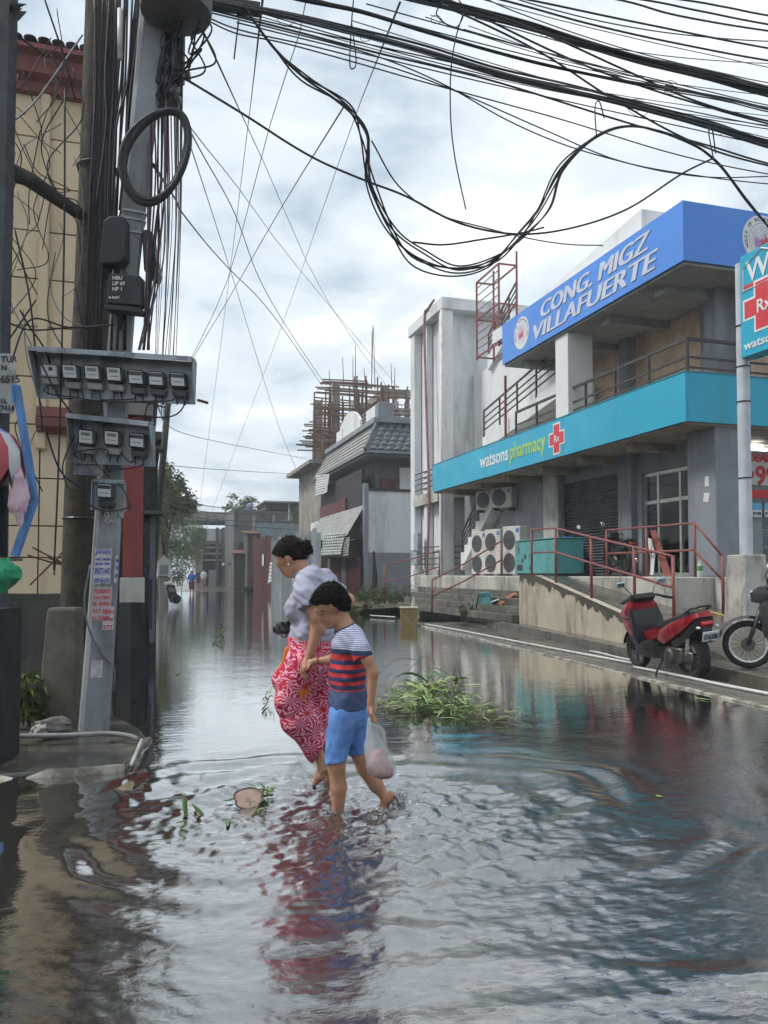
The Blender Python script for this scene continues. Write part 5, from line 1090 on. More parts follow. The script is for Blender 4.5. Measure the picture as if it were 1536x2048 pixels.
shrub('low reddish shrub at the left water edge under the trees',G(322,1196),.6,1.0,350,5); shrub('small green plant growing at the far water edge',G(465,1180),1.0,.8,260,6,mats=WEED); shrub('weeds trailing into the flood at the bank',G(725,1225,.0),1.0,.35,450,9,mats=WEED)
# far walkers are added with the people

q=AY(748,1198,37.6); b=MB(); b.tube([(q[0],37.6,.1),(q[0]+.05,37.65,1.3),(q[0]-.02,37.6,2.5)],[.16,.13,.05],7); b.build('timber_stump',M('charred timber',(.03,.028,.026),.9,.3,6,bump=.5,bscale=25),label='charred leaning timber stump before the grey house wall',cat='timber post')
for i,(px,py,w,h) in enumerate(((836,1085,.45,.75),(832,1115,.7,.6))):
    q=AX(px,py,10.35); b=MB(); b.obox(q,(.2,w,h)); b.build('electric_box',GALV,label=['small grey electric box on the stair tower corner','wide grey electric box below the small one at the tower corner'][i],cat='electric box',bevel=.02)
# ---------------------------------------------------------------- cables (pixel runs with distances given by the poles they hang from)
def wire(pts,d0,d1,r,label,group,mat=None,wob=0.0,seed=0,name='overhead_cable',sub=7):
    pts=list(pts)
    if pts[0][1]<0 and pts[0][0]>520: pts=[(380,-150),(.5*(380+pts[0][0]),.5*(pts[0][1]-130))]+pts; d0=7.1
    if pts[-1][0]>=1560: (xa_,ya_),(xb_,yb_)=pts[-2:]; pts.append((xb_+420,yb_+420*(yb_-ya_)/(xb_-xa_)*.8)); d1=d1+1.0
    P=[]; L_=[0]
    for a,c in zip(pts[:-1],pts[1:]): L_.append(L_[-1]+math.hypot(c[0]-a[0],c[1]-a[1]))
    rr_=random.Random(seed)
    for (px,py),s in zip(pts,L_):
        t=s/L_[-1]; P.append(AD(px+rr_.uniform(-wob,wob),py+rr_.uniform(-wob,wob),d0+(d1-d0)*t))
    b=MB(); b.tube(catmull(P,sub),r,5); o=b.build(name,mat or CABLE,smooth=True,fix=False,label=label,cat='cable',group=group); return o
GB='black cables bundled above the street'
def bundle(base,n,spread,d0,d1,r,label,group,seed,sp2=None):
    rr_=random.Random(seed)
    for i in range(n):
        o0,o1=rr_.uniform(-spread,spread),rr_.uniform(-(sp2 or spread),sp2 or spread); m_=rr_.uniform(-4,10); k=len(base)-1
        wire([(px+rr_.uniform(-3,3),py+o0*(1-j/k)+o1*j/k+m_*math.sin(math.pi*j/k)+rr_.uniform(-1.5,1.5)) for j,(px,py) in enumerate(base)],d0+rr_.uniform(-.1,.1),d1+rr_.uniform(-.1,.1),r*rr_.uniform(.6,1.3),label,group)
bundle([(380,-4),(560,28),(711,63),(850,98),(992,140),(1140,175),(1288,211),(1420,248),(1580,296)],10,6,7.1,9.2,.0135,'black cable in the thick lower bundle leaving the pole top over street',GB+' lower',1,12)
bundle([(800,-12),(940,22),(1066,55),(1180,90),(1288,122),(1420,152),(1580,193)],9,7,7.8,9.2,.0135,'black cable in the upper bundle crossing the sky over the pharmacy',GB+' upper',2,11)
bundle([(560,-14),(720,22),(850,62),(1051,118),(1200,150),(1317,172),(1450,196),(1580,225)],4,5,7.4,9.2,.012,'thin black cable running between the two thick bundles',GB+' middle',3,9)
for i,pl in enumerate([[(980,-6),(1180,48),(1360,88),(1580,128)],[(1210,-6),(1360,32),(1580,68)],[(1265,-4),(1400,22),(1580,56)],[(1340,-4),(1450,14),(1580,38)],[(1040,-4),(1280,46),(1580,104)],[(880,-6),(984,44),(1100,100),(1214,148),(1370,200),(1580,258)],[(800,-20),(940,35),(1090,110),(1230,200),(1400,290),(1580,342)],[(960,20),(1100,72),(1250,140),(1400,205),(1580,252)],[(400,14),(580,60),(748,104),(880,135),(1014,170),(1250,244),(1420,292),(1580,338)]]):
    wire(pl,7.8,9.3,.011,'thin cable strung across the open sky beside the upper bundle',GB+' thin',seed=i)
for i,pl in enumerate([[(400,20),(560,60),(740,108),(880,165),(1014,240),(1130,290),(1250,325),(1340,345),(1435,355),(1580,352)],[(395,30),(470,66),(563,85),(700,122),(844,163),(1000,205),(1140,244),(1361,311),(1580,356)],[(395,25),(480,60),(640,96),(800,140),(930,190),(1090,260),(1240,322),(1400,352),(1580,372)]]):
    wire(pl,7.2,9.5,.007,'very thin wire sagging below the lower cable bundle',GB+' sagging',seed=30+i)
f6=lambda L_:[(400+x/1.352,y/1.352) for x,y in L_]
SW=f6([(120,20),(200,130),(285,210),(395,285),(445,370),(465,490),(515,625),(595,698),(690,733),(790,712),(880,630),(930,560),(980,455),(1070,370),(1170,342),(1300,375),(1395,435),(1480,545),(1560,640)])
r=random.Random(9)
for i in range(6):
    ph=[r.uniform(-9,9) for _ in SW]; wire([(x+(ph[j] if 1<j<len(SW)-6 else ph[j]*.2)+(6*i-15 if 4<j<12 else 0)*.5,y+(ph[-j]*.7 if 1<j<len(SW)-6 else ph[-j]*.2)-(5*i-12 if 6<j<10 else 0)) for j,(x,y) in enumerate(SW)],7.0,9.0,.0085,'black cable in the deep drooping loop hung between pole and pharmacy','cables of the deep drooping loop',seed=50+i)
WV=f6([(-60,205),(0,240),(130,322),(240,388),(330,440),(450,490),(560,532),(700,600),(850,636),(1000,620),(1150,570),(1300,470),(1392,425)])
wire(WV,7.0,9.0,.011,'twisted black cable sagging in one long shallow curve below the loop','twisted service cables',wob=3,seed=70); wire(f6([(465,380),(540,500),(640,575),(770,617),(900,648),(1000,660),(1090,662)]),7.6,10.5,.008,'wavy thin cable leaving the loop towards the pharmacy roof','twisted service cables',wob=2,seed=71)
wire(f6([(575,655),(660,662),(760,648),(870,630),(930,615)]),7.8,8.4,.010,'short slack cable end inside the drooping loop','twisted service cables',seed=72)
wire(f6([(712,35),(690,110),(678,200),(678,320),(690,430),(719,566)]),8.0,7.9,.007,'single cut wire hanging straight down from the cable bundle','loose hanging wires',seed=73)
for i,pl in enumerate([[(415,0),(410,60),(405,170),(415,185),(422,160),(410,60)],[(1072,372),(1068,290),(1080,275),(1093,320)],[(1390,435),(1376,360),(1385,350),(1394,415)],[(105,50),(92,160)],[(660,0),(640,40),(690,75),(715,30),(700,0)]]):
    wire(f6(pl),8.0 if i!=3 else 7.1,8.2 if i!=3 else 7.1,.007,['small wire loop hanging from the lower bundle','wire tie holding the drooping loop up under the lower bundle','wire tie at the pharmacy end of the drooping loop','short cut wire hanging near the pole top','loose curl of wire under the upper bundle'][i],'loose hanging wires',seed=80+i)
# long straight drops from the pole top into the street
DR=[([(614,-10),(540,250),(455,560),(385,712),(336,812)],8,27),([(800,5),(690,290),(568,640),(500,820),(415,1045)],8,70),([(525,0),(490,300),(440,700),(395,1040)],7.5,70),([(410,70),(530,330),(660,610),(815,830)],7,48),([(345,165),(385,260),(480,380),(600,540),(805,785)],7,51),([(690,210),(560,420),(450,610),(390,710),(338,815)],8,27),([(348,200),(400,350),(470,570),(560,860),(614,985)],7,52)]
for i,(pl,a,c) in enumerate(DR): wire(pl,a,c,.006+.0011*(a+c)/14,'thin straight wire slanting from the pole top down the street','thin wires slanting down the street',CABLEG if i%2 else CABLE,seed=90+i,sub=3)
for i,(pl,a,c) in enumerate([([(330,120),(345,190),(400,300),(470,430),(520,560),(580,660),(645,765)],6.9,45),([(305,330),(350,400),(365,425),(420,495),(465,545),(520,600),(575,670),(655,785)],6.9,45)]): wire(pl,a,c,.016,'dark twisted service cable running from the poles to the unfinished building','service drops to the unfinished building',wob=2,seed=110+i)
r=random.Random(21)
for i in range(13):
    x0=318+i*4+r.uniform(-3,3); y0=r.uniform(120,185); pl=[(x0,y0),(x0-2+r.uniform(-6,6),y0*.5+420),(x0*.6+120+r.uniform(-6,10),780),(330+r.uniform(-6,8),840)]
    wire(pl,6.9,26,.0075+.004*r.random(),'thin wire dropping from the pole boxes to the leaning far pole','wires dropping to the leaning far pole',[CABLE,CABLEG,M('maroon wire',(.10,.03,.04),.6,.1)][i%3],seed=130+i,sub=4)
wire([(330,835),(350,860),(420,880),(520,900),(615,918)],27,50,.014,'nearly level thin wire over the far street','far level wires',CABLEG,seed=150); wire([(330,930),(450,940),(620,950)],27,55,.014,'nearly level thin wire over the far street','far level wires',CABLEG,seed=151)
for i,y in enumerate((1010,1022,1036,1046)): wire([(318,y-20),(400,y),(480,y+6),(600,y+2+4*i)],29,60,.02,'dark wire sagging low before the far rooftops','low wires before the far rooftops',seed=155+i)
# vertical runs tied to the two poles
for i in range(24):
    o=r.uniform(-34,46); y1=r.choice((420,560,660,700,700)); pl=[(232+o*1.3,-10),(225+o+r.uniform(-8,8),160),(215+o+r.uniform(-8,8),y1*.6),(205+o*.9+r.uniform(-8,8),y1)]
    wire(pl,7.05,6.85,.010,'black cable running down between the two poles','cables running down the poles',seed=170+i,sub=5)
for i in range(11):
    x0=r.uniform(292,335); pl=[(x0,r.uniform(60,200)),(x0+r.uniform(-14,14),330),(x0*.7+85+r.uniform(-8,8),520),(285+r.uniform(-8,14),700)]
    wire(pl,6.95,6.8,.0075,'thin cable hanging along the street side of the concrete pole','cables along the concrete pole',[CABLE,CABLEG,MATS['maroon wire']][i%3],seed=190+i,sub=5)
for i in range(12):
    a=(r.uniform(345,420),r.uniform(10,70)); pl=[a,(a[0]+r.uniform(-30,30),a[1]+r.uniform(20,70)),(a[0]+r.uniform(-40,20),a[1]+r.uniform(50,110)),(330+r.uniform(-20,40),r.uniform(120,210))]
    wire(pl,6.8,6.9,.008,'short tangled jumper wire around the drum transformers','jumper wires at the transformers',seed=205+i)
# tangle in front of the tan wall
for i in range(22):
    n_=r.choice((3,4,5)); x,y=r.uniform(20,150),r.uniform(0,620); pl=[(x,y)]
    for _ in range(n_): x=min(165,max(8,x+r.uniform(-75,75))); y=y+r.uniform(15,130); pl.append((x,y))
    wire(pl,6.4+r.random()*.9,6.6+r.random()*.8,.0036+.0022*r.random(),'thin curling wire in the tangle before the tan wall','tangled wires before the tan wall',CABLE if i%3 else CABLEG,seed=230+i,sub=9)
for i,pl in enumerate([[(0,262),(60,215),(110,150),(165,70)],[(90,0),(130,120),(150,200)],[(30,460),(60,600),(75,760),(85,860)],[(70,700),(110,780),(160,850),(220,945)],[(88,850),(120,940),(160,975)],[(20,730),(60,640),(140,655),(230,650)],[(5,640),(60,660),(140,655),(215,650)],[(130,180),(128,500),(118,900),(108,1140)],[(40,620),(60,655),(90,700),(112,770)],[(10,690),(72,600)],[(0,40),(40,75),(90,110)]]):
    wire(pl,6.5,6.8,.008,'long slanting wire stretched before the tan wall','slanting wires before the tan wall',CABLE if i else CABLEG,seed=270+i)
for i,pl in enumerate([[(95,770),(92,785),(150,795),(210,803),(290,805),(330,815)],[(115,770),(118,795),(145,797)],[(268,785),(266,798),(200,800)],[(310,795),(308,802),(260,803)],[(350,785),(345,800),(300,806),(290,830)],[(370,790),(366,815),(345,832),(300,835)],[(205,800),(206,840),(208,880),(212,892)],[(160,908),(165,920),(150,905),(210,898),(215,915)],[(240,905),(262,925),(270,910)],[(285,915),(284,930),(250,938),(210,940)],[(188,915),(195,930),(220,955)],[(175,955),(175,1000),(195,1018),(230,1022),(265,1012)],[(235,965),(250,985),(262,1020)],[(150,870),(135,900),(125,940),(140,980),(165,975)]]):
    wire(pl,6.66,6.64,.0065,'black lead looped between the electric meters','leads looped between the meters',seed=290+i,name='meter_lead')
for i,pl in enumerate([[(60,1170),(120,1110),(150,1075)],[(95,1115),(125,1128),(150,1135)],[(65,1095),(110,1118),(128,1128)],[(55,1110),(100,1124),(130,1130)],[(108,1150),(112,1120),(125,1116),(128,1140)]]):
    wire(pl,8.6,8.8,.010,'rusty bent bar sticking up behind the low wall','rusty bars behind the low wall',RUST,seed=310+i,name='steel_bar')

rx=random.Random(77)
for i in range(16):
    y0=rx.uniform(-40,60); x0=rx.uniform(420,980); sl=rx.uniform(.17,.30); sag=rx.uniform(4,30); pl=[]
    for t_ in np.linspace(0,1,6): xx_=x0+(1580-x0)*t_; pl.append((xx_,y0+(xx_-x0)*sl+sag*math.sin(math.pi*t_)))
    wire(pl,7.3,9.4,.0042+.003*rx.random(),'very thin wire woven among the overhead bundles','thin wires woven among the bundles',CABLEG if i%3==0 else CABLE,seed=400+i,sub=5)
for i in range(9):
    px,py=rx.choice(((560,30),(720,64),(860,30),(1000,140),(1080,60),(1190,150),(1260,205),(1330,170),(1420,250))); s_=rx.uniform(10,26); pl=[(px,py)]+[(px+s_*math.cos(a_)*rx.uniform(.6,1.2)+12,py+8+s_*.8*math.sin(a_)*rx.uniform(.6,1.2)) for a_ in np.linspace(0,5.5,6)]
    wire(pl,8.2,8.2,.0034,'small loose curl of thin wire dangling from the bundles','loose curls on the bundles',CABLE,seed=430+i,sub=5)
# ---------------------------------------------------------------- people: smooth implicit bodies meshed with surface nets
VH=unit(V(VF[0],VF[1],0)); BAS=np.stack([VR,VH,V(0,0,1)])          # local axes: right, away, up
def toL(p): return BAS@np.array(p,float)
def noise3(P,s,seed):
    rg=np.random.default_rng(seed); T=rg.normal(size=(32,32,32)); q=P*s; i=np.floor(q).astype(int); f=q-i; f=f*f*(3-2*f); out=0
    for dx in (0,1):
        for dy in (0,1):
            for dz in (0,1):
                w=(f[...,0] if dx else 1-f[...,0])*(f[...,1] if dy else 1-f[...,1])*(f[...,2] if dz else 1-f[...,2]); out=out+w*T[(i[...,0]+dx)%32,(i[...,1]+dy)%32,(i[...,2]+dz)%32]
    return out
def mesh_field(prims,h,k=.02,cuts=(),wr=None,subs=()):
    """prims: (a,b,ra,rb,sv[,k]) capsules in local space, sv = stretch along the away axis. cuts: (point,normal) keeps the negative side"""
    lo=np.min([np.minimum(p[0],p[1])-max(p[2],p[3])*max(1,p[4])-.03 for p in prims],0); hi=np.max([np.maximum(p[0],p[1])+max(p[2],p[3])*max(1,p[4])+.03 for p in prims],0)
    n=np.ceil((hi-lo)/h).astype(int)+1; F=np.full(n,.2,np.float32); ax=[lo[i]+h*np.arange(n[i]) for i in range(3)]
    def dist(p,X):
        a,b,ra,rb,sv=p[:5]; sc=V(1,1/sv,1); A=a*sc; d=(b-a)*sc; q=X*sc-A; L2=max(1e-9,d@d); t=np.clip((q@d)/L2,0,1); return np.linalg.norm(q-t[...,None]*d,axis=-1)-(ra+(rb-ra)*t)
    def blk(p,m):
        R=max(p[2],p[3])*max(1,p[4])+m; a=np.minimum(p[0],p[1])-R; b_=np.maximum(p[0],p[1])+R
        s=[slice(max(0,int((a[i]-lo[i])/h)),max(1,min(n[i],int((b_[i]-lo[i])/h)+2))) for i in range(3)]; X=np.stack(np.meshgrid(*[ax[i][s[i]] for i in range(3)],indexing='ij'),-1); return tuple(s),X
    for p in prims:
        kk=p[5] if len(p)>5 else k; s,X=blk(p,.06); d=dist(p,X); f=F[s]; d=np.maximum(d,(X-p[6][0])@unit(p[6][1])) if len(p)>6 else d; hh=np.clip(.5+.5*(f-d)/kk,0,1); F[s]=f*(1-hh)+d*hh-kk*hh*(1-hh)
    for p in subs:
        s,X=blk(p,.04); d=-dist(p,X); f=F[s]; kk=.006; hh=np.clip(.5-.5*(f-d)/kk,0,1); F[s]=f*(1-hh)+d*hh+kk*hh*(1-hh)
    XX=None
    if wr is not None or cuts: XX=np.stack(np.meshgrid(*ax,indexing='ij'),-1)
    if wr is not None: F=F+wr(XX)
    for c,nr in cuts: F=np.maximum(F,(XX-c)@unit(nr))
    S=F<0; nx,ny,nz=F.shape; c=[(i,j,k_) for i in (0,1) for j in (0,1) for k_ in (0,1)]
    sh=lambda A,o:A[o[0]:nx-1+o[0],o[1]:ny-1+o[1],o[2]:nz-1+o[2]]
    cnt=sum(sh(S,o).astype(np.int8) for o in c); act=(cnt>0)&(cnt<8); idx=np.argwhere(act); vid=np.full(act.shape,-1,int); vid[act]=np.arange(len(idx))
    pos=np.zeros((len(idx),3)); num=np.zeros(len(idx))
    for o in c:
        for a in range(3):
            if o[a]: continue
            o2=list(o); o2[a]=1; f0=F[tuple((idx+np.array(o)).T)]; f1=F[tuple((idx+np.array(o2)).T)]; m_=(f0<0)!=(f1<0); t=np.where(m_,f0/np.where(m_,f0-f1,1),0)
            q=np.array(o,float)[None]+np.eye(3)[a][None]*t[:,None]; pos+=q*m_[:,None]; num+=m_
    P=lo+h*(idx+pos/num[:,None]); faces=[]
    for a in range(3):
        b1,b2=(a+1)%3,(a+2)%3; A=S; e=np.argwhere(np.take(A,range(0,A.shape[a]-1),a)!=np.take(A,range(1,A.shape[a]),a)); e=e[(e[:,b1]>0)&(e[:,b2]>0)&(e[:,b1]<A.shape[b1]-1)&(e[:,b2]<A.shape[b2]-1)]
        d1=np.eye(3,dtype=int)[b1]; d2=np.eye(3,dtype=int)[b2]; q=np.stack([vid[tuple((e-x).T)] for x in (d1*0,d1,d1+d2,d2)],-1); fl=S[tuple(e.T)]; q[fl]=q[fl][:,::-1]; faces.append(q)
    fa=np.concatenate(faces); fa=fa[(fa>=0).all(1)]; return P,fa
def body_obj(name,prims,h,mat,parent=None,k=.02,cuts=(),wr=None,subs=(),smooth_it=2,**tg):
    P,fa=mesh_field(prims,h,k,cuts,wr,subs); org=ORG[parent.name] if parent is not None else V(0,0,0); Wd=P@BAS-org
    me=bpy.data.meshes.new(name); me.from_pydata(Wd.tolist(),[],fa.tolist())
    bm=bmesh.new(); bm.from_mesh(me)
    for _ in range(smooth_it): bmesh.ops.smooth_vert(bm,verts=bm.verts,factor=.5,use_axis_x=True,use_axis_y=True,use_axis_z=True)
    bmesh.ops.recalc_face_normals(bm,faces=bm.faces); bm.to_mesh(me); bm.free(); me.polygons.foreach_set('use_smooth',[True]*len(me.polygons)); me.materials.append(mat)
    o=bpy.data.objects.new(name,me); COL.objects.link(o)
    if parent is not None: o.parent=parent; ORG[o.name]=org
    tag(o,tg.get('label'),tg.get('cat'),tg.get('group')); return o
def SKIN(name,col):
    m=M(name,col,.5,.12,9,.0,spec=.35); p=m.node_tree.nodes['Principled BSDF']; p.inputs['Subsurface Weight'].default_value=.12; p.inputs['Subsurface Radius'].default_value=(.012,.005,.003); p.inputs['Subsurface Scale'].default_value=1.0; return m
def wrinkle(amp,s,seed,dirv=(1,1,1)):
    return lambda X: amp*noise3(X*V(*dirv),s,seed)+amp*.5*noise3(X*V(*dirv),s*2.3,seed+1)
def banded(name,stops,rough=.85,axisz=None,thin=None):
    """cloth dyed in horizontal bands; stops = [(z,colour)...] from hem upwards in the garment's own height"""
    m=bpy.data.materials.new(name); m.use_nodes=True; t=m.node_tree; n=t.nodes; l=t.links; p=n['Principled BSDF']; p.inputs['Roughness'].default_value=rough; p.inputs['Specular IOR Level'].default_value=.15
    tcn=n.new('ShaderNodeTexCoord'); sp=n.new('ShaderNodeSeparateXYZ'); l.new(tcn.outputs['Object'],sp.inputs[0])
    nz=n.new('ShaderNodeTexNoise'); nz.inputs['Scale'].default_value=14; l.new(tcn.outputs['Object'],nz.inputs['Vector'])
    ad=n.new('ShaderNodeMath'); ad.operation='MULTIPLY_ADD'; ad.inputs[1].default_value=.012; l.new(nz.outputs[0],ad.inputs[0]); l.new(sp.outputs[2],ad.inputs[2])
    z0,z1=stops[0][0],stops[-1][0]+.001; mr=n.new('ShaderNodeMapRange'); mr.inputs[1].default_value=z0+.006; mr.inputs[2].default_value=z1+.006; l.new(ad.outputs[0],mr.inputs[0])
    cr=n.new('ShaderNodeValToRGB'); cr.color_ramp.interpolation='CONSTANT'; el=cr.color_ramp.elements
    for i,(z,c) in enumerate(stops):
        e=el[i] if i<2 else el.new(1); e.position=min(1,max(0,(z-z0)/(z1-z0)))
    for i,(z,c) in enumerate(stops): pos=(z-z0)/(z1-z0); min(el,key=lambda e:abs(e.position-pos)).color=(*c,1)
    l.new(mr.outputs[0],cr.inputs[0]); out=cr.outputs[0]
    if thin:
        zt_,ca,cb,per=thin; w=n.new('ShaderNodeMath'); w.operation='MULTIPLY'; w.inputs[1].default_value=1/per; l.new(ad.outputs[0],w.inputs[0]); fr=n.new('ShaderNodeMath'); fr.operation='FRACT'; l.new(w.outputs[0],fr.inputs[0]); g=n.new('ShaderNodeMath'); g.operation='GREATER_THAN'; g.inputs[1].default_value=.55; l.new(fr.outputs[0],g.inputs[0])
        mc=n.new('ShaderNodeMix'); mc.data_type='RGBA'; mc.inputs[6].default_value=(*ca,1); mc.inputs[7].default_value=(*cb,1); l.new(g.outputs[0],mc.inputs[0])
        gt_=n.new('ShaderNodeMath'); gt_.operation='GREATER_THAN'; gt_.inputs[1].default_value=zt_+.006; l.new(ad.outputs[0],gt_.inputs[0]); m2=n.new('ShaderNodeMix'); m2.data_type='RGBA'; l.new(gt_.outputs[0],m2.inputs[0]); l.new(out,m2.inputs[6]); l.new(mc.outputs[2],m2.inputs[7]); out=m2.outputs[2]
    l.new(out,p.inputs['Base Color']); return m
def hand(prims,wrist,palm,fdir,side,scale=1.0,curl=.5,r=.0075):
    """palm plus four curled fingers of unequal length and a thumb leaving the side of the palm"""
    f=unit(fdir); s=unit(np.array(side,float)-f*(np.dot(side,f))); nrm=np.cross(f,s)
    prims.append((wrist,palm,.021*scale,.026*scale,1,.012))
    for i,(o,ln) in enumerate(((-.026,.060),(-.009,.070),(.009,.066),(.025,.052))):
        a=palm+s*o*scale+f*.018*scale; b=a+(f*math.cos(curl*.5)+nrm*math.sin(curl*.5))*ln*.55*scale; c=b+(f*math.cos(curl*1.5)+nrm*math.sin(curl*1.5))*ln*.5*scale
        prims+= [(a,b,r*1.1*scale,r*scale,1,.004),(b,c,r*scale,r*.85*scale,1,.004)]
    a=palm-s*.022*scale-f*.01*scale; b=a+(f*.6-s*.6+nrm*.4)*.036*scale; c=b+(f*.9+nrm*.4)*.028*scale; prims+= [(a,b,r*1.35*scale,r*1.15*scale,1,.006),(b,c,r*1.15*scale,r*.9*scale,1,.004)]

# ================= the boy
DBY=4.72
def J(px,py,dv=0.0): return toL(AD(px,py,DBY+dv))
mB=1600/DBY
SKB=SKIN('boy skin',(.44,.225,.14))
boy=thing('person','boy in striped tee and blue shorts wading barefoot, holding plastic bag','person',(BOYF[0],BOYF[1],0))
hd=J(659,1209); 
bp=[]
# head: cranium, face wedge looking down, jaw, nose, ear
bp+= [(J(664,1200,-.012),J(668,1207,.012),.094,.090,.86),(J(651,1216),J(655,1226),.062,.056,.95),(J(656,1236),J(664,1243),.043,.037,1.0),(J(668,1236),J(676,1230),.045,.045,1.1)]
bp+= [(J(642,1230),J(649.5,1243.5),.010,.012,.9,.014),(J(652,1249.5,-.002),J(654,1249,.002),.012,.012,1.6,.01),(J(657,1252),J(662,1251),.018,.018,1.3,.015)]   # nose, lips, chin
bp+= [(J(636,1221,-.03),J(636,1221,.03),.012,.012,1,.02)]
for sv in (-1,1): bp+= [(J(660,1209,.086*sv),J(662.5,1222,.082*sv),.019,.013,.55,.006),(J(663,1209,.094*sv),J(666,1216,.094*sv),.009,.008,.7,.004)]
bp+= [(J(680,1232),J(693,1258),.050,.054,1.0),(J(693,1258),J(698,1280),.052,.052,1.2)]  # neck
# torso core
bp+= [(J(697,1290),J(696,1340),.07,.07,1.3),(J(696,1340),J(697,1410),.07,.07,1.2)]
# near (left) arm hanging, bag in hand
bp+= [(J(716,1284,-.15),J(735,1320,-.185),.034,.033,1),(J(735,1320,-.185),J(746,1346,-.19),.034,.031,1),(J(746,1346,-.19),J(742,1402,-.20),.032,.021,1)]
w_=J(742,1403,-.20); hand(bp,w_,J(743,1420,-.20),J(741,1445,-.2)-J(743,1420,-.2),V(.25,1,0),.95,.75)
# far (right) arm reaching forward to the woman's hand
bp+= [(J(705,1284,.15),J(690,1318,.17),.034,.032,1),(J(690,1318,.17),J(662,1320,.17),.033,.030,1),(J(662,1320,.17),J(632,1322,.20),.030,.020,1)]
hand(bp,J(632,1322,.20),J(620,1326,.215),V(-1,.1,-.45),V(.2,1,.3),.9,.9)
# legs: supporting leg and trailing leg with lifted heel
bp+= [(J(682,1430,-.06),J(674,1505,-.075),.060,.052,1),(J(674,1510,-.075),J(673,1535,-.075),.052,.050,1),(J(673,1535,-.075),J(677,1575,-.075),.050,.047,1),(J(677,1575,-.075),J(676,1640,-.075),.047,.030,1),(J(676,1645,-.075),J(650,1660,-.08),.030,.022,1.3)]
bp+= [(J(700,1430,.05),J(716,1495,.05),.060,.054,1),(J(716,1500,.05),J(730,1535,.05),.055,.050,1),(J(730,1535,.05),J(752,1570,.05),.050,.043,1),(J(752,1570,.05),J(771,1596,.05),.041,.028,1)]
bp+= [(J(773,1597,.05),J(783,1592,.05),.030,.027,1,.02),(J(774,1600,.05),J(764,1626,.05),.029,.026,1.25),(J(764,1626,.05),J(752,1641,.05),.024,.018,1.6)]
body_obj('body',bp,.0058,SKB,boy,k=.016)
# shirt
zof=lambda py,D=DBY: AD(700,py,D)[2]
NAVY=(.045,.055,.12); REDC=(.58,.055,.055); BLU=(.07,.10,.20)
stops=[(zof(1430),BLU),(zof(1378),(.40,.07,.09)),(zof(1374),NAVY),(zof(1366),REDC),(zof(1359),NAVY),(zof(1350),REDC),(zof(1342),NAVY),(zof(1334),REDC),(zof(1325),NAVY),(zof(1316),REDC),(zof(1305),NAVY),(zof(1295),(.5,.52,.62))]
SHB=banded('striped tee cloth',stops,thin=(zof(1294.5),(.47,.49,.58),(.17,.19,.36),.0115))
sp=[(J(698,1268,-.03),J(698,1268,.03),.070,.070,1.3),(J(697,1290),J(695,1340),.100,.100,1.45),(J(695,1340),J(696,1400),.100,.106,1.4),(J(696,1400),J(697,1425),.106,.11,1.35)]
sp+= [(J(706,1268,-.09),J(722,1298,-.160),.058,.057,1),(J(722,1298,-.160),J(733,1340,-.185),.057,.060,1,.012,(J(727,1317,-.18),V(.33,-.1,-1))),(J(703,1270,.09),J(694,1308,.155),.058,.054,1),(J(694,1308,.155),J(660,1318,.16),.054,.052,1,.012,(J(676,1316,.16),V(-1,0,-.25)))]
nk=J(690,1256); body_obj('tee_shirt',sp,.0058,SHB,boy,k=.03,wr=lambda X:.0042*noise3(X*V(1,1,.8),13,3)+.0024*noise3(X,30,4)+.0022*np.sin((X[...,2]*.8+X[...,0]*1.0)*80+5*noise3(X,7,6)),cuts=[(J(697,1416),V(.06,0,-1)),(nk,V(-.42,0,.9)),(J(725,1318,-.17),V(.28,-.1,-.95)) if False else (J(697,1417),V(0,0,-1))],subs=[(J(722,1324,-.30),J(760,1309,-.05),.0,.0,1),(J(684,1238),J(689,1262),.052,.050,1.0)],label='white and navy pinstriped tee with red bands')
# collar band
b=MB(); ring=[]
for a in np.linspace(0,2*math.pi,29)[:-1]:
    u=.058*math.cos(a); v=.060*math.sin(a); c=J(690,1256)+V(u,v,0)+V(0,0,1)*(.45*u-.0); ring.append(c@BAS)
b.tube(ring,.0085,6,closed=True); b.build('collar',M('navy collar',(.07,.08,.16),.85,.15,20),boy,smooth=True)
# shorts
DEN=M('blue denim',(.11,.25,.60),.85,.16,14,.4,(.20,.35,.68),1,9,.15,300)
qp=[(J(697,1405),J(696,1430),.108,.110,1.3),(J(690,1430,-.05),J(675,1500,-.075),.096,.066,1.15,.02),(J(675,1500,-.075),J(671,1540,-.08),.064,.066,1.2,.012),(J(706,1430,.05),J(713,1495,.06),.092,.062,1.15,.02),(J(713,1495,.06),J(719,1525,.06),.060,.062,1.15,.012)]
body_obj('shorts',qp,.0058,DEN,boy,k=.03,wr=wrinkle(.0055,17,8,(1,1,.55)),cuts=[(J(675,1517),V(.14,0,-1)),(J(697,1409),V(0,0,1))])
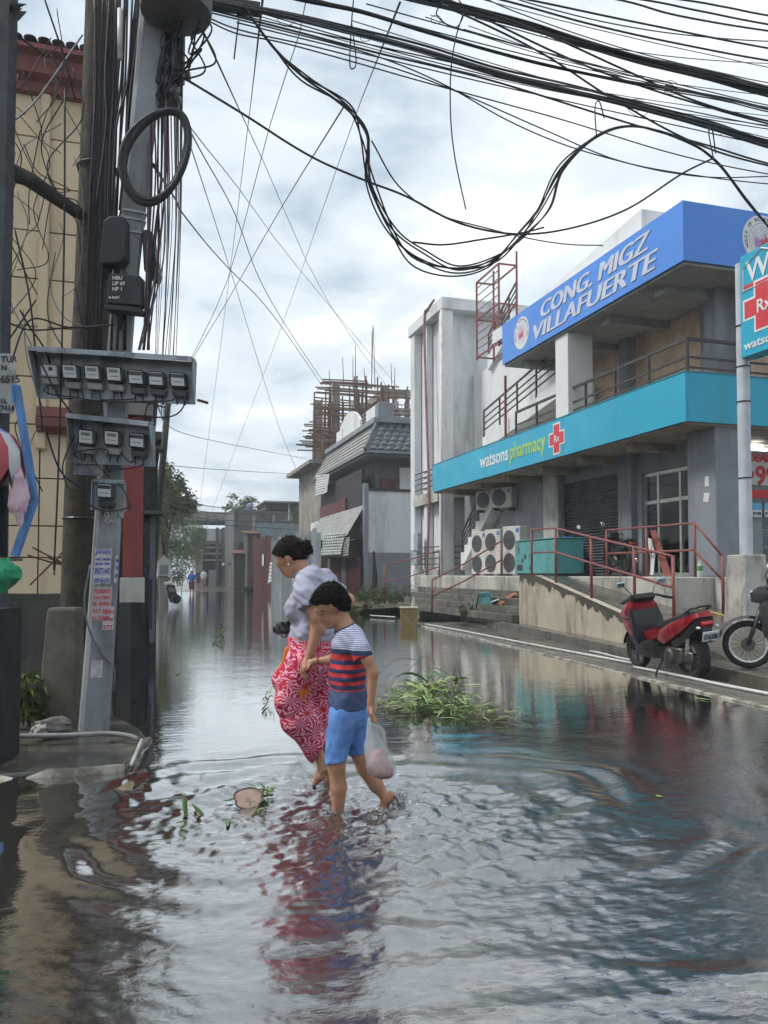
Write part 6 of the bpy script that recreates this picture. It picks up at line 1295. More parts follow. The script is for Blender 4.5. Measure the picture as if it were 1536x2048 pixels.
# hair
HR=M('black hair',(.008,.007,.0065),.7,.3,60,0,bump=.35,bscale=220,spec=.12)
hp=[(J(663,1198,-.012),J(668,1205,.012),.1015,.097,.88),(J(640,1206),J(660,1196),.060,.088,.98),(J(680,1210),J(683,1221),.066,.050,1.05)]
hair_b=body_obj('hair',hp,.0055,HR,boy,k=.02,wr=wrinkle(.0042,55,5,(1,1,.45)),cuts=[(J(636,1215),V(-.40,0,-.92)) if False else (J(645,1213),V(-.22,0,-.97)),(J(684,1223),V(.1,0,-1))],subs=[(J(640,1230,-.2),J(640,1230,.2),.062,.062,1),(J(661,1222,-.2),J(661,1222,-.07),.036,.036,1),(J(661,1222,.07),J(661,1222,.2),.036,.036,1)])
DKB=M('dark brow',(.03,.018,.014),.7,.2)
b=MB(); b.tube([toL(AD(639,1221.5,DBY-.046))@BAS,toL(AD(645,1221,DBY-.062))@BAS,toL(AD(650,1224,DBY-.066))@BAS],.0032,5); b.build('eyebrow',DKB,boy)
b=MB(); b.tube([toL(AD(641,1229,DBY-.044))@BAS,toL(AD(646.5,1230.5,DBY-.060))@BAS],.0030,5); b.build('eyelid',DKB,boy)
b=MB(); b.tube([J(653,1249,-.028)@BAS,J(658,1247.5,-.034)@BAS],.0025,5); b.build('mouth_line',M('lip',(.22,.08,.06),.6,.1),boy)
b=MB(); b.tube([(J(636,1321,.195)+V(0,.026*math.cos(a),.026*math.sin(a)))@BAS for a in np.linspace(0,6.28,15)[:-1]],.0035,5,closed=True); b.build('bracelet',M('red cord',(.35,.03,.03),.6,.1),boy)
def strands(parent,src,n,ln,mat,seed,comb=(0,0,-1),cm=.7):
    me=bpy.data.objects[src].data; r=random.Random(seed); org=ORG[parent.name]; b=MB(); vs_=me.vertices
    for _ in range(n):
        v=vs_[r.randrange(len(vs_))]; p=V(*v.co)+org; nr=V(*v.normal); 
        if nr[2]<-.75: continue
        d=unit(nr*(1-cm)+V(*comb)*cm+V(r.gauss(0,.3),r.gauss(0,.3),r.gauss(0,.3))); s_=unit(np.cross(d,nr))*.0014; l_=ln*r.uniform(.5,1.3); q=p+nr*.001; k=len(b.v)
        b.v+= [tuple(q-s_),tuple(q+s_),tuple(q+d*l_*.6+nr*.004+s_*.6),tuple(q+d*l_)]; b.f+=[(k,k+1,k+2),(k,k+2,k+3)]
    tag(b.build('hair_strands',mat,parent,fix=False),kind='stuff')
strands(boy,hair_b.name,1500,.013,HR,3,tuple((V(-.6,0,-.6)@BAS)),.72)
# plastic bag in his hand
BGM=bpy.data.materials.new('thin white plastic bag'); BGM.use_nodes=True; t=BGM.node_tree; n=t.nodes; l=t.links; p=n['Principled BSDF']; p.inputs['Base Color'].default_value=(.72,.74,.76,1); p.inputs['Roughness'].default_value=.28; tr=n.new('ShaderNodeBsdfTransparent'); tr.inputs[0].default_value=(.9,.93,.95,1); mxs=n.new('ShaderNodeMixShader'); mxs.inputs[0].default_value=.34; l.new(tr.outputs[0],mxs.inputs[1]); l.new(p.outputs[0],mxs.inputs[2]); l.new(mxs.outputs[0],n['Material Output'].inputs[0])
bg=thing('plastic_bag','thin white plastic bag of meat hanging from the boy\'s hand','plastic bag',toL(AD(762,1553,DBY-.2))@BAS)
rings=[]; rr=random.Random(4)
for px,py,w,d in ((740,1436,.012,.012),(742,1450,.026,.02),(746,1470,.045,.035),(750,1490,.066,.05),(756,1510,.084,.064),(761,1530,.092,.072),(764,1543,.086,.066),(765,1552,.055,.045),(765,1555,.01,.01)):
    c=J(px,py,-.20); w*=.88; d*=.88; rings.append([(c+V(w*math.cos(a)*(1+.10*math.sin(5*a+py*.1)),d*math.sin(a)*(1+.1*math.cos(4*a)),.006*math.sin(7*a)))@BAS for a in np.linspace(0,2*math.pi,25)[:-1]])
b=MB(); b.loft(rings); b.build('film',BGM,bg,smooth=True)
b=MB()
b.tube([p@BAS for p in catmull([J(741,1446,-.2),J(752,1452,-.2),J(764,1462,-.2),J(768,1480,-.2),J(772,1500,-.2)],4)],[.012,.014,.015,.016,.017,.018,.018,.018,.018,.018,.017,.016,.015,.014,.012,.01,.008],6); b.build('side_handle',BGM,bg,smooth=True)
mt=[(J(756,1514,-.2),J(764,1536,-.2),.046,.064,.78),(J(752,1530,-.2),J(770,1545,-.2),.045,.04,.9)]
body_obj('meat',mt,.006,M('pink meat',(.52,.23,.21),.4,.35,22,.4,(.60,.42,.38),1,18),bg,k=.02,wr=wrinkle(.006,22,9))

# ================= the woman
DWM=5.30
def K(px,py,dv=0.0): return toL(AD(px,py,DWM+dv))
SKW=SKIN('woman skin',(.48,.255,.16)); wom=thing('person','woman in lavender tee and red floral trousers wading beside the boy','person',(WOMF[0],WOMF[1],0))
wp_=[]
wp_+= [(K(580,1106,-.012),K(584,1110,.012),.092,.088,.84),(K(569,1122),K(573,1130),.062,.056,.95),(K(576,1138),K(583,1144),.044,.040,1.0),(K(586,1136),K(593,1130),.048,.048,1.1)]
wp_+= [(K(561,1128),K(566.5,1140.5),.010,.013,.9,.014),(K(570.5,1146,-.003),K(572,1146,.003),.012,.012,1.6,.01),(K(576,1150),K(581,1150),.020,.020,1.3,.015)]
for sv in (-1,1): wp_+= [(K(574,1115,.084*sv),K(576.5,1126,.080*sv),.019,.013,.55,.006),(K(577,1114,.092*sv),K(579,1120,.092*sv),.009,.008,.7,.004)]
wp_+= [(K(594,1128),K(609,1146),.054,.058,1.05),(K(609,1146),K(618,1162),.056,.056,1.1)]
wp_+= [(K(630,1185),K(625,1240),.09,.09,1.2),(K(625,1240),K(622,1290),.09,.10,1.2),(K(622,1290),K(618,1340),.10,.10,1.2)]
# near arm hanging, holding the boy's hand
wp_+= [(K(612,1185,-.19),K(634,1236,-.225),.050,.049,1),(K(634,1236,-.225),K(636,1256,-.225),.050,.047,1),(K(636,1256,-.225),K(621,1304,-.24),.046,.029,1)]
hand(wp_,K(620,1308,-.24),K(611,1328,-.245),V(-.5,.05,-.85),V(.3,1,0),1.12,.7,.0085)
# far arm bent, elbow back
wp_+= [(K(658,1172,.16),K(696,1202,.20),.050,.046,1),(K(696,1200,.20),K(640,1240,.20),.046,.036,1),(K(640,1240,.20),K(584,1256,.12),.036,.026,1)]
hand(wp_,K(584,1256,.12),K(574,1259,.10),V(-1,0,-.1),V(0,.5,1),1.0,1.1)
# legs: lifted front leg, standing leg
wp_+= [(K(612,1335,-.06),K(582,1405,-.09),.08,.068,1),(K(580,1405,-.09),K(612,1460,-.08),.066,.058,1),(K(612,1460,-.08),K(645,1524,-.07),.055,.034,1),(K(646,1528,-.07),K(651,1534,-.07),.036,.034,1,.02),(K(647,1538,-.07),K(640,1552,-.07),.036,.033,1.2),(K(640,1552,-.07),K(630,1566,-.07),.031,.020,1.6)]
wp_+= [(K(640,1335,.07),K(655,1440,.09),.08,.065,1),(K(655,1440,.09),K(660,1590,.09),.065,.038,1),(K(658,1595,.09),K(636,1604,.09),.036,.026,1.3)]
body_obj('body',wp_,.0065,SKW,wom,k=.018)
LAV=M('lavender grey cotton',(.40,.40,.50),.9,.06,6,.0,bump=.1,bscale=250,spec=.15)
ts_=[(K(622,1150,-.04),K(622,1150,.04),.075,.075,1.4),(K(632,1180),K(628,1215),.128,.128,1.42),(K(628,1215),K(624,1260),.132,.138,1.3),(K(624,1260),K(621,1300),.138,.142,1.25)]
ts_+= [(K(600,1205,-.07),K(590,1222,-.08),.075,.070,1),(K(600,1205,.07),K(590,1222,.08),.075,.070,1)]
ts_+= [(K(614,1160,-.12),K(611,1190,-.20),.078,.080,1),(K(611,1190,-.20),K(625,1236,-.225),.080,.076,1,.015,(K(617,1211,-.22),V(.42,-.1,-1))),(K(645,1158,.12),K(670,1180,.18),.074,.070,1),(K(670,1180,.18),K(695,1202,.2),.07,.066,1,.015,(K(680,1189,.19),V(.8,0,-.8)))]
def wwr(X): return .0060*noise3(X*V(1,1,1.3),11,21)+.0028*noise3(X*V(1,1,1.6),24,22)+.0030*np.sin((X[...,2]*1.0+X[...,0]*.55)*95+6*noise3(X,6,5))
body_obj('tee_shirt',ts_,.0062,LAV,wom,k=.035,wr=wwr,cuts=[(K(620,1289),V(-.15,0,-1)),(K(607,1140),V(-.55,0,.84))],subs=[(K(596,1128),K(610,1150),.057,.062,1.05)])
b=MB(); ring=[]
for a in np.linspace(0,2*math.pi,29)[:-1]:
    u=.066*math.cos(a); v=.072*math.sin(a); c=K(607,1141)+V(u,v,.62*u); ring.append(c@BAS)
b.tube(ring,.008,6,closed=True); b.build('collar',LAV,wom,smooth=True)
# floral trousers
FLM=bpy.data.materials.new('red floral cloth'); FLM.use_nodes=True; t=FLM.node_tree; n=t.nodes; l=t.links; p=n['Principled BSDF']; p.inputs['Roughness'].default_value=.85; p.inputs['Specular IOR Level'].default_value=.15
tcn=n.new('ShaderNodeTexCoord')
wn=n.new('ShaderNodeTexNoise'); wn.inputs['Scale'].default_value=9; l.new(tcn.outputs['Object'],wn.inputs['Vector']); wa=n.new('ShaderNodeVectorMath'); wa.operation='MULTIPLY_ADD'; wa.inputs[1].default_value=(.06,.06,.06); l.new(wn.outputs['Color'],wa.inputs[0]); l.new(tcn.outputs['Object'],wa.inputs[2]); WC=wa.outputs[0]
def vor(sc,feat='F1'):
    q=n.new('ShaderNodeTexVoronoi'); q.feature=feat; q.inputs['Scale'].default_value=sc; l.new(WC,q.inputs['Vector']); return q
def mm(op,a,b=None,c=None):
    q=n.new('ShaderNodeMath'); q.operation=op
    for i,v in enumerate((a,b,c)):
        if v is None: continue
        if isinstance(v,(int,float)): q.inputs[i].default_value=v
        else: l.new(v,q.inputs[i])
    return q.outputs[0]
def mixc(f,a,b):
    q=n.new('ShaderNodeMix'); q.data_type='RGBA'; l.new(f,q.inputs[0])
    for i,v in ((6,a),(7,b)):
        if isinstance(v,tuple): q.inputs[i].default_value=(*v,1)
        else: l.new(v,q.inputs[i])
    return q.outputs[2]
v1=vor(9.5); sub=n.new('ShaderNodeVectorMath'); sub.operation='SUBTRACT'; l.new(WC,sub.inputs[0]); l.new(v1.outputs['Position'],sub.inputs[1]); sx=n.new('ShaderNodeSeparateXYZ'); l.new(sub.outputs[0],sx.inputs[0])
hx=mm('ADD',sx.outputs[0],mm('MULTIPLY',sx.outputs[1],.6)); ang=mm('ARCTAN2',sx.outputs[2],hx); nz=n.new('ShaderNodeTexNoise'); nz.inputs['Scale'].default_value=38; l.new(tcn.outputs['Object'],nz.inputs['Vector'])
petal=mm('SINE',mm('ADD',mm('MULTIPLY',ang,13.0),mm('MULTIPLY',nz.outputs[0],9.0)))
dist=v1.outputs['Distance']
base=mixc(mm('GREATER_THAN',petal,.15),(.62,.035,.075),(.76,.22,.32)); base=mixc(mm('GREATER_THAN',petal,.78),base,(.76,.50,.57))
base=mixc(mm('LESS_THAN',petal,-.72),base,(.34,.03,.10)); base=mixc(mm('LESS_THAN',dist,.20),base,(.55,.03,.05))
v2=vor(4.3); base=mixc(mm('LESS_THAN',mm('ADD',v2.outputs['Distance'],mm('MULTIPLY',nz.outputs[0],.5)),.50),base,(.72,.19,.035)); l.new(base,p.inputs['Base Color'])
tr_=[(K(621,1280),K(620,1320),.148,.150,1.25),(K(612,1325,-.08),K(585,1400,-.09),.135,.110,1.1),(K(582,1402,-.09),K(600,1440,-.085),.108,.115,1.0),(K(600,1440,-.085),K(628,1490,-.075),.118,.080,1.0),(K(628,1490,-.075),K(636,1524,-.07),.078,.038,1.0)]
tr_+= [(K(638,1325,.08),K(652,1420,.09),.135,.11,1.05),(K(652,1420,.09),K(655,1520,.09),.115,.095,1),(K(655,1520,.09),K(655,1545,.09),.09,.085,1),(K(585,1320,-.02),K(568,1360,-.04),.06,.075,1.3)]
def pwr(X): return .0028*noise3(X*V(1,1,.5),14,31)+.0035*np.sin(X[...,0]*60+X[...,1]*45+5*noise3(X,5,33))*np.clip((.95-X[...,2])*1.6,0,1)
body_obj('floral_trousers',tr_,.0065,FLM,wom,k=.04,wr=pwr,cuts=[(K(621,1272),V(0,0,1)),(K(641,1500,0),V(.80,0,-.48))],label='loose red and pink floral trousers')
HRW=M('dark brown hair',(.015,.010,.008),.7,.35,50,.3,(.045,.022,.012),1,14,.35,200,spec=.14)
hw=[(K(580,1103,-.012),K(583,1107,.012),.099,.095,.88),(K(562,1107),K(578,1098),.060,.085,.98),(K(596,1108),K(598,1116),.066,.055,1.0)]
hair_w=body_obj('hair',hw,.0058,HRW,wom,k=.02,wr=wrinkle(.0038,48,15,(1,.6,.8)),cuts=[(K(574,1118.5),V(-.32,0,-.95)),(K(596,1121),V(.15,0,-1))],subs=[(K(558,1136,-.2),K(558,1136,.2),.060,.060,1),(K(575,1125,-.2),K(575,1125,-.068),.034,.034,1),(K(575,1125,.068),K(575,1125,.2),.034,.034,1)])
bun_w=body_obj('hair_bun',[(K(606,1098),K(613,1098),.048,.042,1.0),(K(614,1090),K(618,1094),.022,.02,1)],.0058,HRW,wom,k=.02,wr=wrinkle(.008,40,18))
strands(wom,hair_w.name,1100,.015,HRW,5,tuple((V(.8,0,.1)@BAS)),.75); strands(wom,bun_w.name,420,.017,HRW,6,(0,0,0),.2)
b=MB(); b.tube([K(560,1123.5,-.046)@BAS,K(565,1122.5,-.060)@BAS,K(569,1125,-.066)@BAS],.0032,5); b.build('eyebrow',DKB,wom)
b=MB(); b.tube([K(561,1129,-.044)@BAS,K(566.5,1130.5,-.060)@BAS],.0030,5); b.build('eyelid',DKB,wom)
b=MB(); b.ball(K(577,1129,-.084)@BAS,.009,8,6); b.build('earring',CHROME,wom,smooth=True)
b=MB(); b.tube([p_@BAS for p_ in catmull([K(630,1560,-.105),K(640,1548,-.112),K(648,1541,-.112),K(656,1536,-.10)],4)],.006,5); b.build('sandal_strap',M('tan strap',(.40,.26,.16),.6,.15),wom,smooth=True)
b=MB(); P=[K(560,1372,-.105)@BAS,K(564,1330,-.105)@BAS,K(570,1300,-.105)@BAS,K(578,1292,-.105)@BAS,K(582,1320,-.105)@BAS,K(576,1352,-.105)@BAS]
body_obj('orange_cloth',[(K(575,1300,-.10),K(568,1345,-.09),.022,.035,.6),(K(568,1345,-.09),K(563,1366,-.09),.034,.014,.6)],.006,M('orange cloth',(.70,.20,.03),.85,.12,9),wom,k=.02,wr=wrinkle(.003,20,4))
hb=[(K(556,1260,.04),K(572,1258,.06),.036,.042,1.1),(K(572,1254,.06),K(580,1246,.07),.030,.022,1.0),(K(552,1256,.03),K(562,1250,.04),.020,.018,1)]
body_obj('handbag',hb,.006,M('shiny black vinyl',(.012,.012,.016),.25,.25,18,spec=.6),None,k=.02,wr=wrinkle(.005,26,6),label='small crumpled black bag clutched before the woman\'s belly',cat='handbag')
# ================= walkers far down the street
def walker(label,px,py,Y,shirt,trs,hh,seed):
    g=AY(px,py,Y); t=thing('person',label,'person',(g[0],Y,g[2]),group='walkers far down the street'); z0=g[2]; c=toL((g[0],Y,z0)); s=hh/1.65
    q=lambda u,v,z: c+V(u,v,z)*s
    body_obj('body',[(q(0,0,1.56),q(0,0,1.50),.09,.085,1.1),(q(0,0,1.48),q(0,0,1.35),.05,.06,1),(q(0,0,1.3),q(0,0,.95),.14,.13,.7),(q(-.1,0,.9),q(-.09,.02,.5),.085,.06,1),(q(-.09,.02,.5),q(-.09,-.02,-.05),.055,.04,1),(q(.1,0,.9),q(.1,.05,.5),.085,.06,1),(q(.1,.05,.5),q(.11,.12,-.05),.055,.04,1),(q(-.2,0,1.35),q(-.26,0,1.08),.05,.042,1),(q(-.26,0,1.08),q(-.24,-.08,.82),.04,.035,1),(q(.2,0,1.35),q(.26,0,1.08),.05,.042,1),(q(.26,0,1.08),q(.25,-.06,.82),.04,.035,1)],.022,SKB,t,k=.04)
    body_obj('shirt',[(q(-.13,0,1.36),q(.13,0,1.36),.09,.09,.9),(q(0,0,1.3),q(0,0,.9),.185,.17,.75),(q(-.18,0,1.34),q(-.25,0,1.12),.075,.065,1),(q(.18,0,1.34),q(.25,0,1.12),.075,.065,1)],.022,shirt,t,k=.05)
    body_obj('trousers',[(q(0,0,.92),q(0,0,.85),.16,.15,.8),(q(-.1,0,.85),q(-.09,.02,.45),.11,.09,1),(q(.1,0,.85),q(.1,.05,.45),.11,.09,1)],.022,trs,t,k=.05)
    body_obj('hair',[(q(0,.03,1.60),q(0,.03,1.56),.10,.095,1)],.022,HR,t,k=.03)
walker('far walker in bright blue shirt and dark red shorts',383,1190,58,M('blue shirt',(.03,.16,.48),.85,.1),M('dark red shorts',(.16,.02,.03),.85,.1),1.68,1)
walker('far walker in white shirt and grey trousers',407,1178,72,M('white shirt',(.60,.62,.66),.85,.1),M('grey trousers',(.24,.26,.30),.85,.1),1.68,2)
walker('far walker in dark clothes close behind the white-shirted one',397,1174,78,M('dark shirt',(.05,.05,.06),.85,.1),M('dark red shorts',(.16,.02,.03)),1.6,3)
# ---------------------------------------------------------------- motorbikes
RBODY=M('red scooter plastic',(.27,.010,.018),.3,.12,3,.0,spec=.5,coat=.4); BPL=M('black scooter plastic',(.014,.014,.016),.4,.2,8,.3,(.04,.038,.034),1,5); ALW=M('cast alloy',(.11,.10,.095),.4,.2,6,metal=.6); SEATM=M('black vinyl seat',(.035,.036,.04),.5,.2,10); MIR=M('mirror reflecting sky',(.42,.62,.70),.08,.03,metal=1.0); CLR=M('clear lens',(.62,.66,.70),.15,.05,spec=.7); BODYK=M('black bike plastic',(.012,.013,.017),.22,.1,spec=.6,coat=.5); BODYB=M('blue bike plastic',(.03,.05,.26),.25,.1,coat=.4)
def puff(b,poly,w,ins=.82,y0=0.0):
    """rounded panel from a side outline (x,z), half width w"""
    P=np.array(poly,float); c=P.mean(0); rg=[]
    for s,y in ((ins*.8,-w),(ins+.06,-w*.93),(1,-w*.6),(1,w*.6),(ins+.06,w*.93),(ins*.8,w)): rg.append([(c[0]+(p[0]-c[0])*s,y0+y,c[1]+(p[1]-c[1])*s) for p in P])
    return b.loft(rg)
def wheel(t,x,z,R,tw,name,rimmat=ALW,spokes=5,spoke_r=.018):
    def ringp(r,y,n=28): return [(x+r*math.cos(a),y,z+r*math.sin(a)) for a in np.linspace(0,2*math.pi,n+1)[:-1]]
    b=MB(); prof=[(R-.075,tw*.30),(R-.05,tw*.5),(R-.018,tw*.46),(R,tw*.2),(R,-tw*.2),(R-.018,-tw*.46),(R-.05,-tw*.5),(R-.075,-tw*.30)]
    rg=[ringp(r,y) for r,y in prof]; rg.append(rg[0]); b.loft(rg,cap=False); w=b.build(name,TYRE,t,smooth='auto',local=True)
    b=MB(); rg=[ringp(r,y) for r,y in ((R-.07,tw*.32),(R-.095,tw*.28),(R-.095,-tw*.28),(R-.07,-tw*.32))]; rg.append(rg[0]); b.loft(rg,cap=False); b.build('rim',rimmat,w,smooth='auto',local=True)
    b=MB()
    for k in range(spokes): a=2*math.pi*k/spokes; b.bar((x,0,z),(x+(R-.09)*math.cos(a),0,z+(R-.09)*math.sin(a)),spoke_r,spoke_r*1.2,(0,1,0))
    b.lathe((x,-tw*.35,z),[(.05,0),(.055,.02),(.055,tw*.6),(.05,tw*.7)],12,(0,1,0)); b.build('hub',ALW,w,local=True)
    b=MB(); b.lathe((x,tw*.36,z),[(.085,0),(.085,.006)],20,(0,1,0)); b.build('brake_disc',ALW,w,local=True)
def part(t,name,mat,f,**k):
    b=MB(); f(b); return b.build(name,mat,t,local=True,**{**dict(smooth='auto'),**k})
def scooter():
    t=thing('motor_scooter','red motor scooter leaning on its side stand on the kerb strip','scooter')
    wheel(t,0,.27,.27,.16,'rear_wheel'); wheel(t,1.28,.265,.265,.10,'front_wheel')
    part(t,'front_cowl',RBODY,lambda b:puff(b,[(1.0,.75),(.98,.92),(1.07,.99),(1.2,.93),(1.36,.80),(1.40,.745),(1.2,.72)],.20,.9)); part(t,'front_apron',RBODY,lambda b:puff(b,[(1.03,.52),(1.0,.735),(1.2,.70),(1.38,.725),(1.37,.64),(1.30,.55),(1.16,.47)],.165,.9)); part(t,'chin_guard',BPL,lambda b:puff(b,[(1.10,.36),(1.04,.52),(1.2,.48),(1.33,.55),(1.27,.42)],.13,.9))
    part(t,'leg_shield',BPL,lambda b:puff(b,[(1.0,.40),(.90,.36),(.86,.50),(.93,.78),(1.03,.92),(1.10,.86),(1.05,.6)],.23))
    part(t,'lower_fairing',BPL,lambda b:puff(b,[(1.12,.22),(.72,.20),(.42,.24),(.42,.38),(.78,.40),(1.02,.44),(1.2,.50)],.17))
    part(t,'floor_board',BPL,lambda b:puff(b,[(.55,.30),(.55,.42),(.72,.46),(.98,.44),(1.0,.34)],.20))
    part(t,'tunnel',RBODY,lambda b:puff(b,[(.98,.46),(.70,.44),(.52,.52),(.50,.66),(.66,.62),(.86,.56),(1.0,.62)],.13))
    part(t,'side_fairing',RBODY,lambda b:puff(b,[(.60,.46),(.50,.62),(.20,.74),(-.30,.88),(-.36,.82),(-.10,.66),(.22,.50),(.45,.40)],.155))
    part(t,'rear_cowl',BPL,lambda b:puff(b,[(.34,.44),(.05,.56),(-.22,.74),(-.36,.80),(-.34,.70),(-.18,.58),(0,.46),(.2,.38)],.13))
    part(t,'seat',SEATM,lambda b:puff(b,[(.60,.64),(.54,.72),(.36,.74),(.18,.80),(-.22,.90),(-.30,.88),(-.26,.83),(.1,.73),(.4,.66)],.14))
    part(t,'grab_rail',BPL,lambda b:b.tube(catmull([(-.05,.13,.84),(-.28,.13,.93),(-.36,.0,.95),(-.28,-.13,.93),(-.05,-.13,.84)],4),.014,7))
    part(t,'engine',ALW,lambda b:(b.obox((.22,.06,.30),(.36,.16,.20)),b.lathe((.30,.07,.28),[(.10,0),(.11,.03),(.11,.09),(.08,.11)],14,(0,1,0)),b.obox((.02,.09,.29),(.34,.06,.14))),bevel=.015)
    part(t,'rear_shock',CHROME,lambda b:b.cyl((-.02,.10,.32),(-.10,.10,.62),.028,.028,8))
    part(t,'rear_mudguard',BPL,lambda b:b.loft([[(-.27*math.cos(a)*1.12,-.06,.27+.30*math.sin(a)*1.1),(-.27*math.cos(a)*1.16,0,.27+.30*math.sin(a)*1.14),(-.27*math.cos(a)*1.12,.06,.27+.30*math.sin(a)*1.1)] for a in np.linspace(.35,1.5,7)]+[[(-.38,-.05,.50),(-.40,0,.50),(-.38,.05,.50)],[(-.34,-.07,.68),(-.36,0,.70),(-.34,.07,.68)]],cap=False,closed=False),fix=False)
    part(t,'front_fender',BPL,lambda b:b.loft([[(1.28+.30*math.cos(a),-.06,.265+.30*math.sin(a)),(1.28+.325*math.cos(a),0,.265+.325*math.sin(a)),(1.28+.30*math.cos(a),.06,.265+.30*math.sin(a))] for a in np.linspace(.2,2.9,12)],cap=False,closed=False),fix=False)
    part(t,'fork',BPL,lambda b:[b.cyl((1.28,s*.07,.27),(1.14,s*.07,.68),.02,.02,8) for s in (-1,1)],smooth=True)
    part(t,'handlebar_cowl',BPL,lambda b:puff(b,[(1.16,.96),(1.04,.94),(.94,1.02),(.98,1.08),(1.12,1.06),(1.22,1.0)],.17))
    part(t,'cowl_panel',RBODY,lambda b:puff(b,[(1.20,.94),(1.12,.92),(1.08,1.03),(1.15,1.05),(1.24,1.0)],.13))
    hb_=part(t,'handlebar',BPL,lambda b:b.tube(catmull([(.92,.34,.98),(1.0,.2,1.04),(1.03,0,1.04),(1.0,-.2,1.04),(.92,-.34,.98)],5),.013,8))
    for s in (-1,1):
        part(hb_,'grip',TYRE,lambda b:b.cyl((.955,s*.26,1.01),(.91,s*.39,.975),.02,.02,10)); part(hb_,'brake_lever',BPL,lambda b:b.tube([(1.02,s*.2,1.03),(1.02,s*.30,1.0),(.99,s*.40,.97)],.007,5))
        part(hb_,'mirror_stalk',BPL,lambda b:b.tube(catmull([(1.02,s*.16,1.06),(1.06,s*.22,1.15),(1.05,s*.28,1.20)],4),.008,6))
        m=part(hb_,'mirror',MIR,lambda b:b.obox((1.03,s*.32,1.225),(.018,.125,.075),[(.95,0,.3),(0,1,0),(-.3,0,.95)]),bevel=.015)
    part(t,'tail_light',M('red lens',(.45,.02,.02),.2,.1,spec=.6),lambda b:b.obox((-.36,0,.735),(.06,.16,.05),[(.8,0,.6),(0,1,0),(-.6,0,.8)]),bevel=.01)
    for s in (-1,1): part(t,'indicator',CLR,lambda b:b.ball((-.36,s*.13,.69),(.035,.025,.02),8,6))
    pl=part(t,'number_plate',M('white plate',(.66,.70,.76),.45,.05),lambda b:b.obox((-.405,0,.58),(.012,.235,.135),[(.9,0,.35),(0,1,0),(-.35,0,.9)]),bevel=.004)
    q=text('lettering','E165BK',DKP,(0,0,0),(1,0,0),(0,1,0),.095,None,.0025,ext=.001,fit=.205); q.parent=pl; q.location=(-.412+.0,.103,.545); q.rotation_euler=Matrix(((0,-.35,-.93),(-1,0,0),(0,.93,-.35))).to_euler()
    part(t,'side_stand',BPL,lambda b:b.tube([(.5,.1,.25),(.52,.22,.06),(.46,.27,.035)],.014,6)); part(t,'floor_mat',TYRE,lambda b:b.obox((.78,0,.445),(.28,.30,.012)))
    part(t,'foot_peg',BPL,lambda b:b.tube([(.36,.12,.34),(.38,.24,.34)],.016,6)); part(t,'headlight',CLR,lambda b:b.obox((1.355,0,.80),(.05,.22,.07),[(.8,0,.6),(0,1,0),(-.6,0,.8)]),bevel=.02)
    return t
sc1=scooter(); rw=G(1391,1357,.045); fw=G(1281,1338,.045); 
best=min((abs(proj((rw[0]+1.28*math.cos(a),rw[1]+1.28*math.sin(a),.05))[0]-1281),a) for a in np.radians(np.arange(60,175,.5))); hd_=best[1]; print('scooter heading',math.degrees(hd_)); sc1.location=(rw[0],rw[1],.04); sc1.rotation_euler=(math.radians(-6),0,hd_)
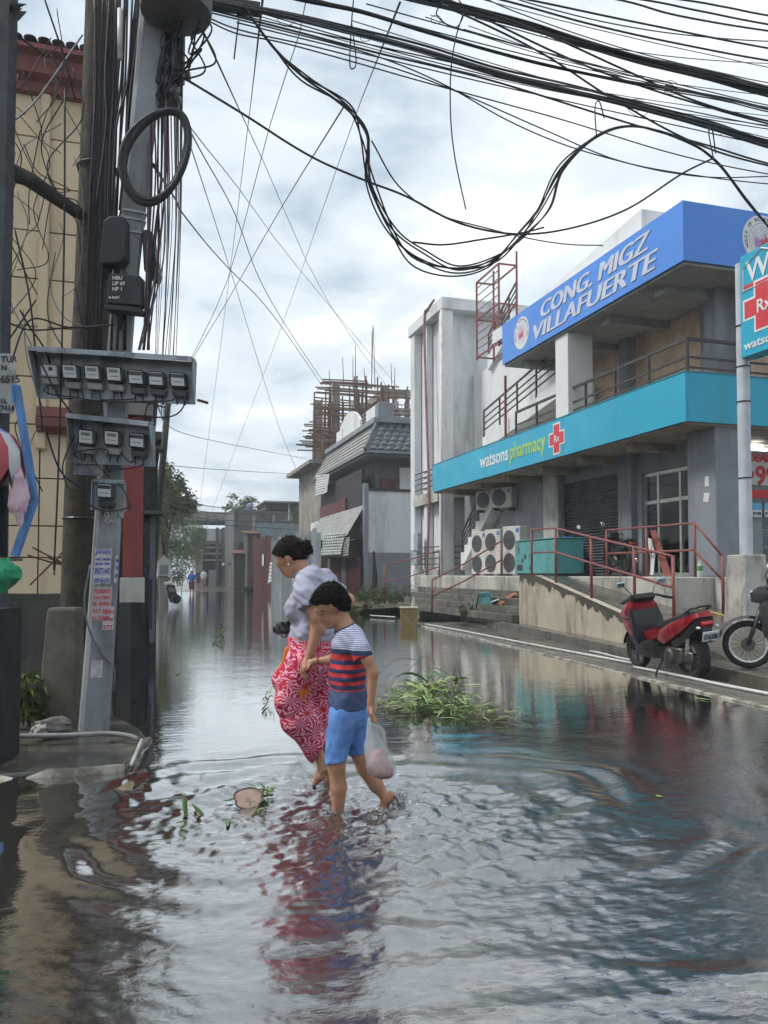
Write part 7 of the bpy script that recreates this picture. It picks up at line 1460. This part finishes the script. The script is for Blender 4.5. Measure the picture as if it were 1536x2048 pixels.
def underbone(label,body,group=None):
    t=thing('motorcycle',label,'motorcycle',group=group)
    wheel(t,0,.30,.30,.09,'rear_wheel',spokes=18,spoke_r=.006); wheel(t,1.24,.30,.30,.08,'front_wheel',CHROME,18,.006)
    part(t,'front_fender',body,lambda b:b.loft([[(1.24+.335*math.cos(a),-.06,.30+.335*math.sin(a)),(1.24+.365*math.cos(a),0,.30+.365*math.sin(a)),(1.24+.335*math.cos(a),.06,.30+.335*math.sin(a))] for a in np.linspace(.25,2.6,12)],cap=False,closed=False),fix=False)
    part(t,'fork',ALW,lambda b:[b.cyl((1.24,s*.075,.30),(1.06,s*.07,.86),.021,.024,8) for s in (-1,1)],smooth=True)
    part(t,'leg_shield',body,lambda b:puff(b,[(1.06,.40),(.86,.38),(.78,.52),(.92,.74),(1.0,.90),(1.10,.88),(1.12,.66)],.19))
    part(t,'headlight_cowl',body,lambda b:puff(b,[(1.20,.84),(1.06,.82),(.96,.94),(.98,1.04),(1.10,1.03),(1.22,.95)],.14)); part(t,'headlight',CLR,lambda b:b.ball((1.18,0,.91),(.05,.11,.07),12,8),smooth=True)
    part(t,'frame_spine',BODYK,lambda b:puff(b,[(.98,.62),(.6,.50),(.42,.56),(.40,.70),(.62,.64),(1.0,.78)],.09))
    part(t,'engine',ALW,lambda b:(b.obox((.56,0,.33),(.34,.22,.20)),b.cyl((.66,0,.40),(.86,0,.46),.075,.07,10)),bevel=.02)
    part(t,'side_cover',body,lambda b:puff(b,[(.46,.50),(.40,.66),(.0,.74),(-.34,.80),(-.32,.72),(.0,.58),(.22,.46)],.13)); part(t,'seat',SEATM,lambda b:puff(b,[(.52,.68),(.46,.76),(.2,.78),(-.28,.86),(-.34,.82),(.1,.72)],.13))
    part(t,'swing_arm',BPL,lambda b:[b.bar((0,s*.09,.30),(.46,s*.09,.36),.03,.05) for s in (-1,1)]); part(t,'exhaust',CHROME,lambda b:b.tube([(.6,-.13,.25),(.3,-.15,.25),(-.1,-.16,.33),(-.3,-.16,.40)],[.02,.03,.045,.04],10),smooth=True)
    part(t,'rear_fender',BPL,lambda b:puff(b,[(-.1,.66),(-.34,.76),(-.46,.52),(-.42,.5),(-.3,.62)],.06)); part(t,'tail_light',M('red lens',(.45,.02,.02)),lambda b:b.obox((-.37,0,.74),(.06,.14,.06)),bevel=.015)
    hb_=part(t,'handlebar',BPL,lambda b:b.tube(catmull([(.88,.34,.99),(1.0,.2,1.03),(1.02,0,1.02),(1.0,-.2,1.03),(.88,-.34,.99)],5),.012,8))
    for s in (-1,1):
        part(hb_,'grip',TYRE,lambda b:b.cyl((.93,s*.26,1.01),(.87,s*.38,.985),.019,.019,10)); part(hb_,'mirror_stalk',BPL,lambda b:b.tube(catmull([(1.0,s*.18,1.03),(1.02,s*.24,1.14),(1.0,s*.27,1.20)],4),.007,6)); part(hb_,'mirror',CHROME,lambda b:b.lathe((.985,s*.28,1.235),[(.052,0),(.058,.01),(.05,.022)],16,(1,0,.15)),smooth='auto')
    return t
k1=underbone('black motorcycle with thin chrome-rimmed wheels parked beside the red scooter',BODYK); fw=G(1497,1336,.2); h2=math.radians(140); k1.location=(fw[0]-1.24*math.cos(h2),fw[1]-1.24*math.sin(h2),.2); k1.rotation_euler=(math.radians(-5),0,h2)
k2=underbone('motorcycle with blue nose cowl parked by the teal generator',BODYB,'motorcycles parked on the shop floor'); q=AX(1143,1147,10.4); h3=math.radians(228); k2.location=(q[0]-1.24*math.cos(h3),q[1]-1.24*math.sin(h3)+.1,FL); k2.rotation_euler=(math.radians(4),0,h3)
k3=underbone('black motorcycle parked before the roller shutter beside shop door',BODYK,'motorcycles parked on the shop floor'); q=AX(1250,1147,10.6); k3.location=(q[0],q[1],FL); k3.rotation_euler=(math.radians(4),0,math.radians(75))
k4=underbone('motorcycle standing wheel-deep in flood beside the slatted gate',BODYK); q=AD(272,1240,17.5)*V(1,1,0); h4=math.radians(-62); k4.location=(q[0]-1.24*math.cos(h4)-.05,q[1]-1.24*math.sin(h4)+.3,.0); k4.rotation_euler=(0,0,h4)
# ---------------------------------------------------------------- loose things
FOAM=M('yellowed foam',(.48,.36,.15),.7,.15,4,.35,(.30,.22,.10),1,3,.2,90)
q=G(824,1252,0); fb=thing('foam_box','yellowed foam box with a white shard standing in the flood by steps','foam box',q)
cx,cy0=q[0],q[1]+.25
def ringr(w,d,z,n=1): return [(cx-w,cy0-d,z),(cx+w,cy0-d,z),(cx+w,cy0+d,z),(cx-w,cy0+d,z)]
b=MB(); b.loft([ringr(.20,.24,-.12),ringr(.235,.28,.46),ringr(.195,.24,.465),ringr(.17,.21,.05)]); b.v=[tuple(v) for v in rotz(np.array(b.v),-.35,V(cx,cy0,0))]; b.build('shell',FOAM,fb,bevel=.015)
b=MB(); b.loft([ringr(.255,.30,.46),ringr(.255,.30,.50),ringr(.205,.25,.503),ringr(.205,.25,.47)]); b.v=[tuple(v) for v in rotz(np.array(b.v),-.35,V(cx,cy0,0))]; b.build('rim',M('dirty white foam',(.58,.53,.42),.7,.1),fb,bevel=.012)
b=MB(); p0=V(cx+.1,cy0+.1,.40); b.prism([p0,p0+V(.10,0,.0),p0+V(.12,0,.30),p0+V(.07,0,.36),p0+V(.03,0,.2)],(0,.05,0)); b.build('shard',PVCW,fb,bevel=.008)
# white conduit pipes along the kerb
for i,(a,c,dx) in enumerate((((850,1248),(1262,1326),0),((1268,1334),(1560,1392),.0),((1180,1302),(1262,1320),.12),((1430,1352),(1560,1380),.16))):
    b=MB(); p0=G(*a,.055); p1=G(*c,.055); b.tube(catmull([p0,(p0*2+p1)/3+V(.02,0,0),(p0+p1*2)/3-V(.02,0,0),p1],4),.021 if i<2 else .016,8)
    b.build('conduit_pipe',PVCW,smooth=True,label=['white plastic pipe lying along the wet kerb strip by the steps','white plastic pipe running under the red scooter','short thin white pipe beside the ramp wall foot','thin white pipe lying near the black motorcycle'][i],cat='pipe')
b=MB(); b.tube([G(741,1231,.06),G(790,1234,.06)],.022,6); b.build('white_stick',PVCW,label='white stick floating below the weedy bank',cat='stick')
# broken teal chair and board on the steps
TC=M('teal plastic',(.03,.19,.20),.4,.15,5,.3,(.02,.10,.10)); bc=thing('broken_chair','overturned broken teal plastic chair lying on the steps','chair',AX(965,1225,8.9))
def sx_(px,py,x=8.85): return AX(px,py,x)
b=MB(); b.prism([sx_(948,1215),sx_(958,1186),sx_(975,1184),sx_(985,1196),sx_(984,1210),sx_(966,1222)],(.05,.0,.03)); b.build('seat_shell',TC,bc,bevel=.015)
b=MB(); b.tube([sx_(952,1218,8.8),sx_(958,1188,8.8),sx_(978,1186,8.8),sx_(986,1210,8.8)],.02,6); b.build('shell_rim',M('dark teal edge',(.015,.09,.10),.4,.15),bc,smooth=True)
for a,c in (((984,1204),(998,1199)),((950,1222),(972,1228)),((945,1208),(938,1222))): b=MB(); b.tube([sx_(*a,8.8),sx_(*c,8.75)],.028,7); b.build('leg',TC if a[0]<960 else PVCW,bc,smooth=True)
b=MB(); b.prism([sx_(985,1212,9.0),sx_(1022,1187,9.1),sx_(1027,1191,9.1),sx_(994,1216,9.0)],(.12,0,.03)); b.build('wooden_board',M('orange brown board',(.36,.17,.09),.7,.2,5),label='orange brown board leaning on the steps beside the broken chair',cat='board')
shrub('clump of pale weeds caught on the steps below the broken chair',sx_(932,1232,8.6),.22,.35,160,12,mats=WEED,lsz=.09)
# leaning boards and bottle at the shop door
q0=AX(1300,1148,10.1); 
b=MB(); b.prism([AX(1300,1062,10.15),AX(1310,1060,10.15),AX(1342,1152,10.0),AX(1328,1152,10.0)],(.03,0,0)); b.build('leaning_board',REDRAIL,label='red board leaning against the shop floor handrail',cat='board')
b=MB(); b.prism([AX(1294,1075,10.05),AX(1302,1078,10.05),AX(1309,1110,10.0),AX(1306,1150,9.97),AX(1300,1150,9.97),AX(1300,1112,10.0)],(.02,0,0)); b.build('leaning_board',CARD,label='torn white board leaning beside the red board',cat='board')
q=AX(1400,1152,9.97); bt=thing('water_bottle','clear plastic bottle with green label standing on the plinth edge','bottle',(q[0],q[1],FL)); b=MB(); b.lathe((q[0],q[1],FL),[(.05,0),(.055,.02),(.055,.2),(.02,.27),(.02,.31)],14); b.build('bottle',M('cloudy bottle',(.52,.56,.55),.25,.05),bt,smooth='auto'); b=MB(); b.lathe((q[0],q[1],FL+.11),[(.0565,0),(.0565,.09)],14); b.build('label_band',M('green label',(.08,.30,.12),.5,.1),bt)
# floating branches
FLV=[M('cut leaf %d'%i,c,.5,.3,5,spec=.45) for i,c in enumerate([(.13,.25,.06),(.27,.38,.12),(.08,.16,.045),(.34,.38,.18)])]; TWIG=M('pale twig',(.24,.19,.12),.8,.2)
def ribbon(b,p,d,l,w,r,lift=.35,seg=4):
    d=unit(d); s=unit(np.cross(d,V(0,0,1))+V(r.uniform(-.3,.3),r.uniform(-.3,.3),r.uniform(-.7,.7))); k=len(b.v); z0=p[2]
    for i in range(seg+1):
        t=i/seg; c=p+d*l*t+V(0,0,lift*l*math.sin(math.pi*min(1,t*.85+.05))); c=V(c[0],c[1],max(.006,c[2]-l*.10*t)); ww=w*math.sin(math.pi*(.12+.86*t))**.8
        fold=V(0,0,.25*ww); b.v+= [tuple(c-s*ww/2+fold),tuple(c),tuple(c+s*ww/2+fold)]
    for i in range(seg):
        for j in (0,1): b.f.append((k+3*i+j,k+3*i+j+1,k+3*i+j+4,k+3*i+j+3))
def floating_branch(label,stems,nl,ll,lw,seed,lift=.4,spread=1.0):
    t=thing('fallen_branch',label,'branch',stems[0][0],group='storm branches floating in the flood'); r=random.Random(seed); b=MB(); bs=[MB() for _ in FLV]
    for st_ in stems: b.tube(catmull([V(*p) for p in st_],4),[.012]*2+[.009]*(len(catmull(st_,4))-2),5)
    tag(b.build('stem',TWIG,t,smooth=True),kind='stuff')
    for _ in range(nl):
        st_=r.choice(stems); i=r.randrange(len(st_)-1); s=r.random(); p=V(*st_[i])*(1-s)+V(*st_[i+1])*s+V(r.gauss(0,.09),r.gauss(0,.09),0)*spread; a=r.uniform(0,6.28); ribbon(bs[r.choice((0,0,1,1,2,3))],V(p[0],p[1],max(.01,p[2]+r.uniform(-.02,.04))),V(math.cos(a),math.sin(a),r.uniform(0,.5)),ll*r.uniform(.5,1.3),lw*r.uniform(.6,1.3),r,lift*r.uniform(.2,1.2))
    for q_,mm_ in zip(bs,FLV):
        if q_.v: tag(q_.build('leaves',mm_,t,fix=False,smooth=True),kind='stuff')
def gz(px,py,z=.02): return G(px,py,0)+V(0,0,z)
floating_branch('heap of torn leafy branches floating in the street behind the boy',[[gz(755,1415),gz(800,1405,.06),gz(850,1395,.05),gz(890,1400,.04),gz(960,1425,.03)],[gz(780,1425),gz(850,1418,.05),gz(930,1432,.03),gz(1015,1440,.01)],[gz(830,1410),gz(865,1395,.10),gz(890,1390,.08)]],620,.19,.016,3,.10,1.9)
floating_branch('wide-bladed leaf clump in the floating branch heap',[[gz(840,1420,.03),gz(860,1400,.10),gz(880,1385,.18)],[gz(865,1420,.03),gz(895,1405,.12),gz(905,1390,.18)]],30,.30,.05,5,.25,.8)
b=MB(); r=random.Random(8)
for a,c in (((750,1362),(830,1335)),((760,1425),(785,1365)),((770,1428),(800,1372)),((800,1415),(830,1345)),((830,1335),(870,1345)),((905,1358),(920,1390))): b.tube(catmull([gz(*a,.04),(gz(*a,.04)+gz(*c,.2))/2+V(0,0,.08),gz(*c,.12)],4),.005,4)
tag(b.build('bare_twigs',TWIG,label='bare pale twigs arching from the floating branch heap',cat='twigs'),kind=None)
floating_branch('small leafy sprig floating in the calm water up the street',[[gz(425,1290),gz(440,1278,.05),gz(450,1270,.12)]],26,.18,.03,11,.6,.8)
floating_branch('tiny sprig of three leaves floating left of the woman',[[gz(525,1422),gz(532,1414,.02),gz(537,1406,.05)]],7,.09,.022,12,.8,.2)
floating_branch('leafy twig snagged against the brown floating lid',[[gz(505,1635,.01),gz(518,1612,.02),gz(528,1592,.05)],[gz(518,1602,.03),gz(545,1596,.02)]],24,.10,.018,13,.2,.4)
floating_branch('pair of upright mango leaves floating in the foreground water',[[gz(372,1636,.01),gz(371,1615,.05)],[gz(400,1636,.01),gz(390,1620,.02)]],2,.01,.01,14,.2,.05)
for i,(a,c,w) in enumerate((((370,1636),(368,1592),.030),((408,1638),(383,1606),.032),((352,1650),(376,1644),.022),((455,1658),(457,1640),.025),((470,1600),(445,1606),.03),((1385,1396),(1422,1402),.04),((1312,1594),(1326,1597),.03),((360,1345),(352,1352),.03))):
    p0=gz(*a,.012); p1=gz(*c,.012)
    if i in (0,1): p1=AD(*c,(p0-CAM)@VF)
    b=MB(); d=p1-p0; s=unit(np.cross(d,V(0,0,1)))*w/2 if i not in (0,1) else VR*w/2; nrm=unit(np.cross(d,s)); k=[]
    for t_ in np.linspace(0,1,7): k.append((p0+d*t_,math.sin(math.pi*(.04+.94*t_))))
    rg=[[c_-s*w_+nrm*.004*w_,c_+nrm*-.003,c_+s*w_+nrm*.004*w_,c_+nrm*.001] for c_,w_ in k]; b.loft(rg)
    b.build('floating_leaf',FLV[1 if i>4 else 0],smooth=True,label=['tall mango leaf standing upright in the foreground water','mango leaf tilted beside the upright one','small leaf lying flat at the foot of the upright mango leaf','single bright leaf bud floating alone before the lid','pale leaf floating just behind the brown lid','long green leaf floating near the scooter kerb','tiny yellow leaf floating on the dark right-hand water','small leaf scrap floating near the left shops'][i],cat='leaf',group='single leaves floating in the flood')
# brown plastic lid
lid=thing('broken_disc','brown broken plastic lid floating beside the leafy twig','lid',gz(495,1640)); c=gz(497,1612,.045); b=MB(); Xd=VR*.085; Yd=unit(V(VH[0],VH[1],.75))*.075; pts=[]
for a in np.linspace(0,2*math.pi,21)[:-1]:
    rj=1.0+(.14*math.sin(3*a) if 2<a<3.6 else 0); pts.append(c+Xd*math.cos(a)*rj+Yd*math.sin(a)*rj)
b.prism(pts,np.cross(Xd,Yd)*-.9); b.build('disc',M('dusty brown plastic',(.30,.21,.18),.6,.2,9,.4,(.14,.10,.09),1,10),lid,bevel=.003)
b=MB(); b.tube(pts,.006,5,closed=True); b.build('rim',M('dark brown rim',(.10,.075,.065),.6,.2),lid)
# splash and spray round the feet
SPL=glassmat('spray water',(.96,.97,.98),.05,1.36,.06)
def spray(label,c,n,rad,hgt,seed,dirx=0.0):
    b=MB(); r=random.Random(seed)
    for _ in range(n):
        a=r.uniform(0,6.28); q=rad*abs(r.gauss(0,.55)); z=hgt*abs(r.gauss(0,.4))*max(0.1,1-q/(rad*1.6)); s=r.uniform(.001,.0036); b.ball(c+V(math.cos(a)*q+dirx*q*.6,math.sin(a)*q*.8,z+.004),(s*r.uniform(.8,2.2),s*r.uniform(.8,1.6),s),6,4)
    o=b.build('spray',SPL,label=label,cat='water spray',smooth=True,fix=False,kind='stuff'); return o
spray('fine spray thrown up round the boy\'s front shin',BOYF,170,.30,.06,1); spray('spray kicked up behind the boy\'s lifted heel',G(800,1605,0),260,.22,.13,2,.5); spray('spray round the woman\'s dipping foot',WOMF,110,.28,.05,3)
def crown(label,c,R,h,seed,n=13):
    b=MB(); r=random.Random(seed)
    for k in range(n):
        a0=2*math.pi*k/n+r.uniform(-.2,.2); w=R*r.uniform(.25,.5); o=V(math.cos(a0),math.sin(a0),0); s=V(-o[1],o[0],0); hh=h*r.uniform(.4,1.1); rg=[]
        for t_ in np.linspace(0,1,5): cc_=c+o*(R*(.75+.45*t_**1.5))+V(0,0,hh*t_*(1.35-.45*t_)-.004); ww=w*(1-.75*t_)+.003; th_=.006*(1-.5*t_); rg.append([cc_-s*ww,cc_-o*th_,cc_+s*ww,cc_+o*th_])
        b.loft(rg)
    b.build('splash_crown',SPL,label=label,cat='splash',smooth=True,kind='stuff')
crown('ragged splash crown round the boy\'s front shin',V(*BOYF)+V(.02,.02,0),.075,.035,4); crown('tall ragged splash behind the boy\'s lifted heel',G(796,1614,0),.05,.10,5,9); crown('low splash at the toes of the boy\'s trailing foot',G(762,1628,0),.06,.04,6)
# litter and stones behind the conduit on the left
STM=M('grey stone',(.17,.165,.155),.85,.3,4,bump=.4,bscale=25)
crumple('stone','dark round stone at the foot of the stub post','stone',G(105,1452,.12),(.16,.10,.07),STM,3,.35); crumple('stone','pale broken stone beside the dark one','stone',G(78,1462,.10),(.07,.06,.05),M('pale stone',(.34,.33,.30),.85,.25,5),6,.5)
shrub('green plant growing beside the stub post',G(52,1440,.1),.20,.42,260,21,mats=WEED,lsz=.12)
for i,(px,py) in enumerate(((70,1362),(58,1368),(80,1358))): crumple('litter','crumpled white litter on the ground before the low wall','litter',G(px,py,.12),(.05,.04,.02),CARD,10+i,.6,10,7,group='litter before the low wall')
for i,(px,py,m_) in enumerate(((812,1190,0),(800,1196,1),(830,1196,0))): crumple('rubble','pale rubble heap on the bank by the far step handrail','rubble',G(px,py,.3),(.30,.2,.12),STM if m_ else M('pale stone',(.34,.33,.30)),20+i,.6,group='rubble on the bank')

# ---------------------------------------------------------------- damp hazy air
b=MB(); b.box((-256,-126,-1.2),(256,406,24)); m=bpy.data.materials.new('damp air'); m.use_nodes=True; n=m.node_tree.nodes; n.clear(); pv=n.new('ShaderNodeVolumePrincipled'); pv.inputs['Color'].default_value=(.9,.95,1,1); pv.inputs['Density'].default_value=.0018; pv.inputs['Anisotropy'].default_value=.2
oo=n.new('ShaderNodeOutputMaterial'); m.node_tree.links.new(pv.outputs[0],oo.inputs['Volume'])
hz=b.build('haze',m,kind='stuff'); hz['label']='pale damp haze filling the street'; hz['category']='haze'
